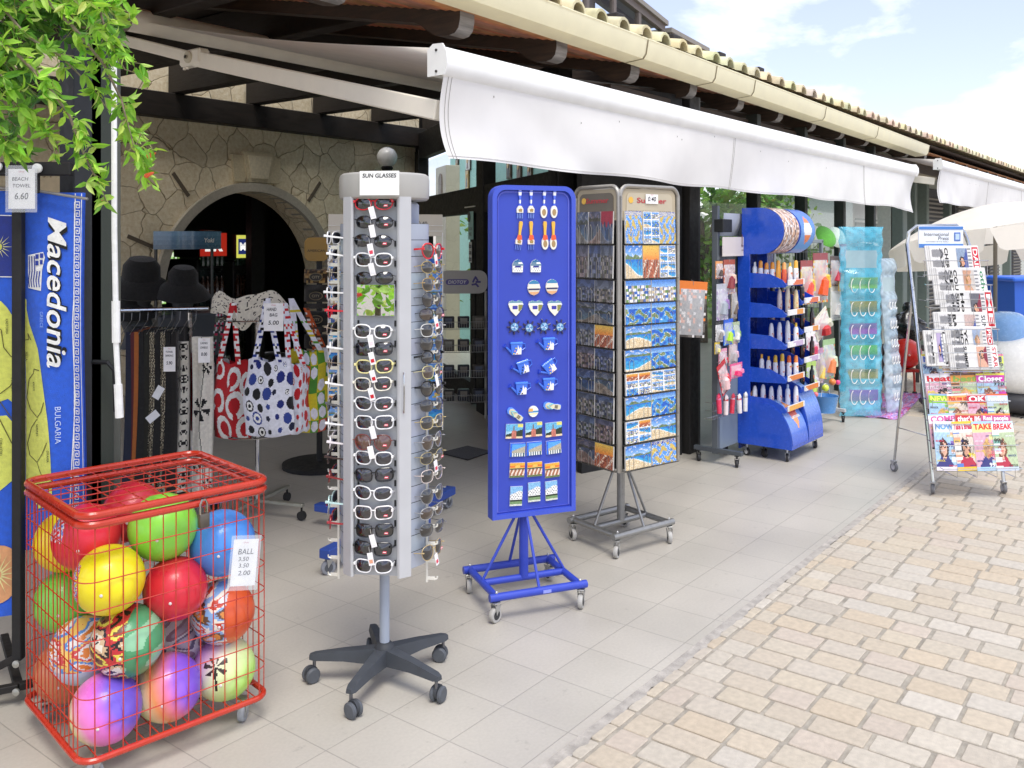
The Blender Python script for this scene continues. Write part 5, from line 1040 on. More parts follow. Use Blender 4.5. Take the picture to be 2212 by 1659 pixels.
# ---------------------------------------------------------------- postcard tower
PZ = A0 + 36.8; pc = FW * 4.35 + RT * .516; pctr = FW * 4.654 + RT * .560; PW, PDp = .412, .33
pt = thing('postcard_tower', 'tall brushed steel four-sided postcard tower on a wheeled steel base', 'display tower', (pctr.x, pctr.y, 0), PZ)
PM = Matrix.Translation((pctr.x, pctr.y, 0)) @ Matrix.Rotation(R(PZ), 4, 'Z'); nl = PM.inverted() @ pc; x0_, y0_ = nl.x, nl.y      # near corner in local space
ST = hx('a9a59d'); pz0, pz1 = .432, 1.812
b = MB(); b.box((x0_ + PW / 2, y0_ + PDp / 2, (pz0 + 1.62) / 2), (PW - .07, PDp - .07, 1.62 - pz0), 'matte', hx('232426')); b.build('core', pt)
def panel(T, w_, lit):
    b = MB(T); r = .05
    fr = [(0, 0, pz0), (w_, 0, pz0)] + [(w_ - r + r * math.cos(R(a)), 0, pz1 - r + r * math.sin(R(a))) for a in range(0, 91, 15)] + [(r + r * math.cos(R(a)), 0, pz1 - r + r * math.sin(R(a))) for a in range(90, 181, 15)]
    b.tube([(x * .97 + w_ * .015, y, z) for x, y, z in fr], .0105, 'metal', ST, 10, True); f = b.build('panel_frame', pt)
    r = .036; hd = [(.02, 1.655), (w_ - .02, 1.655)] + [(w_ - .022 - r + r * math.cos(R(a)), pz1 - .012 - r + r * math.sin(R(a))) for a in range(0, 91, 15)] + [(.022 + r + r * math.cos(R(a)), pz1 - .012 - r + r * math.sin(R(a))) for a in range(90, 181, 15)]
    b = MB(T); b.plate(hd, .002, .012, 'satin', hx('b3a68c')); b.plate([(x * .86 + w_ * .07, 1.73 + (z - 1.73) * .72) for x, z in hd], -.001, .001, 'satin', hx('bdb29a') if lit else hx('6a6358'))  # side panel's inner plate is a darker copy, its shade painted in
    c_ = [(.075 + .016 * math.cos(R(a)), 1.745 + .016 * math.sin(R(a))) for a in range(0, 360, 30)]; b.plate(c_, -.003, -.0015, 'print_', hx('e0b040'))
    b.text('Summer', w_ * .5, T.inverted() @ T @ TM(w_ * .53, -.003, 1.745), 'print_', hx('b8303a'), h=.026, bold=.02); b.text('PUBLISHING AND POSTCARDS OF THE ISLANDS', w_ * .72, TM(w_ * .5, -.003, 1.69), 'print_', hx('5a5248')); b.build('header', f)
    return f
T1 = TM(x0_, y0_, 0); T2 = TM(x0_, y0_, 0) @ TM(0, 0, 0, -90) @ TM(-PDp, 0, 0)
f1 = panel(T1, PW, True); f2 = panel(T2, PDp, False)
panel(TM(x0_ + PW, y0_ + PDp, 0, 180), PW, True); panel(TM(x0_ + PW, y0_, 0, 90), PDp, True)
rows = [(458, 528, 3), (531, 602, 3), (606, 653, 2), (656, 700, 2), (703, 750, 2), (754, 799, 2), (803, 850, 2), (854, 901, 2), (905, 952, 2), (957, 1008, 2)]
pd_ = 4.46; gz_ = lambda py: CAMH - (py - HY) * pd_ / F
kindsF = [('map', 'multi', 'map'), ('sea', 'sunset', 'multi'), ('vil', 'vil'), ('isl', 'isl'), ('sea', 'isl'), ('sea', 'isl'), ('multi', 'multi'), ('sea', 'isl'), ('multi', 'sea'), ('sea', 'map')]
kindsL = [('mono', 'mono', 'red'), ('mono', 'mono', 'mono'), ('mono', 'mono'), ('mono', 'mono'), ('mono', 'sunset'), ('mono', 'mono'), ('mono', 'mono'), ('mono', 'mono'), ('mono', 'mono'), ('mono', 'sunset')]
NMK = dict(map='island map', multi='many small views', sea='beach', sunset='sunset', vil='hill village', isl='green islets', red='dark red blossom', mono='muted grey village')
def cards(T, w_, kinds, face, rot, sd_):
    n_ = 0
    for ri, (ya, yb, nc) in enumerate(rows):
        z1_, z0_ = gz_(ya), gz_(yb); cw = (w_ - .06) / nc; h_ = z1_ - z0_
        b = MB(T)      # wire pocket of the row
        b.tube([(.02, -.004, z0_ - .004), (w_ - .02, -.004, z0_ - .004)], .0022, 'metal', hx('5a5854'), 6); b.tube([(.02, -.02, z0_), (w_ - .02, -.02, z0_)], .0016, 'metal', hx('55534f'), 6)
        for c in range(nc):
            xc = .03 + cw * (c + .5); hw = cw * .36
            b.tube([(xc - hw, -.014, z0_ - .002), (xc - hw, -.014, z0_ + h_ * .5), (xc - hw * .8, -.014, z0_ + h_ * .62), (xc - hw * .55, -.014, z0_ + h_ * .5), (xc - hw * .55, -.014, z0_ - .002)], .0011, 'metal', hx('b8b5ae'), 5)
            b.tube([(xc + hw, -.014, z0_ - .002), (xc + hw, -.014, z0_ + h_ * .5), (xc + hw * .8, -.014, z0_ + h_ * .62), (xc + hw * .55, -.014, z0_ + h_ * .5), (xc + hw * .55, -.014, z0_ - .002)], .0011, 'metal', hx('b8b5ae'), 5)
        b.build('wire_pocket', f1 if face == 'front' else f2)
        for c in range(nc):
            xc = .03 + cw * (c + .5) + rw.uniform(-.002, .002); k_ = kinds[ri][c]; cb_ = MB(); ww = cw * (.97 if nc == 2 else .95)
            fn = scene(k_, sd_ + ri * 7 + c * 3); paintcard(cb_, ww, h_ * .985, .008, fn, 40, 30 if nc == 2 else 52)
            P = PM @ T @ Vector((xc, -.011 + rw.uniform(-.001, .001), (z0_ + z1_) / 2 + .003)); o = cb_.build('postcard', None, P, rot, smooth=False); o.rotation_euler.x = R(-2.0)
            pos = (('left', 'right') if nc == 2 else ('left', 'middle', 'right'))[c]
            tag(o, '%s postcard, %s one in the %s row, %s' % (NMK[k_], pos, ORD[ri], 'bright tower front' if face == 'front' else 'shaded tower side'), 'postcard', 'postcards in the steel tower')
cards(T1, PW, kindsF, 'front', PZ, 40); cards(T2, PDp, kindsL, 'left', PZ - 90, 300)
wheelbase(pt, .36, .33, .105, .0165, hx('9a9a98'), 'metal', pz0 + .03, pz0 - .01)
pricetag('price_card', 'small 0.40 price slip taped on the header of the postcard tower', 'price card', PM @ T1 @ Vector((.215, -.006, 1.753)), PZ, .085, .046, [('0.40', 0, 0, .5, .66)], sleeve=False)
# ---------------------------------------------------------------- gift rack and its packs
rk = random.Random(5)
gr = thing('gift_rack', 'grey steel panel rack on casters hung with small gift packs beside the dark post', 'display rack', (5.83, 2.72, 0), -2)
G1 = hx('5f666c'); b = MB(); b.box((0, 0, .93), (.035, .045, 1.72), 'satin', G1, .003); b.build('upright', gr)
b = MB(); b.box((.2, .0, .45), (.37, .012, .72), 'satin', hx('828f9c'), .002); b.box((.2, .012, 1.15), (.37, .006, .72), 'satin', hx('6b6f70')); b.build('back_panel', gr)
b = MB(); b.box((.39, 0, .93), (.03, .04, 1.6), 'satin', G1, .003); b.build('upright', gr)
for x in (-.005, .39):
    b = MB(); b.box((x, -.02, .095), (.036, .36, .03), 'satin', hx('4c5258'), .003); b.build('foot', gr)
casters(gr, [(-.005, -.16), (-.005, .13), (.39, -.18), (.39, .13)], .026, hx('2a2a2c'), hx('3a3a3c'), hx('3a3a3a'), h=.082)
b = MB(); b.box((.2, -.05, 1.505), (.4, .004, .135), 'satin', hx('ddd3cb')); b.text('1', .012, TM(.3, -.0535, 1.55), 'print_', hx('6a3a3a')); b.text('Euro', .05, TM(.31, -.0535, 1.51), 'print_', hx('6a3a3a'), shear=.2); b.text('each', .035, TM(.31, -.0535, 1.48), 'print_', hx('6a3a3a'), shear=.2); b.build('header_sign', gr)
b = MB(); b.grid(lambda u, v: (.08 + u * .32, .03 - .05 * math.sin(v * 1.6), 1.58 + v * .16), 8, 8, 'satin', hx('cdd2d6')); b.box((.05, -.03, 1.65), (.14, .07, .09), 'matte', hx('1c1f20'), .004); b.build('top_box', gr)
GMt = Matrix.Translation((5.83, 2.72, 0)) @ Matrix.Rotation(R(-2), 4, 'Z')
def pack(lab, px, py, w_, h_, cols, Y=2.66, rz=-2, tilt=0, th=.025, group='gift packs hanging on racks', name='gift_pack', d=None, rx=0):
    P = PY(px, py, Y) if d is None else PD(px, py, d); o = thing(name, lab, 'pack', tuple(P), rz, group); o.rotation_euler.y = R(tilt); o.rotation_euler.x = R(rx)
    b = MB(); ph = rk.uniform(0, 9); cc = [hx(c) for c in cols]
    def cf(u, v):
        if v < .16: return cc[0]
        return cc[int((vn(u * 5, v * 7, ph) + 1) * .5 * len(cc) * .999) % len(cc)]
    b.box((0, 0, 0), (w_, .004, h_), 'print_', cc[0]); b.grid(lambda u, v: ((u - .5) * w_, -.0028, (.5 - v) * h_), 14, 20, 'print_', WH, cf); b.tube([(0, -.003, h_ * .43), (0, -.003, h_ * .5), (0, .03, h_ * .52)], .0016, 'metal', hx('999999'), 5); b.build('card', o)
    b = MB(); b.grid(lambda u, v: ((u - .5) * w_ * .86, -.003 - th * math.sin(math.pi * min(1, max(0, u))) ** .5 * math.sin(math.pi * v) ** .6, (.36 - v * .82) * h_), 10, 12, 'foil', hx('f0f2f4')); b.build('blister', o, sharp=80)
    if th > .015:
        b = MB(); q = rk.random(); c1, c2 = cc[-1], cc[len(cc) // 2]
        b.lathe([(.001, 0), (w_ * .2, .003), (w_ * .2, h_ * .3), (w_ * .1, h_ * .38), (.001, h_ * .4)], 'gloss', c1, 10, TM(-w_ * .15, -th * .6, -h_ * .35, 0, 0, 12)); b.lathe([(.001, 0), (w_ * .15, .003), (w_ * .15, h_ * .25), (.001, h_ * .3)], 'gloss', c2, 10, TM(w_ * .2, -th * .6, -h_ * .2, 0, 0, -10)); b.build('contents', o)
    return o
for a in ((1553, 583, .1, .12, ('e8a060', 'f0e8e0', 'c86a3a', '4a3a30'), 'orange and white gift pack, top left on the grey rack'), (1575, 598, .17, .24, ('a84a3a', 'c87a5a', 'e8c8b0', 'd8d8e8', '8a3030'), 'large red brown toy pack on the top row of the grey rack'),
          (1560, 652, .17, .25, ('c0c4cc', 'd8d8e0', '9a7ab0', 'e0d0d8', 'a0a8b0'), 'clear silver and violet pack in the middle of the grey rack'), (1585, 655, .09, .22, ('8a7a60', 'b0a080', '6a5a48'), 'narrow olive brown pack beside the sunscreen stand'),
          (1553, 717, .11, .14, ('2a2a2a', 'e8e4e0', '8a8480'), 'black and white pack at the left edge of the grey rack'), (1573, 717, .14, .18, ('2f6ae0', '2f6ae0', '3a80f0', 'b8e83a'), 'bright blue pack holding a lime bottle on the grey rack'),
          (1590, 718, .1, .15, ('c8d8a8', '8ab858', 'e8e8d8'), 'pale green leafy pack right of the blue one'), (1549, 752, .07, .08, ('e8c830', '2a2a28', 'f0e080'), 'small yellow and black pack low on the left'),
          (1561, 775, .12, .14, ('e8a0b8', 'f0d8e0', 'c83a50', 'b8b8b8'), 'pink hair accessories pack above the red one'), (1583, 762, .13, .17, ('c8a890', 'e0c0a8', 'e8b8c8', 'b0a8a8'), 'tan and rose doll pack in clear wrapping')):
    pack(a[5], a[0], a[1], a[2], a[3], a[4])
pack('red and black zebra patterned pack leaning in the wire basket', 1563, 815, .13, .22, ('c02030', '2a1a1c', 'e83a48', 'f0c8c8'), 2.6, tilt=-24)
pack('pink satin bow pack above the wire basket of the grey rack', 1590, 800, .18, .1, ('e85a90', 'f08ab0', 'e03a70'), 2.58)
t = thing('wire_tray', 'chrome wire tray at the bottom of the grey gift rack', 'tray', tuple(PY(1560, 900, 2.66)), -2); b = MB()
for k in range(13): b.tube([(-.13 + k * .034, -.0, .11), (-.13 + k * .034, -.005, 0), (-.13 + k * .034, .06, 0)], .0018, 'chrome', hx('c0c0c0'), 4)
for z in (.11, .055, 0): b.tube([(-.135, .06, z), (-.135, 0, z), (.285, 0, z), (.285, .06, z)], .0022, 'chrome', hx('c0c0c0'), 5)
b.build('wires', t)
for k, (px, py, c1, c2, nm) in enumerate(((1553, 872, 'f07aa8', 'e83a60', 'pink flower clip'), (1568, 875, 'c8404a', 'f0e0e0', 'red striped comb'), (1582, 872, 'e0b0c0', 'd83048', 'rose and red tube'), (1597, 872, 'e86a80', 'f8f0f0', 'red dotted tube'), (1610, 868, 'b8b0b0', 'e8e8e8', 'silver tube'), (1622, 866, 'e88a50', 'f0b080', 'orange scrunchie'))):
    b = MB(TM(0, 0, 0, 0, 0, (k % 3 - 1) * 8)); b.lathe([(.001, -.07), (.016, -.066), (.018, .03), (.012, .06), (.001, .065)], 'gloss', hx(c1), 12, None, [hx(c1), hx(c2), hx(c1), hx(c2)]); b.lathe([(.008, -.012), (.024, 0), (.008, .012)], 'gloss', hx(c2), 10, TM(0, -.004, .05, 0, 90))
    tag(b.build('hair_accessory', None, PY(px, py, 2.63)), '%s standing in the wire tray' % nm, 'hair accessory', 'small things in the wire tray')
pack('bracelet card with an orange top hanging on the right of the postcard tower', 1494, 668, .17, .31, ('e07a2a', '4a4440', '6a645e', '3a3634', 'd8d4d0'), d=5.0, rz=A0 + 14, tilt=4, th=.012, name='bracelet_card')
# ---------------------------------------------------------------- sunscreen stand
SO = Vector((6.16, 2.41, 0)); ss = thing('sunscreen_stand', 'blue twin-column sunscreen display with curved header and shelves of bottles', 'display stand', tuple(SO), -1)
SB = hx('1f4fc0'); SB2 = hx('2a63d8'); SMt = Matrix.Translation(SO) @ Matrix.Rotation(R(-1), 4, 'Z')
def yz(b, pts, x0, x1, mat, col): b.T = TM(0, 0, 0, 90); b.plate(pts, -x1, -x0, mat, col); b.T = Matrix()
b = MB()
for x0, x1 in ((-.012, 0), (.296, .304)): yz(b, [(.2, .09), (.29, .09), (.29, 1.5), (.2, 1.5)], x0, x1, 'gloss', SB)
b.box((.3, .285, .8), (.6, .012, 1.5), 'gloss', hx('16307c')); b.build('back_frame', ss)
for x0, x1, zz in ((0, .3, (1.265, 1.054, .831, .594, .385)), (.31, .6, (1.124, .912, .693, .487))):
    for i, z in enumerate(zz):
        b = MB(); b.box(((x0 + x1) / 2, .1, z - .03), (x1 - x0, .34, .008), 'gloss', SB2)
        for xx in (x0 - .004, x1 - .002): yz(b, [(.28, z - .06), (.28, z + .055), (.05, z + .045), (-.04, z + .005), (-.07, z - .03), (-.06, z - .045)], xx, xx + .006, 'gloss', SB)
        s_ = b.build('shelf', ss)
        b = MB(); b.box(((x0 + x1) / 2, -.078, z - .012), (x1 - x0, .012, .04), 'gloss', hx('e8e6e2'), .003); cc = ('e06a3a', 'e89a3a', 'c8b0d0', 'e8863a', 'f0b050', 'd8a0b8')
        b.grid(lambda u, v: (x0 + .01 + u * (x1 - x0 - .02), -.0848, z - .03 + v * .036), 12, 3, 'print_', WH, lambda u, v, i=i: hx(cc[i]) if .2 + .3 * math.sin(i + v) < u < .9 else hx('f0f0ee')); b.build('shelf_edge', s_)
for x0, x1, A in ((-.01, .3, 1), (.3, .6, 0)):
    prof = [(.26 - .0, 1.78)] + [(.12 - .17 * math.sin(R(a)) * 1.0, 1.615 + .165 * math.cos(R(a))) for a in range(0, 181, 12)] + [(.26, 1.45)]
    b = MB(); yz(b, prof, x0, x1 - .004, 'gloss', SB); hd = b.build('header', ss)
    b = MB(); ph = 3.3
    def fp(u, v, x0=x0, x1=x1): a = R(12 + v * 150); return (x0 + .012 + u * (x1 - x0 - .03), .12 - .1722 * math.sin(a), 1.615 + .1672 * math.cos(a))
    if A:
        def cf(u, v): n_ = vn(u * 7, v * 4, 2); return hx(('c89878', 'e0b898', '8a6a5a', 'f0e4dc', 'b08878', '6a5048')[int((n_ + 1) * 2.99)]) if not (abs(math.sin(u * 9 + .3)) < .12) else hx('e8e4e4')
    else:
        def cf(u, v):
            if abs(u - .5) * 1.3 + abs(v - .5) * 1.5 < .42: return hx('f2efec') if abs(v - .48) < .09 else hx('f08030')
            t_ = v; return tuple(a * (1 - t_) + c * t_ for a, c in zip(hx('2a5ab8'), hx('6ab0f0')))
    b.grid(fp, 24, 24, 'print_', WH, cf); b.build('picture', hd, sharp=80)
    HB = .29 if A else .40
    pb_ = [(.28, .09), (.28, .11 + HB), (.10, .11 + HB)] + [(.10 - .21 * math.sin(R(a)), .11 + HB * math.cos(R(a))) for a in range(6, 91, 7)] + [(-.11, .09)]
    b = MB(); yz(b, pb_, x0, x1 - .004, 'gloss', SB); bs = b.build('base', ss)
    b = MB()
    def fq(u, v, x0=x0, x1=x1, HB=HB): a = R(4 + v * 85); return (x0 + .008 + u * (x1 - x0 - .02), .10 - .2122 * math.sin(a), .11 + (HB + .0022) * math.cos(a))
    def cg(u, v, A=A):
        if A and abs(u - .55) * 1.5 + abs(v - .45) * 1.1 < .36: return hx('e85030') if abs(v - .43) < .1 else hx('f09a50')
        t_ = v; return tuple(a * (1 - t_) + c * t_ for a, c in zip(hx('9cc4f4'), hx('2456d0')))
    b.grid(fq, 24, 24, 'gloss', WH, cg)
    if A: b.text('Carroten', .15, TM(.165, -.062, .3, 0, -42), 'print_', WH, bold=.03)
    b.build('front_panel', bs, sharp=80)
casters(ss, [(.03, -.06), (.56, -.06), (.03, .24), (.56, .24)], .027, hx('2a2a2e'), hx('d8d8d8'), hx('c8ccd0'), h=.09)
def bottle(P, h_, r, body, capc, style, lab):
    b = MB(); B = hx(body); Cc = hx(capc)
    if style == 'spray': pr = [(.001, 0), (r, .003), (r, h_ * .62), (r * .9, h_ * .66), (r * .85, h_ * .67), (r * .8, h_ * .92), (r * .45, h_), (.001, h_)]; cs = [B, B, B, B, Cc, Cc, Cc]
    elif style == 'round': pr = [(.001, 0), (r, .003), (r * 1.05, h_ * .4), (r * .95, h_ * .75), (r * .7, h_ * .92), (r * .35, h_), (.001, h_)]; cs = [B] * 6
    else: pr = [(.001, 0), (r, .003), (r, h_ * .7), (r * .6, h_ * .8), (r * .5, h_ * .82), (r * .5, h_ * .98), (.001, h_)]; cs = [B, B, B, Cc, Cc, Cc]
    S_ = Matrix.Diagonal((1, .7, 1, 1)); b.lathe(pr, 'gloss', B, 16, S_, cs)
    b.grid(lambda u, v: (r * 1.07 * math.sin((u - .5) * 1.6), -r * .76 * math.cos((u - .5) * 1.6), h_ * (.18 + .34 * v)), 5, 5, 'print_', WH, lambda u, v: hx('e87a3a') if vn(u * 4, v * 6, h_ * 50) > .25 else B)
    tag(b.build('bottle', None, P), lab, 'bottle', 'sunscreen bottles on the blue stand')
BT = [(0, 1.265, [('.', 'd8dce0', 'd8dce0', 'flat'), ('s', 'f0f0f0', 'f09a20', 'spray'), ('s', 'f0f0f0', 'f09a20', 'spray'), ('s', 'f0f0f0', 'f09a20', 'spray'), ('o', 'f0a83a', 'f0a83a', 'spray'), ('o', 'e8603a', 'f0b060', 'spray'), ('o', 'f0ece0', 'f0c040', 'flat'), ('o', 'f2f0ea', 'f0b030', 'spray')], .15),
      (0, 1.054, [None, None, None, ('r', 'f0dcc8', 'f0dcc8', 'round'), ('r', 'f0e0c0', 'f0e0c0', 'round'), ('r', 'f0d8a0', 'f0d8a0', 'round')], .165),
      (0, .831, [None, None, ('r', 'f4f4f2', 'f4f4f2', 'round'), ('r', 'f2f2f0', 'f2f2f0', 'round'), ('r', 'f0eee8', 'f0eee8', 'round'), ('s', 'f2f2f0', 'f0c020', 'flat')], .15),
      (0, .594, [None, ('s', 'eeeeee', 'f0b020', 'flat'), ('s', 'eeeeee', 'f0b020', 'flat'), ('s', 'f2f2ee', 'f0c030', 'spray'), ('s', 'f2f2ee', 'f0c030', 'spray'), ('s', 'f0ece8', 'f06a20', 'spray'), ('s', 'f0f0ee', 'f08a30', 'spray')], .15),
      (0, .385, [('r', 'f4f4f4', 'f4f4f4', 'round')] * 4 + [('r', 'f0f4fa', 'b8d0e8', 'flat'), ('r', 'f2f2f4', 'f4f4f4', 'round')], .14),
      (1, 1.124, [('d', '2a241c', '2a241c', 'flat')] * 4, .13), (1, .912, [('d', 'b0a8a0', '4a4a4a', 'flat')] * 2 + [('d', '2a1c18', '1a1412', 'flat')] * 3, .15), (1, .693, [('d', '3a2018', '20140f', 'flat')] * 5, .15), (1, .487, [('d', '1c2420', '141a18', 'flat')] * 5, .14)]
SN = ['top shelf', 'second shelf', 'third shelf', 'fourth shelf', 'lowest shelf']
cnt = {}
for col, z, lst, h_ in BT:
    key = (col,); cnt[key] = cnt.get(key, -1) + 1; sn = SN[cnt[key]]
    x0 = .02 if col == 0 else .335; n_ = len(lst); st_ = .265 / max(n_, 5)
    for i, it in enumerate(lst):
        if not it: continue
        P = SMt @ Vector((x0 + .035 + .2 * i / max(n_ - 1, 4), .19 - .225 * i / max(n_ - 1, 4), z - .026)); cn = {'.': 'pale grey', 's': 'white', 'o': 'orange or cream', 'r': 'white rounded', 'd': 'dark oil'}[it[0]]
        if it[1] == 'f0a83a': cn = 'orange'
        elif it[1] == 'e8603a': cn = 'red orange'
        elif it[0] == 'o': cn = 'cream'
        bottle(P, h_ * (1.04 + .06 * math.sin(i * 2)), .0235, it[1], it[2], it[3], '%s bottle, %s from the left on the %s of the %s blue column' % (cn, ('first', 'second', 'third', 'fourth', 'fifth', 'sixth', 'seventh', 'eighth')[i], sn, ('near', 'far')[col]))
# ---------------------------------------------------------------- beach toy rack
tr_ = thing('toy_rack', 'grey wheeled rack hung with nets of beach toys, beside the turquoise air mattresses', 'display rack', (7.55, 2.72, 0), -8)
b = MB()
for x in (-.5, .3): b.box((x, 0, .8), (.03, .03, 1.5), 'satin', hx('8b9296'), .003)
b.box((-.1, 0, 1.54), (.83, .03, .03), 'satin', hx('8b9296'), .003); b.build('frame', tr_)
b = MB()
for k in range(14): b.tube([(-.49 + k * .06, 0, .2), (-.49 + k * .06, 0, 1.53)], .0022, 'metal', hx('9a9a9a'), 4)
for k in range(16): b.tube([(-.5, .003, .25 + k * .08), (.3, .003, .25 + k * .08)], .0022, 'metal', hx('9a9a9a'), 4)
b.build('grid', tr_)
b = MB(); b.box((-.1, -.12, .1), (.86, .03, .03), 'satin', hx('b8bcc0'), .003); b.box((.3, -.05, .1), (.03, .34, .03), 'satin', hx('b8bcc0'), .003); b.box((-.5, -.05, .1), (.03, .34, .03), 'satin', hx('b8bcc0'), .003); b.build('foot', tr_)
casters(tr_, [(.3, -.2), (.3, .1), (-.5, -.2), (-.5, .1)], .028, hx('222224'), hx('3a3a3c'), hx('3a3a3a'), h=.085)
GT = 'beach toys hanging on the wheeled rack'
def toypack(lab, px, py, w_, h_, cols, Y=2.62, tilt=0): pack(lab, px, py, w_, h_, cols, Y, -8, tilt, .05, GT, 'toy_net')
toypack('clear net with red and yellow shovels, left on the toy rack', 1742, 610, .2, .36, ('a04a4a', 'd8d0c0', 'e8c848', 'd8d8c8', 'e84a30'))
toypack('clear net with an orange shovel and yellow cord near the top of the toy rack', 1772, 600, .26, .42, ('9a4a50', 'd8d4cc', 'e8c040', 'c8ccc0', 'f05a20'))
toypack('wrapped toy net with purple and grey pieces under the green hat', 1803, 585, .16, .26, ('6a5a58', '8a8aa0', 'c8b898', 'b8a8b0', 'c83a4a'))
toypack('cream bag with a big flower and red spots hanging aslant', 1775, 700, .26, .2, ('e8e4d0', 'e8e4d0', 'd8d8c0', 'c83030'), 2.56, -28)
toypack('pale bag with small lettering behind the flowered bag', 1805, 655, .2, .3, ('e0dccc', 'd0d4c0', 'c8c8b8', 'e8e4dc'))
toypack('green and blue spade net in the lower right of the toy rack', 1790, 775, .22, .34, ('a8c890', '5a7ac8', 'd8e8c0', 'b0c8a0', 'f08a50'))
toypack('lime net with rakes near the bottom left of the toy rack', 1752, 820, .16, .3, ('b8d870', 'a0d050', 'd8d0e0', 'c8e060'))
toypack('white bag with pink print beside the dark bottles', 1752, 745, .15, .22, ('f0efec', 'f0efec', 'e8c0c8', 'd83a60'), 2.52, -8)
toypack('pink and purple toy net in the lower middle of the toy rack', 1770, 790, .13, .3, ('d8a0c0', 'e8e0c8', 'a878b8', 'f0d060'))
o = thing('toy_bucket', 'light blue toy bucket hanging low on the toy rack with balls above it', 'bucket', tuple(PY(1783, 890, 2.45)), 0)
b = MB(); b.lathe([(.001, 0), (.075, .0), (.1, .13), (.104, .135), (.098, .132), (.072, .01), (.001, .01)], 'gloss', hx('5a9ad8'), 24); b.build('body', o); b = MB(); b.tube([(-.1 * math.cos(R(a)), 0, .13 + .1 * math.sin(R(a))) for a in range(0, 181, 20)], .003, 'gloss', WH, 6); b.build('bucket_handle', o)
for px, py, c, nm in ((1783, 838, 'd8e84a', 'yellow green ball above the blue bucket'), (1810, 826, 'f04a8a', 'small hot pink ball right above the blue bucket'), (1762, 852, 'f07a80', 'small coral pink ball left above the blue bucket'), (1798, 825, 'e88a40', 'orange toy ball behind the yellow green one')):
    b = MB(); b.grid(lambda u, v: tuple((.028 if 'small' not in nm else .02) * q for q in (math.cos(math.pi * (v - .5)) * math.cos(2 * math.pi * u), math.cos(math.pi * (v - .5)) * math.sin(2 * math.pi * u), math.sin(math.pi * (v - .5)))), 16, 10, 'ball', hx(c)); tag(b.build('toy_ball', None, PY(px, py, 2.42), sharp=80), nm, 'ball', 'little balls over the blue bucket')
t = thing('sun_visor', 'big round green and white sun visor on top of the toy rack', 'visor', tuple(PY(1785, 510, 2.7)), -30); b = MB(); b.lathe([(.001, .02), (.06, .016), (.1, .0), (.106, -.006)], 'fabric', hx('6fc04a'), 24, TM(0, 0, 0, 0, 62)); b.build('disc', t); b = MB(TM(.16, .05, -.01, 0, 70)); b.lathe([(.001, .02), (.07, .014), (.1, 0)], 'fabric', hx('d8ead8'), 20); b.build('brim', t)
pack('small red and white box hanging at the top right of the toy rack', 1822, 545, .12, .15, ('d83040', 'f0e8e8', 'c82030'), 2.6, -8, 0, .01, GT, 'toy_box')
pack('yellow tag card hanging beside the turquoise air mattress', 1817, 610, .09, .16, ('e8b83a', 'f0c850', 'e8b83a'), 2.58, -8, 8, .006, GT, 'toy_card')
# ---------------------------------------------------------------- air mattresses
def mattress(lab, px0, px1, py0, py1, d, rz, base, bars, alpha='vinyl', tl=0):
    w_ = (px1 - px0) * d / F / max(.35, math.cos(R(rz))); h_ = (py1 - py0) * d / F; o = PD((px0 + px1) / 2, py0, d)
    t = thing('air_mattress', lab, 'air mattress', tuple(o), A0 + rz, 'air mattresses hanging at the terrace end'); c = hx(base)
    def f(u, v, s=1):
        e = math.sin(math.pi * u) ** .35; z = -v * h_
        if v < .105: th = .055 * math.sin(math.pi * min(1, v / .105)) ** .6 + .005
        elif v < .23: th = .012
        else: th = .022 + .03 * abs(math.sin((v - .23) * math.pi * 13))
        return ((u - .5) * w_ * (1 - .07 * abs(math.sin((v - .23) * math.pi * 13))) * (1.04 if v < .11 else 1), -s * th * e + .01 * math.sin(v * 9 + u * 4) + .08 * v * tl, z)
    b = MB()
    def cf(u, v):
        for i, (vc, bc_) in enumerate(bars):
            if abs(v - vc) < .028 and .2 < u < .85: return hx(bc_)
        if .125 < v < .22 and .15 < u < .85: return hx('c8e0e4')
        return tuple(q * (1 + .25 * vn(u * 6, v * 30, 2)) for q in c)
    b.grid(lambda u, v: f(u, v, 1), 22, 120, 'vinyl', c, cf); b.grid(lambda u, v: f(u, v, -1), 22, 120, 'vinyl', c, None); b.build('air_cells', t, sharp=80)
    b = MB()
    for vc, _ in bars:
        for k in range(3):
            x = (-.16 + k * .2) * w_; z = -(vc + .012) * h_; rr = .05 * w_ / .4
            b.tube([(x + .6 * rr * math.cos(R(a)) - .02, -.05 + .08 * vc * tl, z + 1.25 * rr * math.sin(R(a))) for a in range(110, 331, 20)], .004, 'gloss', WH, 5)
    b.build('rings', t); return t
VB = [(.297, '8ad24a'), (.42, 'a8a030'), (.54, 'b060c8'), (.65, '70d050'), (.775, 'a8a030'), (.885, '7a40b8')]
mattress('turquoise see-through air mattress with green, olive and purple bars, hanging upright', 1811, 1908, 490, 898, 7.9, 6, '6ad4f0', VB)
mattress('second air mattress with clear and blue cells behind the turquoise one', 1893, 1936, 558, 885, 8.15, 38, 'cfe6f6', [(v, 'e8f0fa') for v, _ in VB], tl=-1)
t = thing('mattress_frame', 'thin steel frame holding the air mattresses upright', 'frame', tuple(PG(1862, 893)), A0); b = MB(); b.tube([(-.16, .12, 0), (-.16, .12, 1.55), (.22, .12, 1.55), (.22, .12, 0)], .01, 'metal', hx('9a9a9a'), 8); b.tube([(-.2, .12, .02), (.26, .12, .02)], .01, 'metal', hx('9a9a9a'), 8); b.build('tube', t)
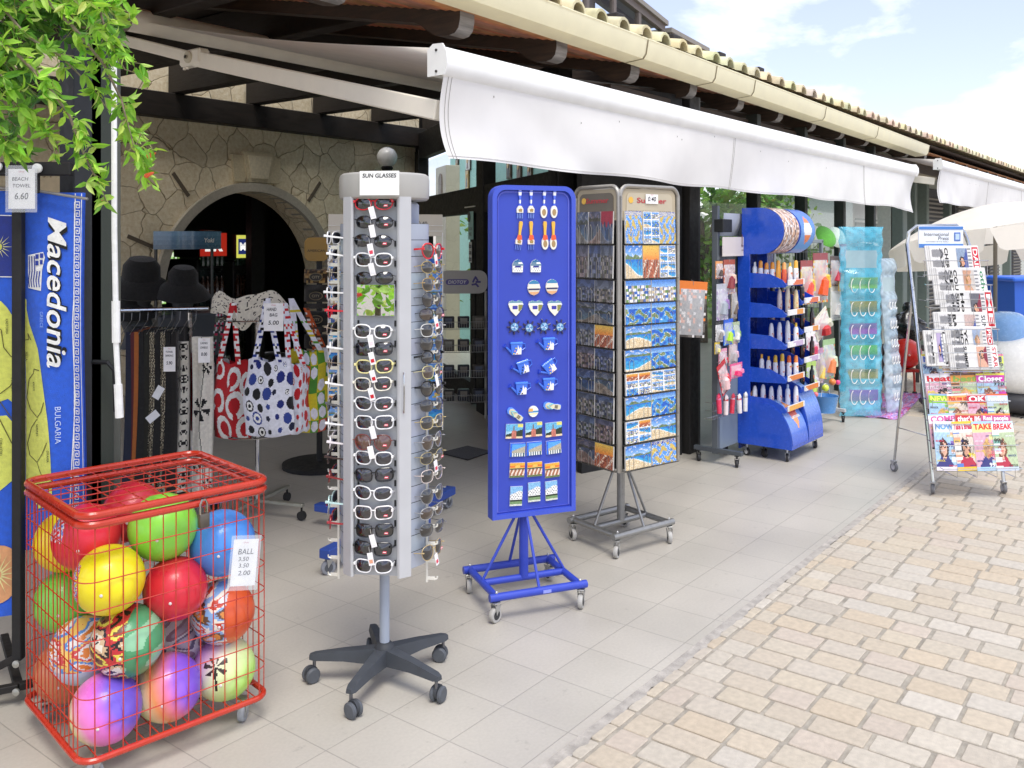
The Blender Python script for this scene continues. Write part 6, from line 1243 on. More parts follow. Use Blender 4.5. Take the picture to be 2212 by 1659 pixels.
# purple beach mat on the ground
b = MB(); q = [PG(1905, 853), PG(1992, 852), PG(1990, 872), PG(1935, 906), PG(1838, 900)]; mr_ = random.Random(4)
Q0, Q1, Q2, Q3 = PG(1898, 852), PG(1998, 850), PG(1942, 908), PG(1838, 899)
b.grid(lambda u, v: tuple((Q0 * (1 - u) + Q1 * u) * (1 - v) + (Q3 * (1 - u) + Q2 * u) * v + Vector((0, 0, .008 + .006 * math.sin(u * 14 + v * 5)))), 40, 26, 'gloss', WH, lambda u, v: hx(('c888d8', 'd8a0e0', 'e0609a', 'b070c8', 'e8b8e8', 'b8a0e0')[int((vn(u * 8, v * 5, 1) + 1) * 2.99)]))
tag(b.build('beach_mat', sharp=80), 'shiny purple and pink patterned beach mat lying on the ground by the air mattresses', 'beach mat')
# red ball on a little stool, black bag behind
P = PG(1957, 850); t = thing('toy_stool', 'small stool with dark feet and a red leg under the red ball', 'stool', (P.x, P.y, 0), A0); b = MB(); b.box((0, 0, .24), (.2, .18, .03), 'gloss', hx('a8322a'), .006); b.build('seat', t)
for x in (-.07, .0, .08):
    b = MB(); b.tube([(x, 0, .225), (x * 1.1, 0, .02)], .012, 'gloss', hx('c8402f' if x > .05 else '8a8a7a'), 8); b.lathe([(.001, 0), (.025, .0), (.02, .02), (.001, .022)], 'rubber', hx('2a2a26'), 12, TM(x * 1.1, 0, 0)); b.build('leg', t)
b = MB(); b.grid(lambda u, v: tuple(.15 * q for q in (math.cos(math.pi * (v - .5)) * math.cos(2 * math.pi * u), math.cos(math.pi * (v - .5)) * math.sin(2 * math.pi * u), math.sin(math.pi * (v - .5)))), 32, 20, 'ball', hx('d8281e')); b.lathe([(.001, 0), (.012, 0), (.01, .005), (.001, .006)], 'gloss', hx('f0b0a0'), 10, TM(-.03, -.148, 0, 0, 90)); tag(b.build('beach_ball', None, (P.x, P.y, .405), A0, sharp=80), 'large glossy red ball on the stool behind the newspaper rack', 'ball')
b = MB(); 
def bagf(u, v): a = 2 * math.pi * u; e = math.pi * (v - .5); r = .2 * (1 + .12 * math.sin(a * 5 + v * 8) + .1 * math.sin(v * 21 + a * 2)); return (r * math.cos(e) * math.cos(a) * 1.05, r * math.cos(e) * math.sin(a), .17 * (1 + .1 * math.sin(a * 3)) * math.sin(e) * (1.3 if v > .5 and abs(a - 4.2) < .9 else 1))
b.grid(bagf, 40, 24, 'gloss', hx('1a1b1d')); b.lathe([(.03, 0), (.06, .03), (.075, .09), (.05, .14), (.001, .15)], 'gloss', hx('17181a'), 12, TM(.03, 0, .15)); tag(b.build('rubbish_bag', None, PD(1958, 712, 9.7), A0, sharp=80), 'shiny black plastic bag heaped behind the red ball', 'bag')
P = PD(1958, 712, 9.7); t = thing('low_table', 'low dark table carrying the black plastic bag', 'table', (P.x, P.y, 0), A0); b = MB(); b.box((0, 0, P.z - .19), (.45, .4, .03), 'matte', hx('3b3230'), .004); b.build('tabletop', t)
for x, y in ((-.19, -.16), (.19, -.16), (-.19, .16), (.19, .16)): b = MB(); b.box((x, y, (P.z - .2) / 2), (.03, .03, P.z - .2), 'matte', hx('3b3230')); b.build('leg', t)
# ---------------------------------------------------------------- parasol, bin, ride, newspaper rack
rq = random.Random(9)
def parasol(lab, P, tilt_dir, tilt, Rr, top, col, n=8, drop=.17, polez=None, rise=.42):
    t = thing('parasol', lab, 'parasol', (P.x, P.y, 0), A0); c = hx(col)
    M = TM(0, 0, top) @ Matrix.Rotation(R(tilt), 4, Vector((math.cos(R(tilt_dir)), math.sin(R(tilt_dir)), 0)))
    b = MB(M)
    for k in range(n):
        a0, a1 = 2 * math.pi * k / n + .2, 2 * math.pi * (k + 1) / n + .2
        def f(u, v): 
            a = a0 + (a1 - a0) * u; ch = math.cos((a1 - a0) / 2) / math.cos(a - (a0 + a1) / 2); rr = Rr * v * (1 - (1 - ch) * v)
            return (rr * math.cos(a), rr * math.sin(a), -rise * (v ** 1.7) + .02 * math.sin(math.pi * u) * v)
        b.grid(f, 8, 12, 'canvas', c, None)
    cn = b.build('canopy', t, sharp=25)
    for k in range(n):
        a0, a1 = 2 * math.pi * k / n + .2, 2 * math.pi * (k + 1) / n + .2; b = MB(M)
        def g(u, v):
            a = a0 + (a1 - a0) * (.02 + .96 * u); ch = math.cos((a1 - a0) / 2) / math.cos(a - (a0 + a1) / 2); rr = Rr * ch; e = min(u, 1 - u); hh = drop * (1 - max(0, 1 - e / .1) ** 2 * .9)
            return (rr * math.cos(a) * (1 + .01 * v), rr * math.sin(a) * (1 + .01 * v), -rise + .0 - v * hh)
        b.grid(g, 16, 4, 'canvas', c); b.build('flap', cn, sharp=80)
        b = MB(M); b.tube([(0, 0, -.05), (Rr * math.cos(a0) * .96, Rr * math.sin(a0) * .96, -rise)], .006, 'satin', WH, 5); b.build('rib', t)
    b = MB(); b.tube([(0, 0, 0), (0, 0, top - .02)], .018, 'satin', hx('6f6a60'), 12); b.build('pole', t)
    b = MB(); b.box((0, 0, .04), (.4, .4, .08), 'cement', hx('b8b4ac'), .01); b.build('foot', t); return t
parasol('large cream parasol with scalloped flaps under the second awning', PD(2150, 600, 8.3), 212, 9.4, .97, 1.88, 'f6f1e6', rise=.30, drop=.2)
parasol('grey white parasol standing in the garden, seen through the glass', Vector((14.2, 7.6, 0)), 0, 5, 1.1, 2.2, 'c8ccc8')
P = PD(2200, 640, 10.5); t = thing('wheelie_bin', 'tall blue plastic wheelie bin at the right edge beside dark shutters', 'bin', (P.x, P.y, 0), A0 + 10)
b = MB(); hb = CAMH - (605 - HY) * 10.5 / F; b.T = Matrix(); v = []
for z, w_ in ((.06, .2), (hb, .27)): v += [(-w_, -w_, z), (w_, -w_, z), (w_, w_, z), (-w_, w_, z)]
b.add(v, [(3, 2, 1, 0), (4, 5, 6, 7), (0, 1, 5, 4), (1, 2, 6, 5), (2, 3, 7, 6), (3, 0, 4, 7)], 'satin', hx('2f63c8')); b.build('body', t)
b = MB(); b.box((0, 0, hb + .02), (.62, .62, .05), 'satin', hx('2f6ad8'), .015); b.build('lid', t)
for x in (-.18, .18): b = MB(); b.lathe([(.001, -.02), (.1, -.02), (.1, .02), (.001, .02)], 'rubber', hx('222222'), 18, TM(x, .24, .1, 90, 90)); b.build('wheel', t)
# coin ride: white rounded body, blue seat, dark bumper
P = PG(2150, 892); rd = thing('kiddie_ride', 'white rounded kiddie ride car with a pale blue seat and dark bumper behind the newspapers', 'kiddie ride', (P.x, P.y, 0), A0)
b = MB(); kx_ = 8.1 / F
def el(cx_, cz_, rx, ry, rz_, mat, col, mb=None, cut=None, name=None):
    q = mb or MB(); q.grid(lambda u, v: (cx_ + rx * math.copysign(abs(math.cos(math.pi * (v - .5))) ** .7, 1) * math.cos(2 * math.pi * u), ry * abs(math.cos(math.pi * (v - .5))) ** .7 * math.sin(2 * math.pi * u), cz_ + rz_ * math.copysign(abs(math.sin(math.pi * (v - .5))) ** .75, math.sin(math.pi * (v - .5)))), 40, 24, mat, col); return q
el(.30, .44, .42, .34, .29, 'gloss', hx('f4f4ee')).build('body', rd, sharp=80); el(.30, .12, .40, .32, .11, 'rubber', hx('3a3a3e')).build('bumper', rd, sharp=80); el(-.50, .18, .15, .2, .2, 'gloss', hx('3a3844')).build('front_wheel', rd, sharp=80)
el(.1, .76, .17, .2, .15, 'gloss', hx('8ab8ec')).build('seat', rd, sharp=80); b = MB(); b.box((-.1, 0, .1), (1.1, .2, .06), 'rubber', hx('2b2b2e'), .02); b.build('chassis', rd)
# newspaper rack
NP = FW * 5.52 + RT * 2.80; NZ = A0 + 1.5; nr = thing('newspaper_rack', 'leaning chrome newspaper and magazine rack on casters with an International Press header', 'display rack', (NP.x, NP.y, 0), NZ)
CH = hx('c0c2c4'); NM = Matrix.Translation((NP.x, NP.y, 0)) @ Matrix.Rotation(R(NZ), 4, 'Z')
yt, ztp = .30, CAMH - (487 - HY) * 5.85 / F
fr = lambda z: .02 + .30 * (z - .1) / 1.55        # lean of the front frame
b = MB(); wL, wR = -.205, .215
xl = lambda z: -.225 - .03 * max(0, (z - .1)) / 1.55
xr = lambda z: .215 - .07 * max(0, (z - .3)) / 1.35
pts = [(xl(.1) + .0, fr(.1), .07), (xl(.3), fr(.3), .3), (xl(1.0), fr(1.0), 1.0), (xl(1.55), fr(1.55), 1.52)]
pts += [(xl(1.6) + .02, fr(1.62), 1.6), (xl(1.6) + .07, fr(1.64), ztp - .005), (xr(1.6) - .07, fr(1.64), ztp), (xr(1.6) - .02, fr(1.62), 1.6), (xr(1.55), fr(1.55), 1.52), (xr(1.0), fr(1.0), 1.0), (xr(.3), fr(.3), .3), (.215, fr(.1), .07)]
b.tube(pts, .0115, 'chrome', CH, 10); b.build('front_frame', nr)
b = MB(); q1 = NM.inverted() @ PG(1931, 1018); q2 = NM.inverted() @ PG(2048, 1010)
b.tube([(q1.x, q1.y, .05), (xl(1.25) + .02, fr(1.25) + .03, 1.25)], .009, 'chrome', CH, 8); b.build('back_leg', nr); b = MB(); b.tube([(q2.x, q2.y, .05), (xr(1.25) - .02, fr(1.25) + .03, 1.25)], .009, 'chrome', CH, 8); b.build('back_leg', nr)
b = MB(); b.tube([(q1.x + .01, q1.y - .02, .3), (xl(.3), fr(.3), .34)], .004, 'chrome', CH, 6); b.build('tie_rod', nr)
casters(nr, [(-.225, .02), (.215, .02), (q1.x, q1.y), (q2.x, q2.y)], .03, hx('7a7a7c'), hx('c8c8cc'), CH, h=.075, yaw=60)
b = MB(); zc_ = CAMH - (512 - HY) * 5.8 / F; b.box((-.045, fr(1.55) - .02, zc_), (.29, .01, .14), 'satin', hx('e8eef4'), .002); b.box((-.045, fr(1.55) - .0265, zc_ + .058), (.285, .003, .02), 'print_', hx('4a80c8')); b.box((-.045, fr(1.55) - .0265, zc_ - .056), (.285, .003, .024), 'print_', hx('4a80c8'))
b.text('International', .16, TM(-.075, fr(1.55) - .027, zc_ + .018), 'print_', hx('4a4a52'), shear=.1); b.text('Press', .07, TM(-.03, fr(1.55) - .027, zc_ - .008), 'print_', hx('4a4a52'), shear=.2); b.text('NEWSPAPERS OF THE WORLD', .15, TM(-.07, fr(1.55) - .027, zc_ - .03), 'print_', hx('6a6a72'))
b.box((.06, fr(1.55) - .0265, zc_ + .002), (.04, .003, .055), 'print_', hx('4a70b8')); b.box((.06, fr(1.55) - .0285, zc_ + .002), (.026, .002, .038), 'print_', hx('b8d0f0')); b.build('header_sign', nr)
def portrait(u, v, q, skin, hair, cloth, bg):
    n_ = (vn(u * 9, v * 9, q) + .6 * vn(u * 21, v * 19, q)) * .14
    x, y = (u - .5 - .14 * math.sin(q)) * 1.25 + .12 * (v - .4) * math.sin(q * 3), (v - .44) * 1.15 + n_ * .15
    if math.hypot(x / .19, (y + .0) / .2) < 1 and not (y < -.09 + n_): 
        if abs(y + .015) < .02 and .04 < abs(x) < .12: return tuple(c * .62 for c in skin)
        if abs(y - .1) < .016 and abs(x) < .055: return (skin[0] * .92, skin[1] * .6, skin[2] * .6)
        return tuple(c * (1 + .5 * x * 2.2 - .6 * max(0, y)) for c in skin)
    if math.hypot(x / .27, (y - .02) / .3) < 1 + n_ and y < .24: return tuple(c * (1 + n_ * 3) for c in hair)
    if y > .2 and abs(x) < .12 + (y - .2) * 1.1 + .06: return cloth if y > .3 or abs(x) > .1 else skin
    return tuple(c * (1 + n_) for c in bg)
papers = [  # title pieces: (px, py centre, width_p, height_p, headline, masthead colour, masthead)
    (2060, 568, 118, 62, 'CHERYL AXE', 'c83040', 'DAILY'), (2075, 618, 118, 66, 'COURT SEX CASE', '3a8a5a', 'other'), (2090, 668, 116, 66, 'How Simon thinks', 'c82030', 'ME'), (2078, 712, 118, 62, 'BANK HOLIDAY', '3a3a40', 'SUNDAY'), (2096, 742, 104, 60, 'YOU HOLD STEPS', 'c02838', 'PEOPLE'), (2104, 772, 108, 44, 'SUMMER', 'c8303a', 'STAR'), (2022, 752, 48, 62, 'TIME', '3a3a3a', 'E')]
for i, (px, py, wp, hp, hd_, mc, mh) in enumerate(papers):
    zc = CAMH - (py - HY) * 5.7 / F; y_ = fr(zc) - .045 - .014 * i; d_ = 5.52 + y_; k = d_ / F; P = PD(px, py, d_); w_, h_ = wp * k, hp * k * 1.25
    o = thing('newspaper', 'folded newspaper lying sideways in the chrome rack, %s' % ('topmost, under the blue and white header', 'second from the top, green lettered masthead', 'third from the top, red masthead block', 'fourth from the top, plain dark masthead', 'fifth from the top, red masthead block', 'lowest, with a single short headline', 'narrow one at the left beside the fifth')[i], 'newspaper', tuple(P), NZ, 'newspapers in the leaning rack'); o.rotation_euler.x = R(-14)
    b = MB(); b.box((0, .008, 0), (w_, .016, h_), 'paper', hx('dedcd8'), .004)
    for j in range(5): b.box((-w_ * .5 + .006 + j * .006, -.0005 - j * .0004, 0), (.0035, .001, h_ * .97), 'paper', hx('c4c2be' if j % 2 else 'e8e6e2'))
    # front page is read rotated a quarter turn
    Mr = TM(0, -.0012, 0, 0, 0, 90)
    b.box((w_ * .42, -.0008, 0), (w_ * .11, .0012, h_ * .9), 'paper', hx(mc) if i % 2 == 0 else hx('f0efec')); b.text(mh, h_ * .8, Mr @ TM(0, -.0009, w_ * .42), 'paper', WH if i % 2 == 0 else hx(mc), h=w_ * .08, bold=.02)
    ws = hd_.split(); n_ = len(ws)
    for j, w2 in enumerate(ws): b.text(w2, h_ * .86, Mr @ TM(0, 0, -w_ * (.1 - .0) + w_ * .085 * (n_ / 2 - .5 - j) - w_ * .06), 'paper', BK, h=w_ * .066, bold=.03)
    pc_ = ('8a9ab0', 'c89a80', '6a6a70', 'c8b0a8', '9aa8c0', 'd8a890', 'b0a0c0')[i]
    b.grid(lambda u, v: (w_ * (.07 + .2 * u), -.002, h_ * (.42 - .8 * v)), 16, 22, 'paper', WH, lambda u, v, i=i, pc_=pc_: portrait(1 - v, u, i * 1.7, hx('dba888'), hx(('3a2a22', 'a88050', '2a2a2e')[i % 3]), hx(('4a5a9a', 'c8c0b8', '8a3a4a')[i % 3]), hx(pc_)))
    for j in range(9): b.box((w_ * .31, -.0012, h_ * (-.4 + j * .1)), (w_ * .06, .001, h_ * .035), 'paper', hx('8a8a8e'))
    for j in range(16):
        for r_ in range(3): b.box((-w_ * .38 + j * w_ * .013, -.0024, h_ * (-.32 + .3 * r_)), (w_ * .006, .0008, h_ * rq.uniform(.18, .26)), 'paper', hx('8c8c90'))
    for j in range(0): b.box((-w_ * .36 + j * w_ * .018, -.0026, -h_ * .05), (w_ * .008, .0008, h_ * .8), 'paper', hx('9a9a9e'))
    b.build('front_page', o)
MT = [('blue', 'pink', 'grey', 'dark'), ('red', 'green', 'violet on white'), ('lime', 'red and orange', 'white and crimson', 'pale blue'), ('pink', 'white on red', 'white on rose'), ('light blue', 'crimson', 'yellow-backed', 'red capital')]
mags = [(0, [('Now', '4a6ad0', 'f4f4f8', 'f0e03a'), ('chat', 'e83a8a', 'f6f6f6', '70b8e8'), ('look', 'e8e8f0', 'c83a90', 'f08a3a'), ('more', '3a3a5a', 'd8e85a', 'e86a9a')], 786),
        (1, [('heat', 'd8202c', 'f4f4f4', 'e8e0e8'), ('best', '8ab04a', 'f0a040', '6a4a3a'), ('Closer', 'f4f0f6', 'c83aa0', 'e8e04a')], 828),
        (2, [('NEW', 'f0f46a', '8ac83a', '9ab8e0'), ('Pick me up', 'd8301e', 'f0b060', 'e8f0f8'), ('OK!', 'f6f6f6', 'c81e3a', 'e0c8c0'), ('hello', 'f4f4f4', 'c8d8f0', 'e86a3a')], 872),
        (3, [('COMP', 'd860a0', 'f4f4f4', 'a8c8f0'), ("that's life", 'f6f0f0', 'c8303a', 'c8a06a'), ('Real people', 'f4f4f8', 'c8508a', 'f08a3a')], 915),
        (4, [('NOW', '6aa8e8', 'e8f0f8', 'f0e8f0'), ('Take a Break', 'd02850', 'f0f0ec', 'f0c83a'), ('TAKE', 'e8402a', 'f4ec9a', 'a8d0f0'), ('BREAK', 'd82838', 'f6f2ee', 'c8d8f0')], 965)]
for row, lst, py in mags:
    n_ = len(lst); x0p = (1996, 2004, 2010, 2012, 2022)[row]; x1p = (2168, 2170, 2178, 2182, 2192)[row]; hp = 52 if row < 4 else 104
    if row < 4: hp = 74
    for c, (ti, tc_, bg_, ac) in enumerate(lst):
        zc = CAMH - (py - HY) * 5.5 / F; wp = (x1p - x0p) / n_ * 1.12; px = x0p + (x1p - x0p) * (c + .5) / n_; y_ = fr(zc) - .075 - .016 * row - .003 * c; d_ = 5.52 + y_; k = d_ / F
        pyc = py + (16 if row < 4 else -2); P = PD(px, pyc, d_); w_, h_ = wp * k, hp * k
        o = thing('magazine', 'magazine, %s title, %s from the left in the %s magazine row' % (MT[row][c], ('first', 'second', 'third', 'fourth')[c], ('top', 'second', 'third', 'fourth', 'lowest')[row]), 'magazine', tuple(P), NZ + rq.uniform(-1, 1), 'magazines in the leaning rack'); o.rotation_euler.x = R(-12); o.rotation_euler.y = R(rq.uniform(-2.5, 2.5))
        b = MB(); b.box((0, .003, 0), (w_, .006, h_), 'print_', hx('e8e4e4')); ph = rq.uniform(0, 20); cols = [hx(bg_), hx(ac), hx(('e0b090', 'd8a080', 'c8a898')[c % 3]), hx(bg_), hx(('8a6ab0', '5a80c8', 'e88a90', '7ab0a0')[(c + row) % 4])]
        def cf(u, v):
            if v < .28 * (74 / hp) * (1 if row < 4 else 1.15): return hx(bg_) if v > .05 else hx(ac)
            vv = (v - .28) / .72 if row < 4 else (v - .2) / .8; q_ = c * 2.3 + row
            if v > .93 and row == 4: return hx(ac)
            if (u < .3 if c % 2 else u > .72) and math.sin(v * 37 + q_) > -.2: return cols[int((math.sin(v * 9 + q_) + 1) * 2.4) % 5]
            return portrait(u, vv, q_, hx(('e4b498', 'd8a484', 'c89878')[c % 3]), hx(('4a2a20', '2a2020', 'c8a060', '7a4a30')[(c + row) % 4]), hx(('3a3a7a', 'e8e0dc', 'b83048', '2a2a30')[(c * 2 + row) % 4]), hx(('a8c8e0', 'e0d0c0', 'd8a8b8', 'b8c8a0')[(c + row * 2) % 4]))
        b.grid(lambda u, v: ((u - .5) * w_, -.0004, (.5 - v) * h_), 30, 40, 'print_', WH, cf)
        zt3 = h_ * (.5 - .15 * 74 / hp)
        b.text(ti, w_ * .86, TM(0, -.0016, zt3), 'print_', hx(tc_) if hx(tc_) != hx(bg_) else BK, h=h_ * .17 * 74 / hp, bold=.035, shear=.1 if c % 2 else 0)
        for j in range(7): b.text(('SECRETS', 'REAL LIFE', 'WIN £1000', '99p', 'STYLE', 'SHOCK', 'NEW LOVE')[(j * 3 + c + row) % 7], w_ * .38, TM((-1) ** j * w_ * .27, -.002, h_ * (.2 - .1 * j)), 'print_', hx(('d8304a', '2a3a8a', 'f4f4f4', '3a3a3a', 'f0d840')[(j + c + row) % 5]), bold=.02)
        b.build('cover', o, smooth=False)
for row in range(6): # wires of the pockets
    b = MB(); z = (1.42, 1.27, 1.13, 1.0, .86, .75)[row]; y_ = fr(z) - .1 - .012 * row
    b.tube([(-.20 + .03 * (5 - row) * .3, fr(z), z), (-.21, y_, z), (.21, y_, z), (.2, fr(z), z)], .0028, 'chrome', CH, 6); b.tube([(-.21, y_, z - .09), (.21, y_, z - .09)], .0022, 'chrome', CH, 6)
    for x in (-.2, -.07, .07, .2): b.tube([(x, y_, z), (x, y_, z - .1), (x, fr(z), z - .1)], .0018, 'chrome', CH, 5)
    b.build('wire_pocket', nr)
for row in range(5):
    b = MB(); z = (.66, .55, .42, .30, .17)[row] + .02; y_ = fr(z) - .11 - .018 * row
    b.tube([(-.24, fr(z), z), (-.245, y_, z), (.235, y_, z), (.23, fr(z), z)], .0028, 'chrome', CH, 6); b.tube([(-.245, y_, z + .0), (-.245, y_, z - .045)], .002, 'chrome', CH, 5)
    for x in (-.16, -.04, .08, .19): b.tube([(x, y_, z), (x, y_, z - .05), (x, fr(z), z - .05)], .0018, 'chrome', CH, 5)
    b.build('wire_pocket', nr)
b = MB(); b.tube([(-.235, fr(.3) - .1, .155), (.225, fr(.3) - .1, .155)], .006, 'chrome', CH, 8); b.build('bottom_bar', nr)
# ---------------------------------------------------------------- garden trees beyond the glass
def gardentree(lab, x, y, h, r, seed, cols, n=900):
    q = random.Random(seed); t = thing('tree', lab, 'tree', (x, y, 0), 0, 'trees in the garden behind the glass')
    b = MB(); b.tube([(0, 0, 0), (.05, .03, h * .4), (0, 0, h * .75)], [.09, .07, .03], 'wood', hx('6a5a48'), 8)
    for k in range(5): a = k * 1.3; b.tube([(0, 0, h * .4), (r * .6 * math.cos(a), r * .6 * math.sin(a), h * .72)], [.04, .012], 'wood', hx('6a5a48'), 5)
    b.build('trunk', t); b = MB(); cl = [(q.gauss(0, r * .45), q.gauss(0, r * .45), h * .68 + q.gauss(0, h * .17)) for _ in range(26)]
    for k in range(n):
        c = Vector(q.choice(cl)) + Vector((q.gauss(0, .16), q.gauss(0, .16), q.gauss(0, .12))); leafpoly(b, c, Vector((q.gauss(0, 1), q.gauss(0, 1), q.gauss(.1, .6))), q.uniform(.1, .2), tuple(v * q.uniform(.8, 1.2) for v in q.choice(cols)), q, .6)
    b.build('crown', t, smooth=False)
G3 = [hx(c) for c in ('6f9a3e', '86b04a', '5a8436', 'a0c45a')]
for i, (x, y, h, r, nm) in enumerate(((12.6, 6.1, 2.5, .8, 'bushy green tree just behind the first glass pane'), (15.4, 6.7, 2.7, .95, 'rounded light green tree behind the second pane'), (18.2, 7.4, 2.8, 1.1, 'taller leafy tree behind the parasol in the garden'), (20.0, 8.6, 3.0, 1.4, 'green tree near the white pavilion'), (11.2, 8.2, 2.7, 1.2, 'leftmost green tree seen over the grey gift rack'), (23.0, 9.0, 3.0, 1.3, 'farthest green tree beyond the pavilion'), (15.8, 10.5, 3.2, 1.5, 'broad green tree at the back of the garden'))):
    gardentree(nm, x, y, h, r, 50 + i, G3)
b = MB(); q = random.Random(77)
for k in range(5000):
    u = q.random(); c = Vector((9.5 + u * 17, 6.9 + u * 3.6 + q.gauss(0, .2), q.uniform(.05, 1.65 + .25 * math.sin(u * 40)))); leafpoly(b, c, Vector((q.gauss(0, 1), q.gauss(0, 1), q.gauss(.1, .6))), q.uniform(.09, .17), tuple(v * q.uniform(.75, 1.2) for v in q.choice(G3)), q, .6)
tag(b.build('hedge', smooth=False), 'loose green hedge mass closing the garden behind the glass panes', 'hedge', kind='stuff')
b = MB(); b.add([(9.2, 5.6, -.004), (30, 5.6, -.004), (30, 14, -.004), (9.2, 14, -.004)], [(0, 1, 2, 3)], 'matte', hx('6b7f45')); tag(b.build('lawn'), kind='structure')
# flowering shrub behind the viewer, seen only in the mirror and the lenses
t = thing('hibiscus_shrub', 'green shrub with red blossoms reflected in the small mirror', 'shrub', (SHRUB.x, SHRUB.y, 0)); b = MB(); b.tube([(0, 0, 0), (.1, 0, 1.2)], [.05, .02], 'wood', hx('6a5a48'), 6); b.build('trunk', t); b = MB(); q = random.Random(31)
for k in range(1500): leafpoly(b, Vector((q.gauss(0, .7), q.gauss(0, .7), abs(q.gauss(1.5, .55)))), Vector((q.gauss(0, 1), q.gauss(0, 1), q.gauss(.1, .6))), q.uniform(.08, .15), tuple(v * q.uniform(.8, 1.2) for v in q.choice(LC)), q, .6)
b.build('crown', t, smooth=False)
for k in range(9):
    b = MB(TM(q.gauss(.3, .5), q.gauss(.5, .3), q.gauss(1.5, .35))); b.lathe([(.001, 0), (.05, .02), (.06, .0), (.001, -.03)], 'gloss', hx('e02818'), 8); b.build('blossom', t)
# ---------------------------------------------------------------- clothes rail
ri = random.Random(41)
CD = 5.0; ck = CD / F; CZ = A0 + 6; co = PD(330, 672, CD); cr = thing('clothes_rail', 'chrome clothes rail with hangers, in the shade left of the handbags', 'clothes rail', (co.x, co.y, 0), CZ)
zr_ = CAMH - (672 - HY) * ck
b = MB(); b.tube([(-.62, 0, zr_), (.3, 0, zr_ + .012)], .011, 'chrome', hx('c8c8c8'), 10); b.build('rail', cr)
for x in (-.6, .2): b = MB(); b.tube([(x, 0, .06), (x, 0, zr_ - .01)], .0125, 'chrome', hx('d0d0d0'), 10); b.build('upright', cr); b = MB(); b.box((x, 0, .05), (.04, .5, .03), 'metal', hx('9a9a9a'), .004); b.build('foot', cr)
for k in range(18):
    x = -.5 + k * .043; b = MB(); b.tube([(x, -.012, zr_ + .01), (x, 0, zr_ + .016), (x, .012, zr_ + .008), (x, .004, zr_ - .03), (x, 0, zr_ - .05), (x, -.17, zr_ - .11)], .002, 'metal', hx('8a8a8a'), 5); b.build('hanger', cr)
CM = Matrix.Translation((co.x, co.y, 0)) @ Matrix.Rotation(R(CZ), 4, 'Z')
for k, (px, c, pat, L_, nm) in enumerate(((266, '1c2236', 0, .86, 'navy scarf dress at the left end'), (274, '5a2228', 0, .9, 'maroon scarf dress'), (283, 'a8602a', 0, .88, 'orange ochre scarf dress'), (292, '191919', 0, .8, 'plain black dress beside the ochre one'), (303, '202018', 0, .84, 'dark olive black dress'), (314, '2a2a2a', 1, .84, 'charcoal mottled dress'), (325, '181818', 0, .8, 'black dress left of the snake print'), (336, '8a8470', 1, .88, 'grey snake print dress'), (347, '141414', 0, .8, 'black dress right of the snake print'), (358, '1c1a18', 0, .84, 'black dress behind the first price card'))):
    x = (px - 330) * ck + .078; b = MB(); c0 = hx(c); P = CM @ Vector((x, 0, zr_ - .1))
    f = lambda u, v, s: ((s * (.008 + .010 * v)) + .008 * math.sin(u * 14 + v * 3), (u - .5) * (.3 + .1 * v), -v * L_)
    cf = (lambda u, v: hx('1a1a18') if vn(u * 12, v * 26, 4) > .1 else hx('b0a890')) if pat else None
    b.grid(lambda u, v: f(u, v, -1), 14, 24, 'fabric', c0, cf); b.grid(lambda u, v: f(u, v, 1), 14, 24, 'fabric', c0, cf)
    b.grid(lambda u, v: ((u - .5) * (.024 + .02 * v) + .008 * math.sin(v * 3), -.15 - .05 * v, -v * L_), 6, 150, 'fabric', c0, (lambda u, v: hx(('1a1a18', '6a6250', 'b0a890')[int((vn(u * 7 + 2 * math.sin(v * 40), v * 70, 4) + 1) * 1.49)])) if pat else None)
    tag(b.build('dress', None, P, CZ, sharp=80), '%s on the clothes rail' % nm, 'dress', 'clothes on the chrome rail')
def panelcloth(lab, px0, px1, py0, py1, d, fn, nx=24, nz=90):
    k = d / F; w_, h_ = (px1 - px0) * k, (py1 - py0) * k; b = MB()
    b.grid(lambda u, v: ((u - .5) * w_, .012 * math.sin(u * 7 + v * 2) + .01 * math.sin(v * 5), -v * h_), nx, nz, 'fabric', WH, fn); b.grid(lambda u, v: ((u - .5) * w_, .02 + .012 * math.sin(u * 7 + v * 2) + .01 * math.sin(v * 5), -v * h_), 6, 20, 'fabric', hx('e0dcd0'))
    tag(b.build('sarong', None, PD((px0 + px1) / 2, py0, d), A0, sharp=80), lab, 'sarong', 'clothes on the chrome rail')
IV = hx('e6e2d4'); K_ = hx('161616')
def dots(u, v):
    y = (v * 14) % 1; n_ = int(v * 14)
    for cx_, r in ((.22, .13), (.75, .2 if n_ % 3 else .3)):
        d = math.hypot(u - cx_, (y - .5) * .8)
        if d < r and not (r * .45 < d < r * .7): return K_
    return IV
def flower(u, v):
    for cx_, cy_, s in ((.45, .47, 1.0), (.75, .2, .55), (.3, .83, .6), (.8, .95, .5)):
        dx, dy = (u - cx_), (v - cy_) * 5.5
        d = math.hypot(dx, dy) / s; a = math.atan2(dy, dx)
        if d < .42 and abs(math.sin(a * 2.5 + cy_ * 9)) > .72 and d > .05: return K_
    if abs(u - .5 - .12 * math.sin(v * 9)) < .02: return K_
    return IV
panelcloth('long ivory sarong printed with columns of black dots, left of the chrome upright', 373, 404, 738, 1062, 4.92, dots)
panelcloth('long ivory sarong printed with a big black flower, right of the chrome upright', 414, 457, 728, 1062, 4.92, flower)
pricetag('price_card', 'white handwritten price card in front of the dotted sarong', 'price card', PD(366, 776, 4.8), A0 + 4, .062, .13, [('TOWEL', 0, .3, .08, .6), ('SARONG', 0, .15, .08, .66), ('5.90', 0, -.15, .14, .5)], sleeve=False)
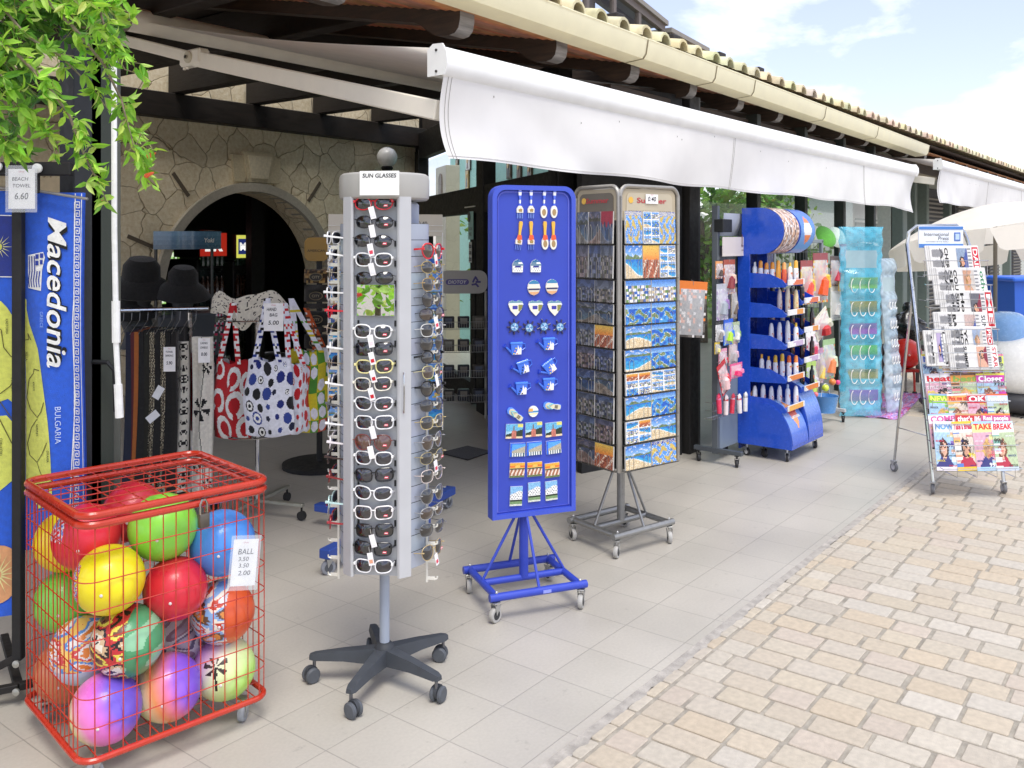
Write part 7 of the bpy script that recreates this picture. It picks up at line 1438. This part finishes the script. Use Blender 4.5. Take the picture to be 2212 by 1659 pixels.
pricetag('price_card', 'white handwritten price card in front of the flowered sarong', 'price card', PD(441, 757, 4.8), A0 + 4, .062, .13, [('LADIES', 0, .3, .08, .6), ('DRESS', 0, .12, .08, .6), ('8.00', 0, -.15, .14, .5)], sleeve=False)
for k, (px, py) in enumerate(((342, 848), (330, 900))):
    b = MB(TM(0, 0, 0, 0, 0, 30 + k * 20)); b.box((0, 0, 0), (.04, .001, .07), 'paper', hx('e4e6e8')); tag(b.build('swing_tag', None, PD(px, py, 4.75), A0), ('upper', 'lower')[k] + ' small white swing tag hanging among the dark dresses', 'tag')
# black sun hats on head forms above the rail
for k, (px, py, s) in enumerate(((305, 600, 1.25), (395, 610, 1.0), (285, 650, .9))):
    P = PD(px, py, 5.5); t = thing('sun_hat', '%s black sun hat on a head form behind the clothes rail' % ('large left', 'right', 'low far left')[k], 'hat', tuple(P), A0, 'black hats above the clothes rail')
    b = MB(); b.lathe([(.001, .1 * s), (.06 * s, .095 * s), (.085 * s, .06 * s), (.09 * s, .0), (.13 * s, -.03), (.17 * s, -.08), (.165 * s, -.085), (.09 * s, -.02)], 'fabric', hx('131313'), 24, TM(0, 0, 0, 0, 12, 8)); b.build('crown', t)
    b = MB(); b.lathe([(.001, -.3), (.07, -.29), (.05, -.24), (.04, -.2), (.06, -.14), (.075, -.05), (.06, .02), (.001, .04)], 'matte', hx('3a3c40'), 16); b.tube([(0, 0, -P.z), (0, 0, -.28)], .012, 'metal', hx('6a6a6a'), 8); b.lathe([(.001, -P.z), (.14, -P.z), (.14, -P.z + .02), (.001, -P.z + .03)], 'metal', hx('5a5a5a'), 20); b.build('head_form', t)
# ---------------------------------------------------------------- handbag stand
HD = 5.1; hk = HD / F; ho = PD(556, 900, HD); hs = thing('handbag_stand', 'round chrome handbag stand with a wire ring and cross feet', 'display stand', (ho.x, ho.y, 0), A0)
hz = lambda py: CAMH - (py - HY) * hk
b = MB(); b.tube([(0, 0, .08), (0, 0, hz(650))], .013, 'chrome', hx('d0d0d0'), 12); b.build('pole', hs)
for z, r in ((hz(934), .17), (hz(688), .2)): b = MB(); b.tube([(r * math.cos(R(a)), r * math.sin(R(a)), z) for a in range(0, 360, 15)], .005, 'chrome', hx('c8c8c8'), 6, True); b.tube([(-r, 0, z), (r, 0, z)], .004, 'chrome', hx('c8c8c8'), 6); b.tube([(0, -r, z), (0, r, z)], .004, 'chrome', hx('c8c8c8'), 6); b.build('ring', hs)
for a in (-20, 70, 160, 250):
    b = MB(TM(0, 0, 0, a)); b.box((.15, 0, .085), (.3, .03, .02), 'metal', hx('b8b8ac'), .003); f_ = b.build('foot', hs); b = MB(TM(0, 0, 0, a)); b.lathe([(.001, -.012), (.025, -.012), (.025, .012), (.001, .012)], 'rubber', hx('222222'), 14, TM(.29, 0, .027, 0, 90)); b.tube([(.29, 0, .04), (.29, 0, .08)], .006, 'metal', hx('333333'), 6); b.build('wheel', f_)
def bag(lab, px0, px1, py0, py1, pys, d, fn, rz=0, strapx=None, sc=None):
    k = d / F; w_, h_ = (px1 - px0) * k, (py1 - py0) * k; P = PD((px0 + px1) / 2, py0, d); t = thing('handbag', lab, 'handbag', tuple(P), A0 + rz, 'cloth handbags on the round stand')
    b = MB()
    def f(u, v, s): e = math.sin(math.pi * min(1, max(0, u))) ** .5 * math.sin(math.pi * (.12 + .86 * v)) ** .5; return ((u - .5) * w_ * (.9 + .2 * math.sin(v * 2.4)) + .006 * math.sin(v * 9), -s * .065 * e - .008 * s * math.sin(u * 13), -v * h_ * (1 + .04 * math.sin(u * 3.1)) + .01 * math.sin(u * 9) * (1 - v))
    b.grid(lambda u, v: f(u, v, 1), 72, 80, 'fabric', WH, fn); b.grid(lambda u, v: f(u, v, -1), 16, 16, 'fabric', fn(.5, .5), fn); b.build('body', t, sharp=80)
    hs_ = (py0 - pys) * k; sx = (strapx if strapx is not None else (px0 + px1) / 2); xm = (sx - (px0 + px1) / 2) * k
    for s in (-1, 1):
        b = MB(); 
        def g(u, v, s=s): # two ribbons rising to the hook
            t_ = v; x = (s * w_ * .27) * (1 - t_) ** 1.1 + xm * t_; return (x + (u - .5) * .03, -.04 * (1 - t_) - .01 + .01 * s * t_, -.01 + hs_ * t_)
        b.grid(g, 3, 24, 'fabric', WH, lambda u, v: fn(.2 + .1 * u, (v * 2.7) % 1)); b.build('strap', t, sharp=80)
    return t
def rings(u, v):
    bst = hx('c01c24')
    for i, (cx_, cy_, r) in enumerate(((.2, .12, .16), (.62, .2, .2), (.25, .5, .2), (.68, .55, .24), (.95, .3, .2), (.35, .85, .22), (.85, .88, .22), (1.0, .6, .2))):
        d = math.hypot((u - cx_), (v - cy_) * 1.15)
        if r * .5 < d < r * .88 and not (math.atan2(v - cy_, u - cx_) > 2.2 - i * .3 and math.atan2(v - cy_, u - cx_) < 2.8 - i * .3): return WH
    return bst
rp_ = random.Random(2); DT = [((i + .5 + .3 * (j % 2)) / 5 + rp_.uniform(-.03, .03), (j + .5) / 6 + rp_.uniform(-.025, .025), rp_.choice((.04, .06, .08, .095)), rp_.choice(('141a3a', '1c2a78', '2f4494', '17171c', '17171c')), rp_.random()) for i in range(5) for j in range(6)]
def dotty(red):
    def f(u, v):
        for cx_, cy_, r, c, q in DT:
            d = math.hypot(u - cx_, (v - cy_) * 1.1)
            if d < r: return (hx('c8202a') if red else hx(c)) if (q < .75 or d < r * .35 or d > r * .75) else WH
        return hx('e8eaf4')
    return f
def mosaic(u, v):
    i, j = int(u * 6), int(v * 6); q = math.sin(i * 12.9 + j * 78.2) * 43758 % 1; fu, fv = u * 6 % 1, v * 6 % 1
    bsx = hx(('d8c82a', '5a9a2a', '1c1a18', 'c8502a', 'd8c82a', 'e8e8f0', '4a8a30')[int(q * 7)])
    if math.hypot(fu - .5, fv - .5) < .42 and q * 10 % 1 > .45: return hx('e8e8f4')
    return bsx
def floral(u, v):
    n_ = vn(u * 8, v * 8, 1); return hx('c83058') if n_ > .6 else (hx('d8d0d8') if n_ > .2 else (hx('5a6a5a') if n_ > -.3 else hx('3a3438')))
bag('grey and pink floral cloth handbag at the left rear of the stand', 456, 500, 770, 925, 660, 5.2, floral, -15, 478)
bag('red cloth handbag with big white rings hanging on the round stand', 462, 543, 780, 942, 650, 5.0, rings, -8, 506)
bag('multicoloured mosaic handbag in yellow, green and black at the right of the stand', 620, 716, 756, 927, 640, 5.05, mosaic, 14, 630)
bag('brown white and orange blotched handbag edge behind the mosaic one', 668, 716, 770, 915, 660, 5.2, lambda u, v: hx(('e8e4e0', 'c85a2a', '5a3a2a')[int((vn(u * 6, v * 6, 5) + 1) * 1.49)]), 30, 660)
bag('white handbag with red dots turned sideways next to the blue dotted one', 602, 662, 782, 932, 650, 4.95, dotty(True), 35, 612)
bag('white handbag with blue and black dots at the front of the stand', 532, 630, 776, 937, 640, 4.85, dotty(False), 2, 578)
pricetag('price_card', 'handwritten HAND BAG 5.00 price card pinned above the dotted handbag', 'price card', PD(591, 685, 4.7), A0, 42 * 4.7 / F, 60 * 4.7 / F, [('HAND', -.1, .28, .12, .5), ('BAG', 0, .08, .12, .4), ('5.00', 0, -.2, .15, .55)], sleeve=False)
k = 5.1 / F; b = MB()
b.grid(lambda u, v: ((u - .5) * 180 * k, -.1 * math.sin(math.pi * u) ** .5 - .03 * v, .03 * math.sin(u * 11) + (.5 - v) * (.06 + .1 * math.sin(math.pi * u) + .03 * math.sin(u * 17))), 60, 20, 'fabric', IV, lambda u, v: hx('55504a') if abs(math.sin(u * 26 + 3 * math.sin(v * 6))) < .14 or abs(math.sin(v * 9 + u * 5)) < .1 else hx('d8d2c0'))
tag(b.build('shawl', None, PD(548, 662, 5.1), A0, sharp=80), 'cream shawl with black lines draped over the top of the handbag stand', 'shawl')
# ---------------------------------------------------------------- belt and cap stand, dark, left of the tower
P = PD(690, 560, 6.2); t = thing('cap_stand', 'dark stand of caps with a mustard rounded header behind the handbags', 'display stand', (P.x, P.y, 0), A0); zz = CAMH - (538 - HY) * 6.2 / F
b = MB(); b.plate([(x, z + zz) for x, z in rrect(.16, .16, .04)], -.1, -.08, 'satin', hx('a8833a')); b.text('AMERICAN', .12, TM(0, -.102, zz - .01), 'print_', K_); b.build('header', t)
b = MB(); b.tube([(0, 0, .0), (0, 0, zz)], .02, 'matte', hx('222222'), 10); b.lathe([(.001, 0), (.25, 0), (.25, .03), (.001, .04)], 'matte', hx('1c1c1c'), 24); b.build('pole', t)
for i in range(5):
    z = CAMH - ((610, 650, 700, 750, 800)[i] - HY) * 6.2 / F; q = thing('cap', 'dark %s cap with a gold oval badge, %s on the cap stand' % (('brown patterned', 'grey', 'black', 'black', 'black')[i], ORD[i]), 'cap', tuple(PD(690, (610, 650, 700, 750, 800)[i], 6.05)), A0, 'caps on the dark stand')
    b = MB(); b.grid(lambda u, v: (.1 * math.cos(math.pi * u), -.11 * math.sin(math.pi * u) * math.cos(v * 1.4), .09 * math.sin(v * 1.5)), 16, 8, 'fabric', hx(('6a4a2a', '3a3834', '1a1a1a', '1c1a18', '17171a')[i]), None if i else (lambda u, v: hx(('8a6438', '3a2a1c', 'b09058')[int((vn(u * 8, v * 5, 2) + 1) * 1.49)]))); b.grid(lambda u, v: ((u - .5) * .16, -.1 - .07 * v * math.sin(math.pi * u), -.01 - .03 * v), 10, 3, 'fabric', hx('2a2622')); b.build('crown', q, sharp=80)
    b = MB(); o_ = [(.045 * math.cos(R(a)), .028 * math.sin(R(a)) + .04) for a in range(0, 360, 20)]; b.plate(o_, -.112, -.105, 'satin', hx('8a7a58')); b.plate([(x * .88, (z2 - .04) * .85 + .04) for x, z2 in o_], -.114, -.112, 'satin', hx('2a2420')); b.text('CITY', .05, TM(0, -.1155, .04), 'print_', hx('b8a888')); b.build('badge', q)
# ---------------------------------------------------------------- second postcard rack behind the tower
RD_ = 4.95; o0 = PD(834, 700, RD_); r2 = thing('postcard_rack', 'wide white wire postcard rack on blue feet, mostly hidden behind the sunglasses tower', 'display rack', (o0.x, o0.y, 0), A0 + 10)
RM = Matrix.Translation((o0.x, o0.y, 0)) @ Matrix.Rotation(R(A0 + 10), 4, 'Z'); rwid = .62; zt4 = 1.55 + (518 - 462) * RD_ / F
b = MB(); b.box((0, .01, zt4 - .06), (rwid, .01, .12), 'satin', hx('d6cfc0'), .002); b.text('0.40', .05, TM(.2, .003, zt4 - .05), 'print_', INK); b.build('header_sign', r2)
b = MB()
for x in (-rwid / 2, -rwid / 4, 0, rwid / 4, rwid / 2): b.tube([(x, 0, .5), (x, 0, zt4 - .1)], .003, 'gloss', WH, 5)
for i in range(11): b.tube([(-rwid / 2, 0, .52 + i * .108), (rwid / 2, 0, .52 + i * .108)], .0022, 'gloss', WH, 5); b.tube([(-rwid / 2, -.02, .55 + i * .108), (rwid / 2, -.02, .55 + i * .108)], .002, 'gloss', WH, 5)
for i in range(11):
    for x in (-rwid / 2, rwid / 2): b.tube([(x, 0, .55 + i * .108), (x, -.02, .55 + i * .108)], .002, 'gloss', WH, 5)
b.build('wire_grid', r2)
b = MB(); b.tube([(0, .02, .1), (0, .02, .6)], .02, 'satin', hx('2a4aa0'), 12); b.build('pole', r2)
for yy in ((-.05, .0)):
    pass
A1, A2 = PG(700, 1198, .1), PG(975, 1058, .1); b = MB(); A1l, A2l = RM.inverted() @ A1, RM.inverted() @ A2; d_ = A2l - A1l; b.box((A1l + A2l) / 2, (d_.length, .06, .045), 'satin', hx('2a4a9c'), .004, d_.to_track_quat('X', 'Z').to_matrix().to_4x4()); b.build('foot', r2)
b = MB(); nrm = Vector((-d_.y, d_.x, 0)).normalized(); mm = (A1l + A2l) / 2; b.box(mm + nrm * .15, (.06, .7, .04), 'satin', hx('2a4a9c'), .004, Matrix.Rotation(math.atan2(d_.y, d_.x), 4, 'Z')); b.build('foot', r2)
casters(r2, [(A1l.x + .02, A1l.y + .02), (A2l.x - .02, A2l.y - .01)], .034, hx('8a8d94'), hx('55585e'), h=.085, wdt=.022)
for c in range(4):
    for i in range(9):
        b = MB(); kd = ('sea', 'isl', 'multi', 'sea', 'vil', 'map')[(i * 2 + c * 3) % 6]; paintcard(b, .148, .1, .006, scene(kd, 700 + i * 5 + c), 14, 11)
        q = b.build('postcard', None, RM @ Vector((-rwid / 2 + .077 + c * .155, -.008, .605 + i * .108)), A0 + 10, smooth=False); tag(q, '%s postcard, %s column, row %s from the bottom of the white rack' % (NMK[kd], ('leftmost', 'second', 'third', 'rightmost')[c], ('one', 'two', 'three', 'four', 'five', 'six', 'seven', 'eight', 'nine')[i]), 'postcard', 'postcards in the white wire rack')
# ---------------------------------------------------------------- wire rack with logo header by the door
P = PG(1000, 905); t = thing('wire_rack', 'tall white wire basket rack with a rounded violet-lettered header, beside the entrance', 'display rack', (P.x, P.y, 0), A0 + 8); k = 7.75 / F; wz = lambda py: CAMH - (py - HY) * k
b = MB(); zz = wz(610); b.plate([(x, z + zz) for x, z in rrect(.42, .2, .07)], -.02, -.005, 'satin', hx('c9c6bf')); b.plate([(x - .05, z + zz + .0) for x, z in rrect(.2, .05, .024)], -.024, -.021, 'print_', hx('6a62a8')); b.text('DIOTOY', .16, TM(-.05, -.0255, zz), 'print_', WH, shear=.15, bold=.02)
for q in range(5): b.box((.11 + .02 * math.cos(q * 1.3), -.0225, zz + .03 * math.sin(q * 1.3)), (.045, .002, .016), 'print_', hx('5a5496'), 0, Matrix.Rotation(q, 4, 'Y'))
b.build('header', t); b = MB()
for x in (-.2, .2): b.tube([(x, 0, 0), (x + .0, 0, wz(630))], .012, 'satin', hx('b4b2ac'), 8)
b.build('side_rails', t)
for i, py in enumerate((710, 760, 815, 868)):
    z = wz(py); b = MB()
    for q in range(19): x = -.19 + q * .38 / 18; b.tube([(x, -.03, z + .06), (x, -.12, z + .06), (x, -.12, z)], .0018, 'satin', hx('a8a8a4'), 4)
    for zz in (z, z + .06): b.tube([(-.2, 0, zz), (-.2, -.12, zz), (.2, -.12, zz), (.2, 0, zz)], .0028, 'satin', hx('a8a8a4'), 5)
    b.build('basket', t)
for q in range(12):
    i = q // 3; b = MB(); c = rk.choice(('2a2c30', '3c3a36', '1f2430', '4a4640', '6a665c')); b.box((0, 0, 0), (.1, .05, .1), 'print_', hx(c), .006); b.box((0, -.027, .01), (.06, .002, .05), 'print_', hx(rk.choice(('8a8478', '5a6478', '9a9a90')))); tag(b.build('boxed_item', None, (Matrix.Translation((P.x, P.y, 0)) @ Matrix.Rotation(R(A0 + 8), 4, 'Z')) @ Vector((-.13 + (q % 3) * .13, -.06, wz((710, 760, 815, 868)[i]) + .055)), A0 + 8), 'dark boxed item, %s in the %s basket of the white wire rack' % (('left', 'middle', 'right')[q % 3], ORD[i]), 'box', 'dark boxes in the wire rack')
b = MB(); q = [PG(950, 980), PG(1010, 965), PG(1063, 977), PG(1010, 995)]; c_ = sum(q, Vector()) / 4; b.add([(p.x, p.y, .009) for p in q] + [(p.x, p.y, 0) for p in q], [(0, 3, 2, 1), (0, 1, 5, 4), (1, 2, 6, 5), (2, 3, 7, 6), (3, 0, 4, 7)], 'fabric', hx('1c1b1a')); tag(b.build('door_mat'), 'black rubber door mat on the tiles before the entrance', 'mat')
# globe lamp
P = PY(836, 340, 7.3); t = thing('globe_lamp', 'unlit white globe wall lamp on a dark bracket beside the arch', 'lamp', tuple(P), 0); b = MB(); b.grid(lambda u, v: tuple(.115 * q for q in (math.cos(math.pi * (v - .5)) * math.cos(2 * math.pi * u), math.cos(math.pi * (v - .5)) * math.sin(2 * math.pi * u), math.sin(math.pi * (v - .5)))), 28, 18, 'gloss', hx('faf8f2')); b.build('globe', t, sharp=80)
b = MB(); b.lathe([(.001, -.16), (.05, -.15), (.07, -.12), (.055, -.1), (.001, -.1)], 'matte', hx('1c1c1e'), 18); b.tube([(0, 0, -.14), (0, .1, -.18), (0, .19, -.14)], .014, 'matte', hx('1c1c1e'), 8); b.build('bracket', t)
# ---------------------------------------------------------------- cafe fridges behind the arch
def fridge(lab, px0, px1, pyt, Y, sign, bgc, fgc, lit=True):
    A_, B_ = PY(px0, pyt, Y), PY(px1, pyt, Y); w_ = B_.x - A_.x; zt5 = A_.z; t = thing('drinks_fridge', lab, 'fridge', ((A_.x + B_.x) / 2, Y, 0), 0, 'drinks fridges behind the arch')
    b = MB(); b.box((0, .3, (zt5 - .3) / 2), (w_, .6, zt5 - .3), 'satin', hx('2a2a2c'), .01); b.build('body', t)
    b = MB(); b.box((0, .2, zt5 - .14), (w_, .5, .28), 'satin', hx('1d1d1f'), .01); b.box((0, -.055, zt5 - .14), (w_ * .96, .01, .25), 'lit', hx(bgc)); b.box((0, -.062, zt5 - .14), (w_ * .8, .004, .17), 'lit', hx(fgc)); b.text(sign, w_ * .66, TM(0, -.066, zt5 - .14), 'lit', WH, bold=.05); b.build('sign', t)
    b = MB(); b.box((0, -.012, (zt5 - .35) / 2 + .05), (w_ * .84, .01, zt5 - .55), 'gloss', hx('23282a')); b.box((w_ * .38, -.03, .9), (.02, .02, .4), 'metal', hx('8a8a8a'), .004); dr = b.build('door', t)
    for i in range(4):
        b = MB()
        for j in range(5): b.lathe([(.001, 0), (.03, 0), (.03, .15), (.012, .2), (.012, .23), (.001, .23)], 'gloss', hx(('3a3c28', '5a5a52', '4a2c1c', '2a4a3a')[i]), 8, TM(-w_ * .34 + j * w_ * .17, -.03, .25 + i * .34))
        tag(b.build('bottles', dr), kind='stuff')
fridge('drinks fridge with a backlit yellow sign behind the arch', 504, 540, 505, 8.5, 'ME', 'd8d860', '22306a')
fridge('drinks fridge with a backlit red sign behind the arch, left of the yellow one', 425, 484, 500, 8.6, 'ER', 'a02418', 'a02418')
P = PY(406, 519, 7.25); t = thing('ice_cream_stand', 'ice cream stand with a curved blue grey header in front of the arch', 'stand', (P.x, P.y, 0), -15)
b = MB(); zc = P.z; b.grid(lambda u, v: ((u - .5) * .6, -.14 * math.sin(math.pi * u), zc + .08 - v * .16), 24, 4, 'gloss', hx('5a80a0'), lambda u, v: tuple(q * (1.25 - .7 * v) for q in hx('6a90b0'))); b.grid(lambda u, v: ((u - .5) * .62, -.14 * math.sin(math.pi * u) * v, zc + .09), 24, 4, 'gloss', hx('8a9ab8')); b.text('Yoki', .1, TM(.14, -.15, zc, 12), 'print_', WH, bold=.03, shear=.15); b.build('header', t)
b = MB(); b.box((0, .1, .45), (.6, .5, .9), 'satin', hx('3a4048'), .02); b.tube([(-.25, .1, .9), (-.25, .1, zc)], .015, 'metal', hx('5a5a5a')); b.tube([(.25, .1, .9), (.25, .1, zc)], .015, 'metal', hx('5a5a5a')); b.build('cabinet', t)
P = PY(356, 600, 9.9); b = MB(); b.box((0, 0, 0), (.36, .04, .62), 'lit', hx('9cc870')); b.grid(lambda u, v: ((u - .5) * .34, -.022, (.5 - v) * .6), 14, 24, 'lit', WH, lambda u, v: hx(('b8e890', '5a8a3a', 'e8f8d8', '7ab050')[int((vn(u * 7, v * 12, 2) + 1) * 1.99)])); w2 = b.build('bright_window', None, P, 0); tag(w2, 'small bright window to greenery at the back of the cafe room', 'window')
